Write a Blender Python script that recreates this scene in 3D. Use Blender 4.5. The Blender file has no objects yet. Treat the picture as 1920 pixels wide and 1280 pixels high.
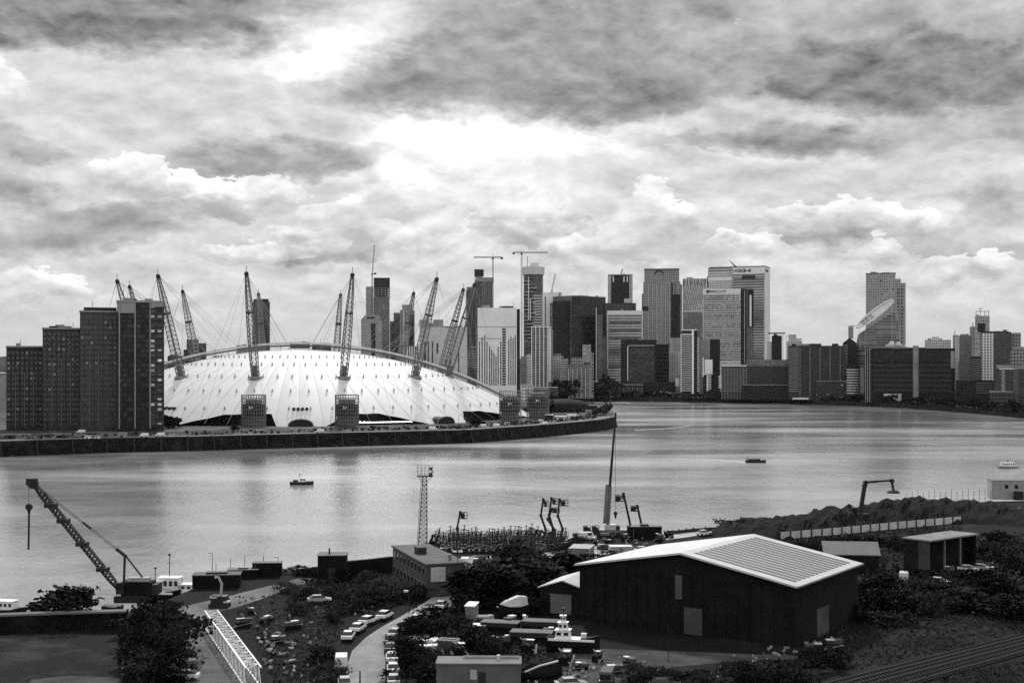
import bpy, bmesh, math, random
from mathutils import Vector, Matrix
random.seed(11)
R = math.radians
sc = bpy.context.scene
COL = sc.collection

# ------------------------------------------------------------------ camera
F, CZ, HY = 2465.0, 48.0, 684.0          # focal length in photo pixels, camera height, horizon row
cam = bpy.data.cameras.new('camera')
cam.sensor_width = 36.0
cam.lens = 36.0 * F / 1920
cam.shift_y = (HY - 640) / 1920
cam.clip_start, cam.clip_end = 1.0, 60000
camo = bpy.data.objects.new('camera', cam); COL.objects.link(camo)
camo.location = (0, 0, CZ); camo.rotation_euler = (R(90), 0, 0)
sc.camera = camo
vs = sc.view_settings
vs.view_transform = 'Standard'; vs.look = 'None'; vs.gamma = 1; vs.use_curve_mapping = False
vs.exposure = 0.0

# ------------------------------------------------------------------ sky and sun
SUN_AZ, SUN_EL = -3.0, 36.0
world = bpy.data.worlds.new('World'); sc.world = world; world.use_nodes = True
world.cycles.sampling_method = 'MANUAL'; world.cycles.sample_map_resolution = 256
wn, wl = world.node_tree.nodes, world.node_tree.links
wn.clear()
def W(t, **k):
    n = wn.new(t)
    for a, b in k.items(): setattr(n, a, b)
    return n
def M2(op, a, b=None, c=None, clamp=False):
    n = W('ShaderNodeMath', operation=op, use_clamp=clamp)
    for i, v in enumerate((a, b, c)):
        if v is None: continue
        if isinstance(v, (int, float)): n.inputs[i].default_value = v
        else: wl.new(v, n.inputs[i])
    return n.outputs[0]
def comb(x, y, z):
    n = W('ShaderNodeCombineXYZ')
    for i, v in enumerate((x, y, z)):
        if isinstance(v, (int, float)): n.inputs[i].default_value = v
        else: wl.new(v, n.inputs[i])
    return n.outputs[0]
tc = W('ShaderNodeTexCoord')
sp = W('ShaderNodeSeparateXYZ'); wl.new(tc.outputs['Generated'], sp.inputs[0])
dx, dy, dz = sp.outputs
az = M2('ARCTAN2', dx, dy); el = M2('ARCSINE', dz)
def noise(vec, scale, detail, rough, lac=2.0, dist=0.0, typ='FBM'):
    n = W('ShaderNodeTexNoise'); n.noise_type = typ if hasattr(n, 'noise_type') else n.noise_type
    n.inputs['Scale'].default_value = scale; n.inputs['Detail'].default_value = detail
    n.inputs['Roughness'].default_value = rough; n.inputs['Lacunarity'].default_value = lac
    n.inputs['Distortion'].default_value = dist
    wl.new(vec, n.inputs['Vector']); return n
zz = M2('ADD', M2('ABSOLUTE', dz), 0.16)
plane = comb(M2('DIVIDE', dx, zz), M2('DIVIDE', dy, zz), M2('MULTIPLY', dz, 6.0))
dirn = comb(dx, dy, M2('MULTIPLY', dz, 2.1))
warp = noise(dirn, 7.0, 3, 0.5)
warp2 = noise(dirn, 34.0, 4, 0.62)
vm = W('ShaderNodeVectorMath', operation='SUBTRACT'); wl.new(warp.outputs['Color'], vm.inputs[0]); vm.inputs[1].default_value = (.5, .5, .5)
vm1 = W('ShaderNodeVectorMath', operation='SUBTRACT'); wl.new(warp2.outputs['Color'], vm1.inputs[0]); vm1.inputs[1].default_value = (.5, .5, .5)
vs2 = W('ShaderNodeVectorMath', operation='MULTIPLY'); wl.new(vm.outputs[0], vs2.inputs[0]); vs2.inputs[1].default_value = (.12, .04, 0)
vs3 = W('ShaderNodeVectorMath', operation='MULTIPLY_ADD'); wl.new(vm1.outputs[0], vs3.inputs[0]); vs3.inputs[1].default_value = (.05, .035, 0); wl.new(vs2.outputs[0], vs3.inputs[2])
ae = comb(az, el, 0.0)
vadd = W('ShaderNodeVectorMath', operation='ADD'); wl.new(ae, vadd.inputs[0]); wl.new(vs3.outputs[0], vadd.inputs[1])
aew = vadd.outputs[0]
def blob(px, py, sx, sy, amp, acc, rot=0, soft=0.25, tilt=-.28):
    """one cloud bank (amp > 0) or gap (amp < 0) at a compass bearing and height in the sky"""
    a = math.atan((px - 960) / F); e = math.atan((HY - py) * math.cos(a) / F)
    m = W('ShaderNodeMapping', vector_type='TEXTURE')
    m.inputs['Location'].default_value = (a, e, 0); m.inputs['Rotation'].default_value = (0, 0, R(rot))
    m.inputs['Scale'].default_value = (sx / F, sy / F, 1)
    wl.new(aew, m.inputs['Vector'])
    l = W('ShaderNodeVectorMath', operation='LENGTH'); wl.new(m.outputs[0], l.inputs[0])
    r = W('ShaderNodeMapRange', interpolation_type='SMOOTHERSTEP')
    r.inputs['From Min'].default_value = 1 + soft * 1.6; r.inputs['From Max'].default_value = 1 - soft * 2.2
    r.inputs['To Min'].default_value = 0; r.inputs['To Max'].default_value = amp
    wl.new(l.outputs['Value'], r.inputs['Value'])
    o_ = r.outputs[0]
    if sy >= 30 and amp > 0:                     # flat dark bases, paler tops
        s_ = W('ShaderNodeSeparateXYZ'); wl.new(m.outputs[0], s_.inputs[0])
        o_ = M2('MULTIPLY', o_, M2('MULTIPLY_ADD', s_.outputs[1], tilt, 1.0))
    return o_ if acc is None else M2('ADD', acc, o_)
CLOUDS = [
 (190, -5, 450, 98, .62, 2, .24), 
 (970, 140, 390, 100, .50, 1, .22), (1020, 188, 320, 34, .20, 2, .3), (700, 150, 110, 70, .10, 0, .3), (1080, 0, 330, 60, .34, 0, .35),
 (1620, 50, 340, 140, .36, -5, .4), (1720, 130, 250, 66, .30, -4, .14), (1440, 130, 90, 60, .10, 0, .3), (1900, 160, 80, 140, .14, 0, .3),
 (1450, 245, 230, 42, .42, -7, .28), (1200, 262, 120, 20, .22, 0, .3), (1790, 255, 260, 56, .20, 0, .3),
 (500, 305, 240, 40, .34, 4, .34), (650, 290, 130, 34, .20, 14, .34), (380, 285, 120, 50, .14, 0, .3), (610, 228, 110, 30, .17, 0, .3),
 (50, 270, 100, 30, .22, 0, .3), (20, 340, 60, 40, .26, 0, .3), (140, 430, 180, 44, .38, 8, .34), (90, 385, 130, 36, .12, 0, .3),
 (420, 392, 80, 24, .26, 0, .3), (600, 455, 120, 42, .32, 0, .2), (990, 435, 100, 34, .32, 0, .2), (720, 420, 60, 24, .16, 0, .3),
 (1300, 465, 150, 34, .22, 0, .2), (1540, 450, 80, 20, .24, 0, .3), (1740, 465, 230, 34, .22, 0, .25), (1880, 385, 60, 40, .2, 0, .3),
 (1250, 345, 240, 24, .14, 0, .4), (230, 190, 230, 46, .13, 0, .3), 
]
GLOW = [(850, 310, 190, 120, .36, 0, .55), (950, 245, 230, 46, .38, 0, .42), (730, 235, 90, 30, .25, 0, .5), (590, 85, 110, 70, .24, 0, .5), (660, 60, 150, 52, .26, 0, .25), (530, 135, 90, 30, .26, 0, .3),
 
 (10, 145, 26, 40, .2, 0, .3), 
 (1400, 400, 90, 14, .10, 0, .3), (1850, 285, 70, 14, .12, 0, .3), (1290, 222, 120, 20, .18, 0, .3),
 
 (900, 395, 80, 30, .12, 0, .3)]
acc = None
for (px, py, sx, sy, a, rot, soft) in CLOUDS: acc = blob(px, py, sx, sy, a, acc, rot, soft)
gl = None
for (px, py, sx, sy, a, rot, soft) in GLOW: gl = blob(px, py, sx, sy, a, gl, rot, soft)
base = noise(plane, 0.9, 6, 0.6, 2.1, .2)
puff = noise(dirn, 18.0, 6, 0.6, 2.1, 0.3)
def billow(vec, scale, octs):
    """cauliflower noise: rounded puffs divided by sharp creases"""
    tot = None; amp = 1.0; norm = 0
    for i in range(octs):
        n = noise(vec, scale * 2.07 ** i, 0, .5)
        v = M2('MULTIPLY', M2('ABSOLUTE', M2('SUBTRACT', n.outputs['Fac'], .5)), amp)
        tot = v if tot is None else M2('ADD', tot, v); norm += amp; amp *= .58
    return M2('MULTIPLY', tot, 4.0 / norm)
up = W('ShaderNodeVectorMath', operation='ADD'); wl.new(dirn, up.inputs[0]); up.inputs[1].default_value = (.004, 0, .018)
bil = billow(dirn, 16.0, 5); bilu = billow(up.outputs[0], 16.0, 5)
relief = M2('SUBTRACT', bil, bilu)
# cloud depth along the view: banks plus broken noise
dens = M2('ADD', acc, M2('ADD', M2('MULTIPLY', M2('SUBTRACT', base.outputs['Fac'], .5), .46), M2('ADD', M2('MULTIPLY', M2('SUBTRACT', puff.outputs['Fac'], .5), .34), M2('MULTIPLY', M2('SUBTRACT', bil, .45), .07))))
ramp = W('ShaderNodeValToRGB')
cr = ramp.color_ramp; cr.interpolation = 'B_SPLINE'
pts = [(0.0, .64), (.14, .64), (.24, .66), (.31, .70), (.39, .61), (.52, .45), (.70, .31), (1.0, .17)]
while len(cr.elements) < len(pts): cr.elements.new(.5)
for e_, (p, v) in zip(cr.elements, pts): e_.position = p; e_.color = (v, v, v, 1)
wl.new(M2('ADD', dens, .22), ramp.inputs[0])
val = M2('ADD', ramp.outputs[0], M2('MULTIPLY', relief, .27))
val = M2('ADD', val, M2('MULTIPLY', gl, M2('ADD', .45, M2('MULTIPLY', puff.outputs['Fac'], 1.1))))
# cumulus heads: crisp sunlit crests over grey flanks
cm = None; cy = None
for (px, py, sx, sy, rot) in [(765, 458, 120, 40, 12), (1205, 418, 105, 74, 0), (1150, 462, 60, 46, 0), (1295, 420, 60, 34, 0), (85, 522, 125, 32, 6), (640, 398, 80, 40, 0), (440, 376, 170, 44, 0), (350, 365, 60, 30, 0),
        (230, 335, 80, 50, 0), (1570, 410, 130, 34, 4), (1700, 430, 90, 30, 0), (1640, 492, 60, 40, 0), (1810, 500, 110, 28, 0), (430, 468, 90, 28, 0), (560, 440, 70, 34, 0), (850, 380, 150, 60, 0), (740, 350, 70, 40, 0), (990, 420, 90, 40, 0), (15, 170, 50, 60, 0), (1060, 470, 60, 26, 0), (1420, 470, 110, 30, 0)]:
    a = math.atan((px - 960) / F); e = math.atan((HY - py) * math.cos(a) / F)
    m = W('ShaderNodeMapping', vector_type='TEXTURE'); m.inputs['Location'].default_value = (a, e, 0); m.inputs['Rotation'].default_value = (0, 0, R(-rot)); m.inputs['Scale'].default_value = (sx / F, sy / F, 1)
    wl.new(aew, m.inputs['Vector'])
    l = W('ShaderNodeVectorMath', operation='LENGTH'); wl.new(m.outputs[0], l.inputs[0])
    r = W('ShaderNodeMapRange', interpolation_type='SMOOTHSTEP'); r.inputs['From Min'].default_value = 1.35; r.inputs['From Max'].default_value = .35; wl.new(l.outputs['Value'], r.inputs['Value'])
    s_ = W('ShaderNodeSeparateXYZ'); wl.new(m.outputs[0], s_.inputs[0])
    y_ = M2('MULTIPLY', r.outputs[0], s_.outputs[1])
    cm = r.outputs[0] if cm is None else M2('MAXIMUM', cm, r.outputs[0]); cy = y_ if cy is None else M2('ADD', cy, y_)
field = M2('ADD', M2('MULTIPLY', cm, .95), M2('ADD', M2('MULTIPLY', M2('SUBTRACT', bil, .45), .75), M2('MULTIPLY', M2('SUBTRACT', puff.outputs['Fac'], .5), .9)))
al = W('ShaderNodeMapRange', interpolation_type='SMOOTHSTEP'); wl.new(field, al.inputs['Value']); al.inputs['From Min'].default_value = .42; al.inputs['From Max'].default_value = .52
# the flanks melt away downwards
fade = M2('MULTIPLY', al.outputs[0], M2('ADD', .72, M2('MULTIPLY', cy, .45), None, True), None, True)
cc = M2('MINIMUM', M2('MAXIMUM', M2('ADD', M2('ADD', .70, M2('MULTIPLY', cy, .46)), M2('MULTIPLY', relief, .38)), .40), 1.08)
val = M2('ADD', M2('MULTIPLY', val, M2('SUBTRACT', 1.0, fade)), M2('MULTIPLY', cc, fade))
# the low sky is an even pale grey
LOWV = .58
low = W('ShaderNodeMapRange', interpolation_type='SMOOTHSTEP'); wl.new(el, low.inputs['Value'])
low.inputs['From Min'].default_value = .018; low.inputs['From Max'].default_value = .055
low.inputs['To Min'].default_value = 1; low.inputs['To Max'].default_value = 0
val = M2('ADD', M2('MULTIPLY', val, M2('SUBTRACT', 1, M2('MULTIPLY', low.outputs[0], .7))), M2('MULTIPLY', low.outputs[0], LOWV * .7))
# unseen sky behind the camera brightened to lift the facades facing it
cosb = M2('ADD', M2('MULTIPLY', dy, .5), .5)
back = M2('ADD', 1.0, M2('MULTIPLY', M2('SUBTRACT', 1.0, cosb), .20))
hi = W('ShaderNodeMapRange', interpolation_type='SMOOTHSTEP'); wl.new(el, hi.inputs['Value'])
hi.inputs['From Min'].default_value = .29; hi.inputs['From Max'].default_value = .8
hi.inputs['To Min'].default_value = 1.0; hi.inputs['To Max'].default_value = 1.25
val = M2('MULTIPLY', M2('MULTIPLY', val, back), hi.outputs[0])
# physical clear sky behind the cloud deck adds its share
nish = W('ShaderNodeTexSky', sky_type='NISHITA', sun_disc=False)
nish.sun_elevation = R(SUN_EL); nish.sun_rotation = R(SUN_AZ); nish.air_density = 1; nish.dust_density = 2
bw = W('ShaderNodeRGBToBW'); wl.new(nish.outputs[0], bw.inputs[0])
bg1 = W('ShaderNodeBackground'); wl.new(bw.outputs[0], bg1.inputs[0]); bg1.inputs[1].default_value = 0.004
bg2 = W('ShaderNodeBackground'); wl.new(val, bg2.inputs[0]); bg2.inputs[1].default_value = 1.0
add = W('ShaderNodeAddShader'); wl.new(bg1.outputs[0], add.inputs[0]); wl.new(bg2.outputs[0], add.inputs[1])
out = W('ShaderNodeOutputWorld'); wl.new(add.outputs[0], out.inputs[0])

sun = bpy.data.lights.new('sun', 'SUN'); sun.energy = 2.2; sun.angle = R(4.0); sun.color = (1, 1, 1)
suno = bpy.data.objects.new('sun', sun); COL.objects.link(suno)
sd = Vector((math.sin(R(SUN_AZ)) * math.cos(R(SUN_EL)), math.cos(R(SUN_AZ)) * math.cos(R(SUN_EL)), math.sin(R(SUN_EL))))
suno.rotation_euler = sd.to_track_quat('Z', 'Y').to_euler()
suno.location = (0, 0, 300)

sc.cycles.max_bounces = 4; sc.cycles.diffuse_bounces = 2; sc.cycles.glossy_bounces = 3
sc.cycles.use_adaptive_sampling = True; sc.cycles.adaptive_threshold = 0.012; sc.cycles.adaptive_min_samples = 12; sc.cycles.sample_clamp_direct = 6; sc.cycles.sample_clamp_indirect = 3
sc.cycles.use_denoising = False; sc.cycles.caustics_reflective = False; sc.cycles.caustics_refractive = False

# ------------------------------------------------------------------ helpers
def gx(px, d): return (px - 960) / F * d
def gz(py, d): return CZ - (py - HY) / F * d
def gd(py, z): return F * (CZ - z) / (py - HY)
def gp(px, py, z=0.0):
    d = gd(py, z); return Vector((gx(px, d), d, z))

class MB:
    """collects shapes and links them as one mesh object"""
    def __init__(s): s.v = []; s.f = []
    def add(s, vs, fs):
        o = len(s.v); s.v += [tuple(v) for v in vs]; s.f += [tuple(i + o for i in f) for f in fs]; return s
    def box(s, x0, x1, y0, y1, z0, z1):
        return s.add([(x0,y0,z0),(x1,y0,z0),(x1,y1,z0),(x0,y1,z0),(x0,y0,z1),(x1,y0,z1),(x1,y1,z1),(x0,y1,z1)],
                     [(3,2,1,0),(4,5,6,7),(0,1,5,4),(1,2,6,5),(2,3,7,6),(3,0,4,7)])
    def bar(s, p, q, w, h=None, n=4):
        p, q = Vector(p), Vector(q); d = (q - p)
        if d.length < 1e-6: return s
        d.normalize(); a = Vector((0, 0, 1)) if abs(d.z) < .9 else Vector((0, 1, 0))
        u = d.cross(a).normalized(); v = u.cross(d).normalized(); h = w if h is None else h
        vs = []
        for c in (p, q):
            for k in range(n):
                t = 2 * math.pi * (k + .5) / n; m = 1 / math.cos(math.pi / n) / 2
                vs.append(c + u * math.cos(t) * w * m + v * math.sin(t) * h * m)
        fs = [tuple(range(n))[::-1], tuple(range(n, 2 * n))] + [(k, (k + 1) % n, (k + 1) % n + n, k + n) for k in range(n)]
        return s.add(vs, fs)
    def cone(s, p, q, r0, r1, n=16):
        p, q = Vector(p), Vector(q); d = (q - p).normalized(); a = Vector((0, 0, 1)) if abs(d.z) < .9 else Vector((0, 1, 0))
        u = d.cross(a).normalized(); v = u.cross(d).normalized(); vs = []
        for c, r in ((p, r0), (q, r1)):
            for k in range(n):
                t = 2 * math.pi * k / n; vs.append(c + u * math.cos(t) * r + v * math.sin(t) * r)
        return s.add(vs, [tuple(range(n))[::-1], tuple(range(n, 2 * n))] + [(k, (k + 1) % n, (k + 1) % n + n, k + n) for k in range(n)])
    def prism(s, poly, z0, z1):
        n = len(poly); vs = [(p[0], p[1], z0) for p in poly] + [(p[0], p[1], z1) for p in poly]
        return s.add(vs, [tuple(range(n))[::-1], tuple(range(n, 2 * n))] + [(k, (k + 1) % n, (k + 1) % n + n, k + n) for k in range(n)])
    def extx(s, prof, x0, x1):            # profile of (y, z) swept along x
        n = len(prof); vs = [(x0, a, b) for a, b in prof] + [(x1, a, b) for a, b in prof]
        return s.add(vs, [tuple(range(n)), tuple(range(n, 2 * n))[::-1]] + [(k, (k + 1) % n, (k + 1) % n + n, k + n)[::-1] for k in range(n)])
    def exty(s, prof, y0, y1):            # profile of (x, z) swept along y
        n = len(prof); vs = [(a, y0, b) for a, b in prof] + [(a, y1, b) for a, b in prof]
        return s.add(vs, [tuple(range(n))[::-1], tuple(range(n, 2 * n))] + [(k, (k + 1) % n, (k + 1) % n + n, k + n) for k in range(n)])
    def loft(s, rings, cap=True):
        n = len(rings[0]); o = []
        vs = [p for r in rings for p in r]
        for i in range(len(rings) - 1):
            for k in range(n): o.append((i*n + k, i*n + (k+1) % n, (i+1)*n + (k+1) % n, (i+1)*n + k))
        if cap: o += [tuple(range(n))[::-1], tuple(range((len(rings)-1)*n, len(rings)*n))]
        return s.add(vs, o)
    def mesh(s, name, m, smooth=False):
        me = bpy.data.meshes.new(name); me.from_pydata(s.v, [], s.f)
        if m: me.materials.append(m)
        if len(s.f) < 20000:
            b = bmesh.new(); b.from_mesh(me); bmesh.ops.recalc_face_normals(b, faces=b.faces); b.to_mesh(me); b.free()
        if smooth: me.polygons.foreach_set('use_smooth', [True] * len(me.polygons))
        me.update(); return me
    def build(s, name, m, parent=None, smooth=False):
        o = bpy.data.objects.new(name, s.mesh(name, m, smooth)); COL.objects.link(o)
        if parent: o.parent = parent
        return o

def tag(o, label=None, cat=None, group=None, kind=None):
    if label: o['label'] = label
    if cat: o['category'] = cat
    if group: o['group'] = group
    if kind: o['kind'] = kind
    return o
def thing(name, label, cat, loc=(0, 0, 0), rz=0.0, group=None):
    o = bpy.data.objects.new(name, None); COL.objects.link(o); o.empty_display_size = 1
    o.location = loc; o.rotation_euler = (0, 0, rz)
    return tag(o, label, cat, group)
KIDS = {}
def copy_tree(o, parent=None):
    c = o.copy(); COL.objects.link(c); c.parent = parent
    for ch in list(o.children): copy_tree(ch, c)
    return c
def dup(root, loc, rz=0.0, label=None, scale=None):
    c = copy_tree(root); c.location = loc; c.rotation_euler = (0, 0, rz)
    if label: c['label'] = label
    if scale: c.scale = scale
    return c
def struct(name, mb, m, label=None):
    o = mb.build(name, m); tag(o, kind='structure'); return o

# ------------------------------------------------------------------ materials (all neutral greys: the photograph is black and white)
MATS = {}
def newmat(name):
    m = bpy.data.materials.new(name); m.use_nodes = True; nt = m.node_tree
    return m, nt, nt.nodes['Principled BSDF']
def nd(nt, t, **k):
    n = nt.nodes.new(t)
    for a, b in k.items(): setattr(n, a, b)
    return n
def ma(nt, op, a, b=None, c=None):
    n = nd(nt, 'ShaderNodeMath', operation=op)
    for i, v in enumerate((a, b, c)):
        if v is None: continue
        if isinstance(v, (int, float)): n.inputs[i].default_value = v
        else: nt.links.new(v, n.inputs[i])
    return n.outputs[0]
def plain(name, v, rough=.7, metal=0.0, var=.25, scale=.35, detail=5, spec=.5, bump=0):
    """weathered surface: base grey with blotchy variation"""
    if name in MATS: return MATS[name]
    m, nt, b = newmat(name)
    t = nd(nt, 'ShaderNodeTexCoord'); n = nd(nt, 'ShaderNodeTexNoise')
    n.inputs['Scale'].default_value = scale; n.inputs['Detail'].default_value = detail; n.inputs['Roughness'].default_value = .65
    nt.links.new(t.outputs['Object'], n.inputs['Vector'])
    r = nd(nt, 'ShaderNodeMapRange'); r.inputs['From Min'].default_value = .3; r.inputs['From Max'].default_value = .7
    r.inputs['To Min'].default_value = v * (1 - var); r.inputs['To Max'].default_value = v * (1 + var)
    nt.links.new(n.outputs['Fac'], r.inputs['Value'])
    nt.links.new(r.outputs[0], b.inputs['Base Color'])
    b.inputs['Roughness'].default_value = rough; b.inputs['Metallic'].default_value = metal
    b.inputs['Specular IOR Level'].default_value = spec
    if bump:
        bp = nd(nt, 'ShaderNodeBump'); bp.inputs['Strength'].default_value = .6; bp.inputs['Distance'].default_value = bump
        nt.links.new(n.outputs['Fac'], bp.inputs['Height']); nt.links.new(bp.outputs[0], b.inputs['Normal'])
    MATS[name] = m; return m
def facade(name, wall, glass, w, h, fu=.6, fv=.55, gvar=.7, wvar=.15, lit=.0, rough=.25, u0=0, v0=0):
    """wall with a regular grid of recessed-looking glass panes, every pane its own tone"""
    m, nt, b = newmat(name); L = nt.links.new
    t = nd(nt, 'ShaderNodeTexCoord'); s = nd(nt, 'ShaderNodeSeparateXYZ'); L(t.outputs['Object'], s.inputs[0])
    u = ma(nt, 'DIVIDE', ma(nt, 'ADD', ma(nt, 'ADD', s.outputs[0], s.outputs[1]), 500 * w + u0), w)
    v = ma(nt, 'DIVIDE', ma(nt, 'ADD', s.outputs[2], v0), h)
    fru, frv = ma(nt, 'FRACT', u), ma(nt, 'FRACT', v)
    mu = ma(nt, 'LESS_THAN', ma(nt, 'ABSOLUTE', ma(nt, 'SUBTRACT', fru, .5)), fu / 2)
    mv = ma(nt, 'LESS_THAN', ma(nt, 'ABSOLUTE', ma(nt, 'SUBTRACT', frv, .5)), fv / 2)
    g = nd(nt, 'ShaderNodeNewGeometry'); sn = nd(nt, 'ShaderNodeSeparateXYZ'); L(g.outputs['Normal'], sn.inputs[0])
    side = ma(nt, 'LESS_THAN', ma(nt, 'ABSOLUTE', sn.outputs[2]), .5)
    mask = ma(nt, 'MULTIPLY', ma(nt, 'MULTIPLY', mu, mv), side)
    c = nd(nt, 'ShaderNodeCombineXYZ'); L(ma(nt, 'FLOOR', u), c.inputs[0]); L(ma(nt, 'FLOOR', v), c.inputs[1])
    wn_ = nd(nt, 'ShaderNodeTexWhiteNoise', noise_dimensions='2D'); L(c.outputs[0], wn_.inputs['Vector'])
    rnd = wn_.outputs['Value']
    gcol = ma(nt, 'MULTIPLY', ma(nt, 'ADD', 1 - gvar, ma(nt, 'MULTIPLY', ma(nt, 'POWER', rnd, 2.0), gvar * 3)), glass)
    if lit: gcol = ma(nt, 'ADD', gcol, ma(nt, 'MULTIPLY', ma(nt, 'GREATER_THAN', rnd, 1 - lit), .45))     # random panes painted pale to look lit
    n = nd(nt, 'ShaderNodeTexNoise'); n.inputs['Scale'].default_value = .06; n.inputs['Detail'].default_value = 5
    L(t.outputs['Object'], n.inputs['Vector'])
    gcol = ma(nt, 'MULTIPLY', gcol, ma(nt, 'MULTIPLY', ma(nt, 'POWER', n.outputs['Fac'], 2.0), 3.6))
    wcol = ma(nt, 'MULTIPLY', ma(nt, 'ADD', 1 - wvar, ma(nt, 'MULTIPLY', n.outputs['Fac'], 2 * wvar)), wall)
    mix = nd(nt, 'ShaderNodeMix', data_type='FLOAT'); L(mask, mix.inputs[0]); L(wcol, mix.inputs[2]); L(gcol, mix.inputs[3])
    L(mix.outputs[0], b.inputs['Base Color'])
    rr = nd(nt, 'ShaderNodeMix', data_type='FLOAT'); L(mask, rr.inputs[0]); rr.inputs[2].default_value = .8; rr.inputs[3].default_value = rough
    L(rr.outputs[0], b.inputs['Roughness']); b.inputs['Specular IOR Level'].default_value = .3
    return m

M_white = plain('white_paint', .8, .45, var=.08)
M_dark = plain('dark_steel', .025, .6, var=.3, spec=.25)
M_steel = plain('grey_steel', .16, .5, var=.3)
M_black = plain('black_rubber', .015, .8)
M_glass = plain('dark_glass', .02, .12, var=.1)
M_conc = plain('concrete', .30, .85, var=.25)
M_dconc = plain('dark_concrete', .10, .85, var=.35)
M_pale = plain('pale_metal', .55, .45, var=.12)
M_leaf = plain('dark_foliage', .014, .8, var=.7, scale=1.2, spec=.05)
M_leaf2 = plain('grey_green_foliage', .022, .8, var=.6, scale=.9, spec=.08)
M_bark = plain('bark', .05, .9)

# ------------------------------------------------------------------ water
def water_material():
    m, nt, b = newmat('river_water'); L = nt.links.new
    t = nd(nt, 'ShaderNodeTexCoord')
    def nz(sx, sy, sc_, det, rough=.55):
        mp = nd(nt, 'ShaderNodeMapping'); mp.inputs['Scale'].default_value = (sx, sy, 1); L(t.outputs['Object'], mp.inputs[0])
        n = nd(nt, 'ShaderNodeTexNoise'); n.inputs['Scale'].default_value = sc_; n.inputs['Detail'].default_value = det
        n.inputs['Roughness'].default_value = rough; L(mp.outputs[0], n.inputs[0]); return n.outputs['Fac']
    big = nz(.35, 1.0, .012, 5)      # wind lanes
    mid = nz(.7, .5, .11, 5, .62)
    fine = nz(.8, .26, .8, 4, .7)
    hgt = ma(nt, 'ADD', ma(nt, 'MULTIPLY', mid, 1.2), ma(nt, 'MULTIPLY', fine, .75))
    bp = nd(nt, 'ShaderNodeBump'); bp.inputs['Strength'].default_value = 1.0; bp.inputs['Distance'].default_value = .16
    L(hgt, bp.inputs['Height']); L(bp.outputs[0], b.inputs['Normal'])
    b.inputs['Base Color'].default_value = (.10, .10, .10, 1); b.inputs['IOR'].default_value = 1.42
    r = nd(nt, 'ShaderNodeMapRange'); r.inputs['From Min'].default_value = .35; r.inputs['From Max'].default_value = .65
    r.inputs['To Min'].default_value = .03; r.inputs['To Max'].default_value = .24; L(big, r.inputs[0]); L(r.outputs[0], b.inputs['Roughness'])
    c = nd(nt, 'ShaderNodeMapRange'); c.inputs['From Min'].default_value = .35; c.inputs['From Max'].default_value = .7
    c.inputs['To Min'].default_value = .16; c.inputs['To Max'].default_value = .48; L(ma(nt, 'ADD', ma(nt, 'MULTIPLY', big, .5), ma(nt, 'ADD', ma(nt, 'MULTIPLY', mid, .28), ma(nt, 'MULTIPLY', fine, .22))), c.inputs[0]); L(c.outputs[0], b.inputs['Base Color'])
    return m
w = MB(); w.add([(-9000, -600, 0), (9000, -600, 0), (9000, 12000, 0), (-9000, 12000, 0)], [(0, 1, 2, 3)])
struct('river_water', w, water_material())

# ------------------------------------------------------------------ land
def ground_material(name, dark, light, s1, s2, thr=(.45, .65), rough=.95, bump=.5):
    m, nt, b = newmat(name); L = nt.links.new
    t = nd(nt, 'ShaderNodeTexCoord')
    n1 = nd(nt, 'ShaderNodeTexNoise'); n1.inputs['Scale'].default_value = s1; n1.inputs['Detail'].default_value = 9; n1.inputs['Roughness'].default_value = .7
    n2 = nd(nt, 'ShaderNodeTexNoise'); n2.inputs['Scale'].default_value = s2; n2.inputs['Detail'].default_value = 6; n2.inputs['Roughness'].default_value = .8
    L(t.outputs['Object'], n1.inputs[0]); L(t.outputs['Object'], n2.inputs[0])
    r = nd(nt, 'ShaderNodeMapRange', interpolation_type='SMOOTHSTEP'); r.inputs['From Min'].default_value = thr[0]; r.inputs['From Max'].default_value = thr[1]
    r.inputs['To Min'].default_value = dark; r.inputs['To Max'].default_value = light; L(n1.outputs['Fac'], r.inputs[0])
    v = ma(nt, 'MULTIPLY', r.outputs[0], ma(nt, 'ADD', .45, ma(nt, 'MULTIPLY', n2.outputs['Fac'], 1.1)))
    L(v, b.inputs['Base Color']); b.inputs['Roughness'].default_value = rough; b.inputs['Specular IOR Level'].default_value = .15
    bp = nd(nt, 'ShaderNodeBump'); bp.inputs['Strength'].default_value = .7; bp.inputs['Distance'].default_value = bump
    L(n2.outputs['Fac'], bp.inputs['Height']); L(bp.outputs[0], b.inputs['Normal'])
    return m
M_scrub = ground_material('scrub_ground', .004, .018, .07, .9, thr=(.48, .68))
M_penin = ground_material('peninsula_ground', .04, .16, .04, .3)
M_farland = ground_material('far_land', .02, .05, .01, .1)
M_road = ground_material('dusty_road', .20, .36, .08, 1.5, thr=(.3, .7), bump=.05)
M_wallq = ground_material('river_wall_timber', .006, .02, .2, 1.2)

def rough_edge(pts, step, amp, rnd):
    out = []
    for a, b in zip(pts, pts[1:]):
        a, b = Vector(a), Vector(b); n = max(1, int((b - a).length / step))
        for k in range(n):
            p = a.lerp(b, k / n); out.append((p.x + rnd.uniform(-amp, amp), p.y + rnd.uniform(-amp, amp)))
    out.append(tuple(pts[-1])); return out
rnd = random.Random(3)
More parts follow.
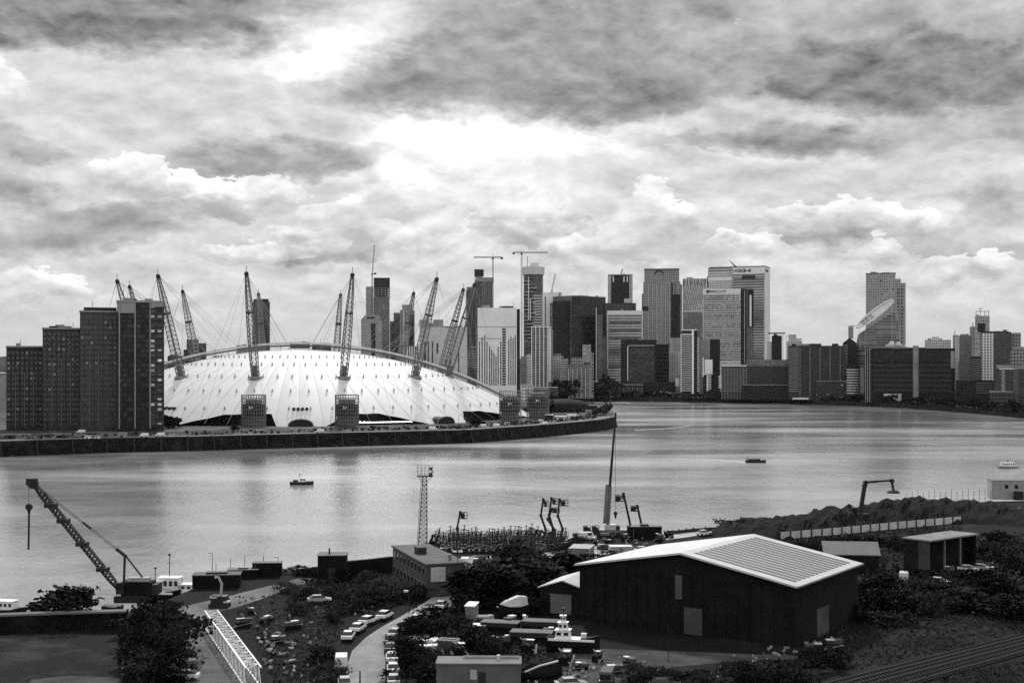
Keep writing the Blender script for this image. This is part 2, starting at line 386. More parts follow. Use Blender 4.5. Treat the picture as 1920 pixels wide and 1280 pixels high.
# the peninsula, its quay wall facing the camera
PZ = 8.0
quay_px = [(-260, 840), (0, 827), (200, 821), (400, 817), (640, 811), (880, 805.5), (1000, 797.5), (1080, 791), (1130, 786), (1152, 781)]
quay = [gp(x, y, PZ).to_2d() for x, y in quay_px]
tip = [gp(1156, 777, PZ).to_2d(), gp(1148, 772, PZ).to_2d(), gp(1100, 764, PZ).to_2d(), gp(1060, 757, PZ).to_2d()]
pen = [tuple(p) for p in quay + tip] + [(gx(1000, 1500), 1500), (-1500, 1560), (-1500, 700)]
g = MB(); g.prism(pen, -4, PZ); struct('peninsula_ground', g, M_penin)
g = MB()                                     # the dark river wall is a sloped apron with a kerb on top
for a, b in zip(quay, quay[1:]):
    d = (b - a).normalized(); nrm = Vector((d.y, -d.x))
    A0, B0 = a + nrm * 3.0, b + nrm * 3.0
    g.add([(A0.x, A0.y, -2), (B0.x, B0.y, -2), (b.x + nrm.x*.4, b.y + nrm.y*.4, PZ - .2), (a.x + nrm.x*.4, a.y + nrm.y*.4, PZ - .2),
           (a.x, a.y, -2), (b.x, b.y, -2), (b.x, b.y, PZ - .2), (a.x, a.y, PZ - .2)],
          [(0,1,2,3), (3,2,6,7), (1,5,6,2), (4,0,3,7)])
o = g.build('river_wall', M_wallq); tag(o, 'long dark timbered river wall at the edge of the dome peninsula', 'river wall')
wall_o = o
for a, b in zip(quay, quay[1:]):
    d = (b - a); n_ = max(1, int(d.length / 14)); nrm = Vector((d.y, -d.x)).normalized()
    if a.x < -420: continue
    for i in range(n_):
        q_ = a.lerp(b, i / n_) + nrm * 2.2; MB().bar((q_.x + nrm.x, q_.y + nrm.y, -1), (q_.x - nrm.x * 1.3, q_.y - nrm.y * 1.3, PZ + .3), .55).build('fender', plain('fender_timber', .025, .9), wall_o)
g = MB()                                     # pale riverside path behind the wall
for a, b in zip(quay, quay[1:]):
    d = (b - a).normalized(); nrm = Vector((-d.y, d.x))
    g.add([(a.x + nrm.x*2, a.y + nrm.y*2, PZ + .05), (b.x + nrm.x*2, b.y + nrm.y*2, PZ + .05), (b.x + nrm.x*9, b.y + nrm.y*9, PZ + .05), (a.x + nrm.x*9, a.y + nrm.y*9, PZ + .05)], [(0,1,2,3)])
struct('riverside_path', g, plain('pale_path', .16, .9, var=.35, scale=.05))

# the far bank
FZ = 5.0
far_px = [(-400, 752), (1040, 751.5), (1200, 752.5), (1350, 754), (1500, 757), (1600, 760.5), (1700, 765), (1850, 777), (1920, 784), (2100, 802), (2400, 840)]
far_edge = [gp(x, y, 0).to_2d() for x, y in far_px]
g = MB(); g.prism([tuple(p) for p in far_edge] + [(9000, 1500), (9000, 13000), (-9000, 13000), (-9000, 1900)], -4, FZ)
struct('far_bank_ground', g, M_farland)

# the near bank
NZ = 5.0
near_px = [(-500, 1185), (0, 1160), (225, 1149), (300, 1128), (390, 1092), (440, 1078), (530, 1070), (600, 1060), (735, 1046), (830, 1028), (940, 1018),
           (1060, 1010), (1100, 1000), (1240, 998), (1350, 988), (1450, 978), (1560, 962), (1650, 953), (1760, 945), (1860, 940), (1930, 938), (2300, 915)]
near_edge = [gp(x, y, NZ).to_2d() for x, y in near_px]
g = MB(); g.prism(rough_edge(near_edge, 9, .7, rnd)[::-1] + [(-260, -150), (500, -150)], -3, NZ)
struct('near_bank_ground', g, M_scrub)
# mud foreshore below the near bank
g = MB()
for a, b in zip(near_edge, near_edge[1:]):
    d = (b - a).normalized(); nrm = Vector((-d.y, d.x))
    g.add([(a.x, a.y, 3), (b.x, b.y, 3), (b.x + nrm.x*9, b.y + nrm.y*9, -.6), (a.x + nrm.x*9, a.y + nrm.y*9, -.6)], [(0,1,2,3)])
struct('mud_foreshore', g, M_wallq)

# ------------------------------------------------------------------ the domed arena
DX, DY = gx(562, 1035), 1035.0
PHI = math.atan2(-DX, DY)           # the dome's own front faces the river bank the camera stands over
RS = 346.0
def cap(r): return math.sqrt(RS*RS - r*r) - (RS - 52)
dome = thing('arena_dome', 'huge white domed tent arena held up by lattice masts on the peninsula', 'arena', (DX, DY, PZ), PHI)
def dw(r, th): return DX + r * math.sin(th + PHI), DY - r * math.cos(th + PHI)
def th_of(px, r=178):
    """bearing round the dome (0 = towards the camera) of the rim point seen at photo column px"""
    lo, hi = -1.3, 1.3; t = (px - 960) / F
    for _ in range(40):
        mi = (lo + hi) / 2
        X_, Y_ = dw(r, mi)
        if X_ / Y_ < t: lo = mi
        else: hi = mi
    return lo
opens = [[(326, 801), (352, 791), (415, 777), (506, 776), (520, 800)], [(609, 801), (628, 790), (640, 776), (718, 775), (752, 782), (800, 800)],
         [(866, 797), (870, 783), (884, 771), (916, 770), (960, 778), (1003, 796)]]
def lift(px, y):                    # rim height above ground for a photo row
    th = th_of(px); dist = dw(175, th)[1]
    return max(0.0, CZ - (y - HY) / F * dist - PZ)
op = []
for o_ in opens: op.append([(th_of(x), lift(x, y)) for x, y in o_])
def rim(th):
    h = 0.0
    for o_ in op:
        if o_[0][0] <= th <= o_[-1][0]:
            for (a, ha), (b, hb) in zip(o_, o_[1:]):
                if a <= th <= b: h = ha + (hb - ha) * (th - a) / max(b - a, 1e-6)
    lo, hi = 60.0, 182.5
    if h <= .01: return 182.5
    for _ in range(30):
        mi = (lo + hi) / 2
        if cap(mi) > h: lo = mi
        else: hi = mi
    return lo
def dpt(r, th, dz=0): return (r * math.sin(th), -r * math.cos(th), cap(r) + dz)
NT, NR = 1440, 26
g = MB(); vs_ = []; fs_ = []
for j in range(NT):
    th = 2 * math.pi * j / NT; t_ = (th + math.pi) % (2 * math.pi) - math.pi; rm = rim(t_)
    for i in range(NR + 1):
        r = 9 + (rm - 9) * i / NR
        sag = .3 * (r / 182) * abs(math.sin(36 * th)) - .3
        vs_.append(dpt(r, th, sag ))
for j in range(NT):
    k = (j + 1) % NT
    for i in range(NR): fs_.append((j*(NR+1)+i, j*(NR+1)+i+1, k*(NR+1)+i+1, k*(NR+1)+i))
g.add(vs_, fs_)
M_fabric = plain('coated_fabric', .62, .6, var=.07, scale=.06)
g.build('fabric_roof', M_fabric, dome, True)
g = MB(); g.cone((0, 0, 50.6), (0, 0, 53), 11, 9, 32); g.build('crown_cap', M_pale, dome)
# glazed hall walls and darkness behind the raised rim
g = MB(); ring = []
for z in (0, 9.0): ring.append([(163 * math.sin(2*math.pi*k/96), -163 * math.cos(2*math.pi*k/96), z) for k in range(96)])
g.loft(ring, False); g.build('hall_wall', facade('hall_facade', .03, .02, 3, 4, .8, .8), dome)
# seams: radial cables lying on the fabric, and the rings of cable clamps
g = MB()
for k in range(72):
    th = 2 * math.pi * k / 72; ps = [dpt(14 + 166 * i / 8, th, .15) for i in range(9)]
    for a, b in zip(ps, ps[1:]): g.bar(a, b, .09, .09, 3)
g.build('radial_cables', plain('seam_cable', .5, .6), dome)
cl = MB(); cl.bar((0, 0, -.3), (0, 0, 1.3), .55); cl.box(-.55, .55, -.5, .5, 1.1, 1.6); cl.box(-.6, .6, -.6, .6, -.1, .3)
clm = cl.mesh('cable_clamp', plain('clamp_steel', .26, .6)); rest = MB(); n_cl = 0
cands = []
for r in (66, 90, 117, 141, 164):
    for k in range(72):
        th = 2 * math.pi * (k + .5) / 72; t_ = (th + math.pi) % (2*math.pi) - math.pi
        if r > rim(t_) - 2: continue
        cands.append((DY - r * math.cos(th), r, th))
cands.sort()
for i, (dd, r, th) in enumerate(cands):
    if i < 100:
        o = bpy.data.objects.new('cable_clamp', clm); COL.objects.link(o); o.parent = dome; o.location = dpt(r, th)
    else:
        x, y, z = dpt(r, th); rest.bar((x, y, z), (x, y, z + 1.3), .5); rest.box(x-.55, x+.55, y-.5, y+.5, z+1.1, z+1.6); rest.box(x-.6, x+.6, y-.6, y+.6, z-.1, z+.3)
tag(rest.build('cable_clamps', clm.materials[0], dome), kind='stuff')
# masts
def lattice(g, p, q, wid, n, ch=.38, br=.2, sides=4):
    """lattice spar from p to q, wid(t) gives its half width"""
    p, q = Vector(p), Vector(q); d = (q - p).normalized(); a = Vector((0, 0, 1)) if abs(d.z) < .9 else Vector((0, 1, 0))
    u = d.cross(a).normalized(); v = u.cross(d).normalized(); R_ = []
    for i in range(n + 1):
        t = i / n; c = p.lerp(q, t); w_ = wid(t)
        R_.append([c + u * w_ * math.cos(2*math.pi*(k+.5)/sides) * 1.414 + v * w_ * math.sin(2*math.pi*(k+.5)/sides) * 1.414 for k in range(sides)])
    for i in range(n):
        for k in range(sides):
            g.bar(R_[i][k], R_[i+1][k], ch, ch, 3); g.bar(R_[i][k], R_[i][(k+1) % sides], br, br, 3)
            g.bar(R_[i][k], R_[i+1][(k+1) % sides], br * .8, br * .8, 3)
    return g
M_mast = plain('mast_paint', .15, .5, var=.2)
g = MB(); H_, RB, RT = 103.0, 118.0, 139.0
wid = lambda t: (.55 + 1.75 * math.sin(math.pi * min(1, (t * .72 + .28))) ** .8)
zb = cap(RB)
lattice(g, (0, 0, 0), (0, -(RT - RB), H_ - zb), wid, 22, .42, .22)
mast_me = g.mesh('mast', M_mast)
g = MB(); e = Vector((0, -(RT - RB), H_ - zb)).normalized(); g.cone(-e * 2, e * 9, 2.1, 2.2, 8); low_me = g.mesh('mast_foot', M_mast)
g = MB(); tp = Vector((0, -(RT-RB), H_-zb)); g.cone(tp - e * 3.5, tp - e * 1.2, .9, 1.7, 8); g.cone(tp - e*1.2, tp + e*.6, 1.7, 1.1, 8); g.bar(tp, tp + Vector((0, 0, 4.5)), .3); head_me = g.mesh('mast_head', M_dark)
g = MB(); g.cone((0, 0, -1.2), (0, 0, .7), 5.2, 4.4, 24); col_me = g.mesh('collar', plain('collar_grey', .2, .6))
g = MB(); mid_ = tp * .62; g.cone(mid_, mid_ + e * 1.0, 2.9, 2.9, 8); ring_me = g.mesh('mast_band', M_dark)
for k in range(12):
    th = 2 * math.pi * (k + .5) / 12
    e_ = bpy.data.objects.new('mast', mast_me); COL.objects.link(e_); e_.parent = dome
    e_.location = dpt(RB, th); e_.rotation_euler = (0, 0, th)
    for nm, me in (('mast_foot', low_me), ('mast_head', head_me), ('collar', col_me), ('mast_band', ring_me)):
        o = bpy.data.objects.new(nm, me); COL.objects.link(o); o.parent = e_
    g = MB()
    tipl = tp
    for dth, rr in ((-.26, 90), (.26, 90), (-.2, 66), (.2, 66), (-.25, 141), (.25, 141), (-.12, 164), (.12, 164), (0, 60)):
        a = Vector(dpt(rr, dth)) - Vector(dpt(RB, 0)); g.bar(tipl, a, .09, .09, 3)
    g.build('cables', plain('cable_grey', .3, .5), e_)
# roof walk: a pale deck on dark hangers arching over the crown, rim to rim
g = MB(); gu = MB(); N_ = 70; prev = None
for i in range(N_ + 1):
    x = -176 + 352 * i / N_; r = abs(x); up_ = 5.2 if r > 12 else 5.2
    z = cap(max(r, 1)) + up_ * min(1, (182 - r) / 22 + .25)
    p = Vector((x, 6, z))
    if prev: g.bar(prev, p, 3.4, 1.5); gu.bar(prev - Vector((0, 0, 1.9)), p - Vector((0, 0, 1.9)), 1.6, 1.3)
    if i % 2 == 0 and i: gu.bar(p, (x, 6, cap(max(r, 1))), .35)
    prev = p
g.build('roof_walk', plain('walk_deck', .62, .6), dome); gu.build('roof_walk_hangers', plain('hanger_grey', .12, .6), dome)
# small porthole windows, arched portals and the pleated canopy at the front
def front(px, py, r): th = th_of(px, r); return Vector((r * math.sin(th), -r * math.cos(th), lift(px, py))), th
pv = MB(); pv.box(-1.0, 1.0, -.4, 1.6, -2.2, 1.2); pvm = pv.mesh('porthole', M_glass)
for px in (551, 559, 567, 575, 313, 321, 329):
    th = th_of(px, 163); o = bpy.data.objects.new('porthole', pvm); COL.objects.link(o); o.parent = dome; o.location = dpt(165, th, .5); o.rotation_euler = (0, 0, th)
def portal(px0, px1, ytop, tilt=0):
    th = th_of((px0 + px1) / 2, 180); wd = (px1 - px0) / F * 853; h = lift((px0+px1)/2, ytop) + 0.0
    e_ = bpy.data.objects.new('portal', MB().box(-.1, .1, 0, .1, 0, .1).mesh('portal', M_dark)); COL.objects.link(e_); e_.parent = dome
    e_.location = (181.5 * math.sin(th), -181.5 * math.cos(th), 0); e_.rotation_euler = (0, 0, th)
    n = 20; arc = [(-wd/2 * math.cos(math.pi*k/n), h * math.sin(math.pi*k/n) ** .75) for k in range(n + 1)]
    g = MB(); g.exty(arc, -2.5, 16); g.build('tunnel', M_black, e_)
    g = MB()
    for a, b in zip(arc, arc[1:]): g.bar((a[0], -2.8, a[1]), (b[0], -2.8, b[1]), .7, .7)
    g.build('arch_rim', M_steel, e_)
portal(541, 587, 785); portal(808, 850, 780)
g = MB(); prev = None
for k in range(25):
    px = 672 + 100 * k / 24; th = th_of(px, 186); z0 = 3.2; z1 = 5.6 if k % 2 == 0 else 4.2; zc = lift(px, 787 + 8 * k / 24)
    p0 = Vector((188 * math.sin(th), -188 * math.cos(th), max(2, zc - 3.0))); p1 = Vector((184 * math.sin(th), -184 * math.cos(th), max(2.6, zc - (0 if k % 2 else 1.0))))
    if prev: g.add([prev[0], p0, p1, prev[1]], [(0, 1, 2, 3)])
    prev = (p0, p1)
g.build('pleated_canopy', M_white, dome)
# lattice service drums around the rim
def drum(px, d, label, wpx, ytop):
    x = gx(px, d); rad = wpx / F * d / 2; h = gz(ytop, d) - PZ
    t = thing('service_drum', label, 'drum tower', (x, d, PZ), 0, 'lattice drum towers round the dome')
    g = MB(); n = 28
    for k in range(n):
        a = 2*math.pi*k/n; g.bar((rad*math.cos(a), rad*math.sin(a), 0), (rad*math.cos(a), rad*math.sin(a), h), .22, .22, 3)
    for z in [h * i / 9 for i in range(10)]:
        for k in range(n):
            a, b = 2*math.pi*k/n, 2*math.pi*(k+1)/n; g.bar((rad*math.cos(a), rad*math.sin(a), z), (rad*math.cos(b), rad*math.sin(b), z), .2, .2, 3)
    g.build('cage', M_steel, t)
    g = MB(); g.cone((0, 0, h*.36), (0, 0, h*.72), rad*.93, rad*.93, 28); g.build('plant_room', M_dark, t)
    g = MB(); g.cone((0, 0, 0), (0, 0, h*.355), rad*.8, rad*.8, 28); g.build('base_drum', M_dconc, t)
    g = MB()
    for k in range(7):
        a = 2*math.pi*k/7+.3; g.cone((rad*.5*math.cos(a), rad*.5*math.sin(a), h*.725), (rad*.5*math.cos(a), rad*.5*math.sin(a), h*.86), rad*.22, rad*.2, 10)
    g.build('fan_stack', M_steel, t)
    g = MB(); g.box(-1.6, -.6, -rad*.96, -rad*.9, h*.58, h*.66); g.box(.2, 1.0, -rad*.96, -rad*.9, h*.6, h*.64); g.build('vent_panel', M_white, t)
    return t
drum(475.5, 846, 'lattice drum tower at the dome front left of the arched portal', 45, 740)
drum(650.5, 846, 'lattice drum tower at the dome front right of the arched portal', 44, 740)
drum(956.5, 905, 'lattice drum tower where the white roof ends on the right', 41, 733)
drum(1008.5, 985, 'farthest lattice drum tower right of the dome, near the trees', 42, 729)

# ------------------------------------------------------------------ city: every building a thing with its own parts
class Tower:
    """a building whose front stands at distance d between photo columns px0 and px1"""
    def __init__(s, name, label, cat, px0, px1, d, z0=FZ, pxc=None, t=30, group=None, dep=None):
        s.d, s.z0 = d, z0
        m = (px0 + px1) / 2 if pxc is None else pxc
        a = math.atan((m - 960) / F); s.m = m; s.k = d / F * math.cos(a); s.ct = 1.0
        if pxc is None: rz = -a; s.x0, s.x1 = (px0 - m) * s.k, (px1 - m) * s.k; s.dep = dep or 30
        else:
            left = (pxc - px0) > (px1 - pxc); s.ct = math.cos(R(t)); q = math.sin(R(t))
            if left: rz = -a - R(t); s.x0, s.x1 = (px0 - m) * s.k / s.ct, 0; s.dep = (px1 - pxc) * s.k / q
            else: rz = -a + R(t); s.x0, s.x1 = 0, (px1 - m) * s.k / s.ct; s.dep = (pxc - px0) * s.k / q
        s.root = thing(name, label, cat, (gx(m, d), d, z0), rz, group)
    def lx(s, px): return (px - s.m) * s.k / s.ct
    def lz(s, py): return gz(py, s.d) - s.z0
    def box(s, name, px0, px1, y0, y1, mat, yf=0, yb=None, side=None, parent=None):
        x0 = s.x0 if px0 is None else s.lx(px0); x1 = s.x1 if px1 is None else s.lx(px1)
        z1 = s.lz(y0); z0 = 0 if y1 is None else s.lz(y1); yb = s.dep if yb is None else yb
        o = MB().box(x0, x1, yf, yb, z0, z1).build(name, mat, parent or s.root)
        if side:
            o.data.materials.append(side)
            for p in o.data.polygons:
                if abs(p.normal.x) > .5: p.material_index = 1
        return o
    def body(s, yt, mat, side=None, px0=None, px1=None, y1=None, name='wall', yf=0, yb=None):
        b_ = s.box(name, px0, px1, yt, y1, mat, yf, yb, side)
        xa = s.x0 if px0 is None else s.lx(px0); xb = s.x1 if px1 is None else s.lx(px1)
        if y1 is None and xb - xa > 14 and yt < 700:       # plant on the roof
            rp = random.Random(int(xa * 10 + yt)); z_ = s.lz(yt)
            for q in range(rp.randint(1, 3)):
                w_ = rp.uniform(2, (xb - xa) * .3); c_ = rp.uniform(xa + w_, xb - w_)
                MB().box(c_ - w_ / 2, c_ + w_ / 2, 5 + q * 5, 9 + q * 5, z_ + .003, z_ + rp.uniform(1.2, 3.0)).build('roof_plant', P_mid, s.root)
            if rp.random() < .5: c_ = rp.uniform(xa + 2, xb - 2); MB().bar((c_, 4, z_ + .003), (c_, 4, z_ + rp.uniform(4, 8)), .3).build('aerial', M_steel, s.root)
        return b_
    def bands(s, px0, px1, y0, y1, n, mat, frac=.5, out=.25, name='window_band'):
        x0 = (s.x0 if px0 is None else s.lx(px0)) + .3; x1 = (s.x1 if px1 is None else s.lx(px1)) - .3
        zt, zb_ = s.lz(y0), s.lz(y1); st = (zt - zb_) / n
        me = MB().box(x0, x1, -out, .2, 0, st * frac).mesh(name, mat)
        for i in range(n):
            o = bpy.data.objects.new(name, me); COL.objects.link(o); o.parent = s.root; o.location = (0, 0, zb_ + st * (i + .5 - frac / 2))
    def fins(s, px0, px1, y0, y1, n, mat, w=.8, out=.6, name='fin'):
        x0 = (s.x0 if px0 is None else s.lx(px0)); x1 = (s.x1 if px1 is None else s.lx(px1)); zt = s.lz(y0); zb_ = 0.2 if y1 is None else s.lz(y1)
        me = MB().box(-w/2, w/2, -out, .2, zb_, zt).mesh(name, mat)
        for i in range(n):
            o = bpy.data.objects.new(name, me); COL.objects.link(o); o.parent = s.root; o.location = (x0 + (x1 - x0) * i / max(1, n - 1), 0, 0)
    def strip(s, px, wpx, y0, y1, mat, name='pilaster', out=.8):
        return s.box(name, px - wpx/2, px + wpx/2, y0, y1, mat, -out, .3)
def edge_cap(T, y, mat, px0=None, px1=None, h=1.2):
    x0 = (T.x0 if px0 is None else T.lx(px0)) - .4; x1 = (T.x1 if px1 is None else T.lx(px1)) + .4; z = T.lz(y)
    MB().box(x0, x1, -.4, T.dep + .4, z + .004, z + h).build('parapet', mat, T.root)

FC = {}
def fac(key, *a, **k):
    if key not in FC: FC[key] = facade(key, *a, **k)
    return FC[key]
brick_flats = fac('brick_flats', .05, .02, 3.4, 2.9, .55, .6, lit=.06, gvar=.7)
grid_mid = fac('grid_mid', .28, .04, 3.2, 3.8, .6, .55)
grid_pale = fac('grid_pale', .66, .08, 3.0, 3.6, .5, .5)
grid_dark = fac('grid_dark', .08, .025, 3.0, 3.8, .75, .6)
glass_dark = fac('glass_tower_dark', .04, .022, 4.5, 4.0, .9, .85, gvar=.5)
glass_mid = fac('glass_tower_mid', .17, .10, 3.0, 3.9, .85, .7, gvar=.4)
stone_mid = fac('stone_tower', .30, .08, 3.0, 3.9, .45, .55, gvar=.5)
band_pale = fac('banded_pale', .60, .13, 200, 4.0, 1.0, .5, gvar=.3)
band_dark = fac('banded_dark', .17, .05, 200, 3.6, 1.0, .5, gvar=.4)
core_open = fac('open_floors', .16, .02, 5, 4.2, .85, .72, gvar=.9)
P_pale = plain('precast_pale', .60, .8, var=.12, scale=.05)
P_light = plain('precast_light', .80, .7, var=.1, scale=.05)
P_mid = plain('precast_mid', .26, .8, var=.2, scale=.05)
P_dark = plain('precast_dark', .022, .7, var=.4, scale=.05, spec=.2)
G_dark = plain('glazing_dark', .02, .2, var=.5, scale=.3, spec=.25)
G_mid = plain('glazing_mid', .10, .2, var=.3, scale=.3)

# --- the stepped riverside flats left of the dome: four joined blocks, each a building
def flats(label, px0, px1, yt, d, cols, rows, y0, y1, mat):
    T = Tower('apartment_block', label, 'apartment block', px0, px1, d, PZ, dep=22, group='stepped riverside flats')
    T.body(yt, mat); edge_cap(T, yt, P_mid, h=.9)
    x0, x1 = T.x0, T.x1; st = (x1 - x0) / cols; zt, zb_ = T.lz(y0), T.lz(y1); hz = (zt - zb_) / rows
    fr = MB().box(-st*.30, st*.30, -.12, .1, 0, hz*.62).mesh('window', plain('window_frame', .055, .5, var=.3))
    pn = MB().box(-st*.24, st*.02, -.2, .0, hz*.06, hz*.56).box(st*.05, st*.25, -.2, .0, hz*.06, hz*.56).mesh('pane', plain('window_glass', .05, .12, var=.5, scale=.2))
    pnl = pn.copy(); pnl.materials.clear(); pnl.materials.append(plain('window_blind', .26, .5, var=.6, scale=.25))
    rr = random.Random(int(px0)); left = MB(); k = 0
    for j in range(rows):
        for i in range(cols):
            x = x0 + st * (i + .5); z = zb_ + hz * (rows - 1 - j) + hz*.2
            if k < 100:
                o = bpy.data.objects.new('window', fr); COL.objects.link(o); o.parent = T.root; o.location = (x, 0, z)
                p = bpy.data.objects.new('pane', pnl if rr.random() < .08 else pn); COL.objects.link(p); p.parent = o
            else: left.box(x - st*.27, x + st*.27, -.15, .1, z, z + hz*.58)
            k += 1
    if k > 100: tag(left.build('windows', plain('window_glass', .05, .12), T.root), kind='stuff')
    for i in range(1, cols):
        if i % 2 == 0: MB().box(x0 + st*i - .18, x0 + st*i + .18, -.5, .1, 2, zb_ + hz*rows*.72).build('drainpipe', plain('pipe_grey', .14, .6), T.root)
    return T
mA = facade('flats_brick_a', .022, .03, 3.0, 2.9, .5, .5); mB = facade('flats_brick_b', .035, .04, 3.2, 2.9, .5, .5); mC = facade('flats_brick_c', .055, .05, 3.3, 2.9, .5, .5)
T = flats('lowest leftmost block of the dark stepped flats', 12, 80, 651, 800, 8, 15, 657, 800, mA)
T.box('roof_box', 64, 79, 648.5, 651, P_dark, 2, 12)
T = flats('second block from the left of the stepped flats, with a small roof hut', 80, 150, 617, 798, 8, 19, 622, 800, mB)
T.box('roof_hut', 92, 108, 611, 616, P_dark, 3, 14); T.box('roof_hut', 108, 122, 614, 616.2, P_dark, 3, 14)
T = flats('third block of the stepped flats, with a long dark penthouse', 150, 220, 585, 796, 8, 22, 590, 800, mC)
T.box('penthouse', 157, 219, 576, 584.5, P_dark, 1.5, 16)
T = Tower('apartment_tower', 'tallest block of the stepped flats, dark glass with three pale vertical strips', 'apartment tower', 220, 308, 792, PZ, dep=24, group='stepped riverside flats')
T.body(567, fac('flats_glass', .018, .02, 2.6, 2.95, .8, .7, gvar=.8)); edge_cap(T, 567, P_mid)
for px in (224, 253.3, 281.5): T.strip(px, 2.6, 568, 803, plain('pale_render', .24, .8, var=.3, scale=.1))
T.box('glazed_end', 283, 307.5, 575, 800, fac('end_bays', .05, .10, 4.2, 2.95, .55, .5, lit=.35, gvar=.9), -.5, .3)
T.box('top_band', 221, 252, 568, 587, P_mid, -.35, .2); T.box('top_band', 283, 307.5, 567.3, 574.8, P_mid, -.52, .3)
fr = MB().box(T.lx(284), T.lx(307), -.9, -.45, 0, .35).mesh('balcony_rail', P_dark)
for i in range(20):
    o = bpy.data.objects.new('balcony_rail', fr); COL.objects.link(o); o.parent = T.root; o.location = (0, 0, T.lz(800) + i * 3.7 + 1)
g = MB(); z = T.lz(567)
g.bar((T.lx(232), 6, z), (T.lx(233), 6, z + 2.6), .5); g.bar((T.lx(233), 6, z + 2.6), (T.lx(254), 6, z + 1.8), .9); g.box(T.lx(252), T.lx(257), 4, 9, z, z + 2.2)
g.build('cleaning_cradle', M_dark, T.root)

# --- behind the dome on the left
T = Tower('apartment_tower', 'small grey towers seen just left of the dome crown, behind the second mast', 'tower cluster', 344, 387, 1900, dep=30)
T.body(636, grid_dark, px0=350, px1=372.3); T.box('wing', 372.5, 387, 643, None, grid_dark, 4); T.box('low_wing', 344, 349.8, 655, None, grid_dark, 3)
T = Tower('office_block', 'low dark block on the skyline just right of the stepped flats', 'office block', 314, 344, 1950); T.body(667, grid_dark); T.box('roof_box', 318, 330, 665, 666.9, P_dark, 3, 10)
T = Tower('apartment_tower', 'lone dark tower behind the tall mast on the left half of the dome', 'tower', 473, 506, 2250, pxc=494, t=40)
T.body(565, fac('lone_tower', .10, .05, 3.0, 3.4, .7, .5), side=fac('lone_tower_side', .045, .02, 2.4, 3.4, .8, .4)); T.box('crown', None, None, 560, 564.9, P_dark, 3, T.dep - 3, None)
fr = MB().box(-.1, 1.6, 0, T.dep, 0, .7).mesh('balcony', P_mid)
for i in range(24):
    o = bpy.data.objects.new('balcony', fr); COL.objects.link(o); o.parent = T.root; o.location = (0, 0, T.lz(569) - 3.9 * i)
T = Tower('office_block', 'flat grey block on the dome skyline beside the lone dark tower', 'office block', 443, 476, 1800); T.body(647, grid_mid, px0=443, px1=472); T.box('wing', 472.2, 476, 650, None, grid_mid)
T = Tower('office_block', 'dark flat roofed block peeping over the very top of the dome', 'office block', 544, 581, 1700); T.body(643, grid_dark); T.fins(None, None, 641, 643, 9, P_dark, 1.2, .3, 'roof_unit')
T = Tower('office_block', 'second dark block peeping over the dome top, next to the thin mast', 'office block', 585, 621, 1720); T.body(645, grid_dark); T.box('roof_unit', 588, 618, 642.5, 644.9, P_dark, 3, 12)

# --- towers over the right half of the dome
T = Tower('tower_under_construction', 'unfinished tower with dark crown and open floors above the dome', 'tower', 686, 731, 2300)
T.body(558, fac('unf_lower', .20, .10, 2.6, 4.0, .6, .5), px0=700, px1=730.5)
T.box('core', 703, 727, 537, 557.9, M_dark, 6, 24)
for i in range(6): T.box('floor_slab', 700, 731.5, 539 + i*3.4, 540 + i*3.4, P_mid, 0, 30)
T.fins(702, 729.5, 538, 557.9, 5, P_mid, .8, -.3, 'column')
T.box('crown_screen', 701, 731, 520.5, 537.5, fac('crown_net', .04, .015, 2, 4, .8, .8), -.6, 30)
T.box('scaffold_wing', 686, 699.5, 537, None, fac('scaffold_wing', .42, .16, 3.0, 3.0, .6, .5, gvar=.6), 2, 28)
T = Tower('office_tower', 'shorter pale tower with a chamfered top and dark central slot', 'tower', 677, 716, 2050)
z = T.lz(603); zt = T.lz(590.5); g = MB()
g.exty([(T.x0, 0), (T.x1, 0), (T.x1, z), (T.lx(711), zt), (T.lx(685), zt), (T.x0, T.lz(599))], 0, 26); g.build('wall', fac('cham_wall', .36, .22, 2.2, 3.6, .55, .4, gvar=.5), T.root)
T.strip(700, 8, 606, None, P_dark, 'dark_slot', .4); T.box('roof_vent', 688, 702, 594, 597, M_dark, -.5, 2)
T = Tower('office_tower', 'stepped grey tower behind the thin leaning far mast', 'tower', 731, 778, 2200)
T.body(581, grid_mid, px0=750, px1=777.5); T.box('crown', 754, 773, 571, 580.9, P_mid, 3, 24); T.box('shoulder', 738, 749.8, 586, None, grid_dark, 4); T.box('low_shoulder', 731, 737.8, 602, None, grid_dark, 6)
T.strip(757, 3, 582, 700, P_pale, 'pale_strip'); T.strip(763, 2, 582, 700, P_pale, 'pale_strip'); T.strip(772, 8, 590, 700, P_dark, 'dark_bay', .5)
T = Tower('office_block', 'wide pale block with dark slots behind the two right masts of the dome', 'office block', 786, 876, 1500, PZ, dep=40)
T.body(613, fac('slotted_block', .58, .42, 3.0, 3.0, .3, .3, gvar=.4), px0=787); T.box('roof_box', 786, 804, 599, 612.9, P_mid, 3, 20); T.box('roof_box', 812, 831, 599, 612.9, P_mid, 3, 20); T.box('roof_box', 804, 812, 605, 612.9, P_mid, 4, 18)
edge_cap(T, 613, P_dark, 831, 860, .8)
for px, a, b, w_ in ((811, 640, 690, 2), (820, 643, 662, 3), (797, 640, 700, 3), (803, 640, 700, 2), (837, 672, 700, 2.5), (845, 660, 700, 1.5), (860, 660, 700, 2)): T.strip(px, w_, a, b, G_dark, 'window_slot', .3)
T = Tower('office_block', 'block of white vertical stripes low behind the dome roof walk', 'office block', 763, 786, 1480, PZ); T.body(649, G_dark); T.fins(764, 785, 649, None, 6, P_light, 1.2)
T = Tower('tower_under_construction', 'dark tower being built, with black cube on its top and open lattice floors', 'tower', 873, 926, 2150)
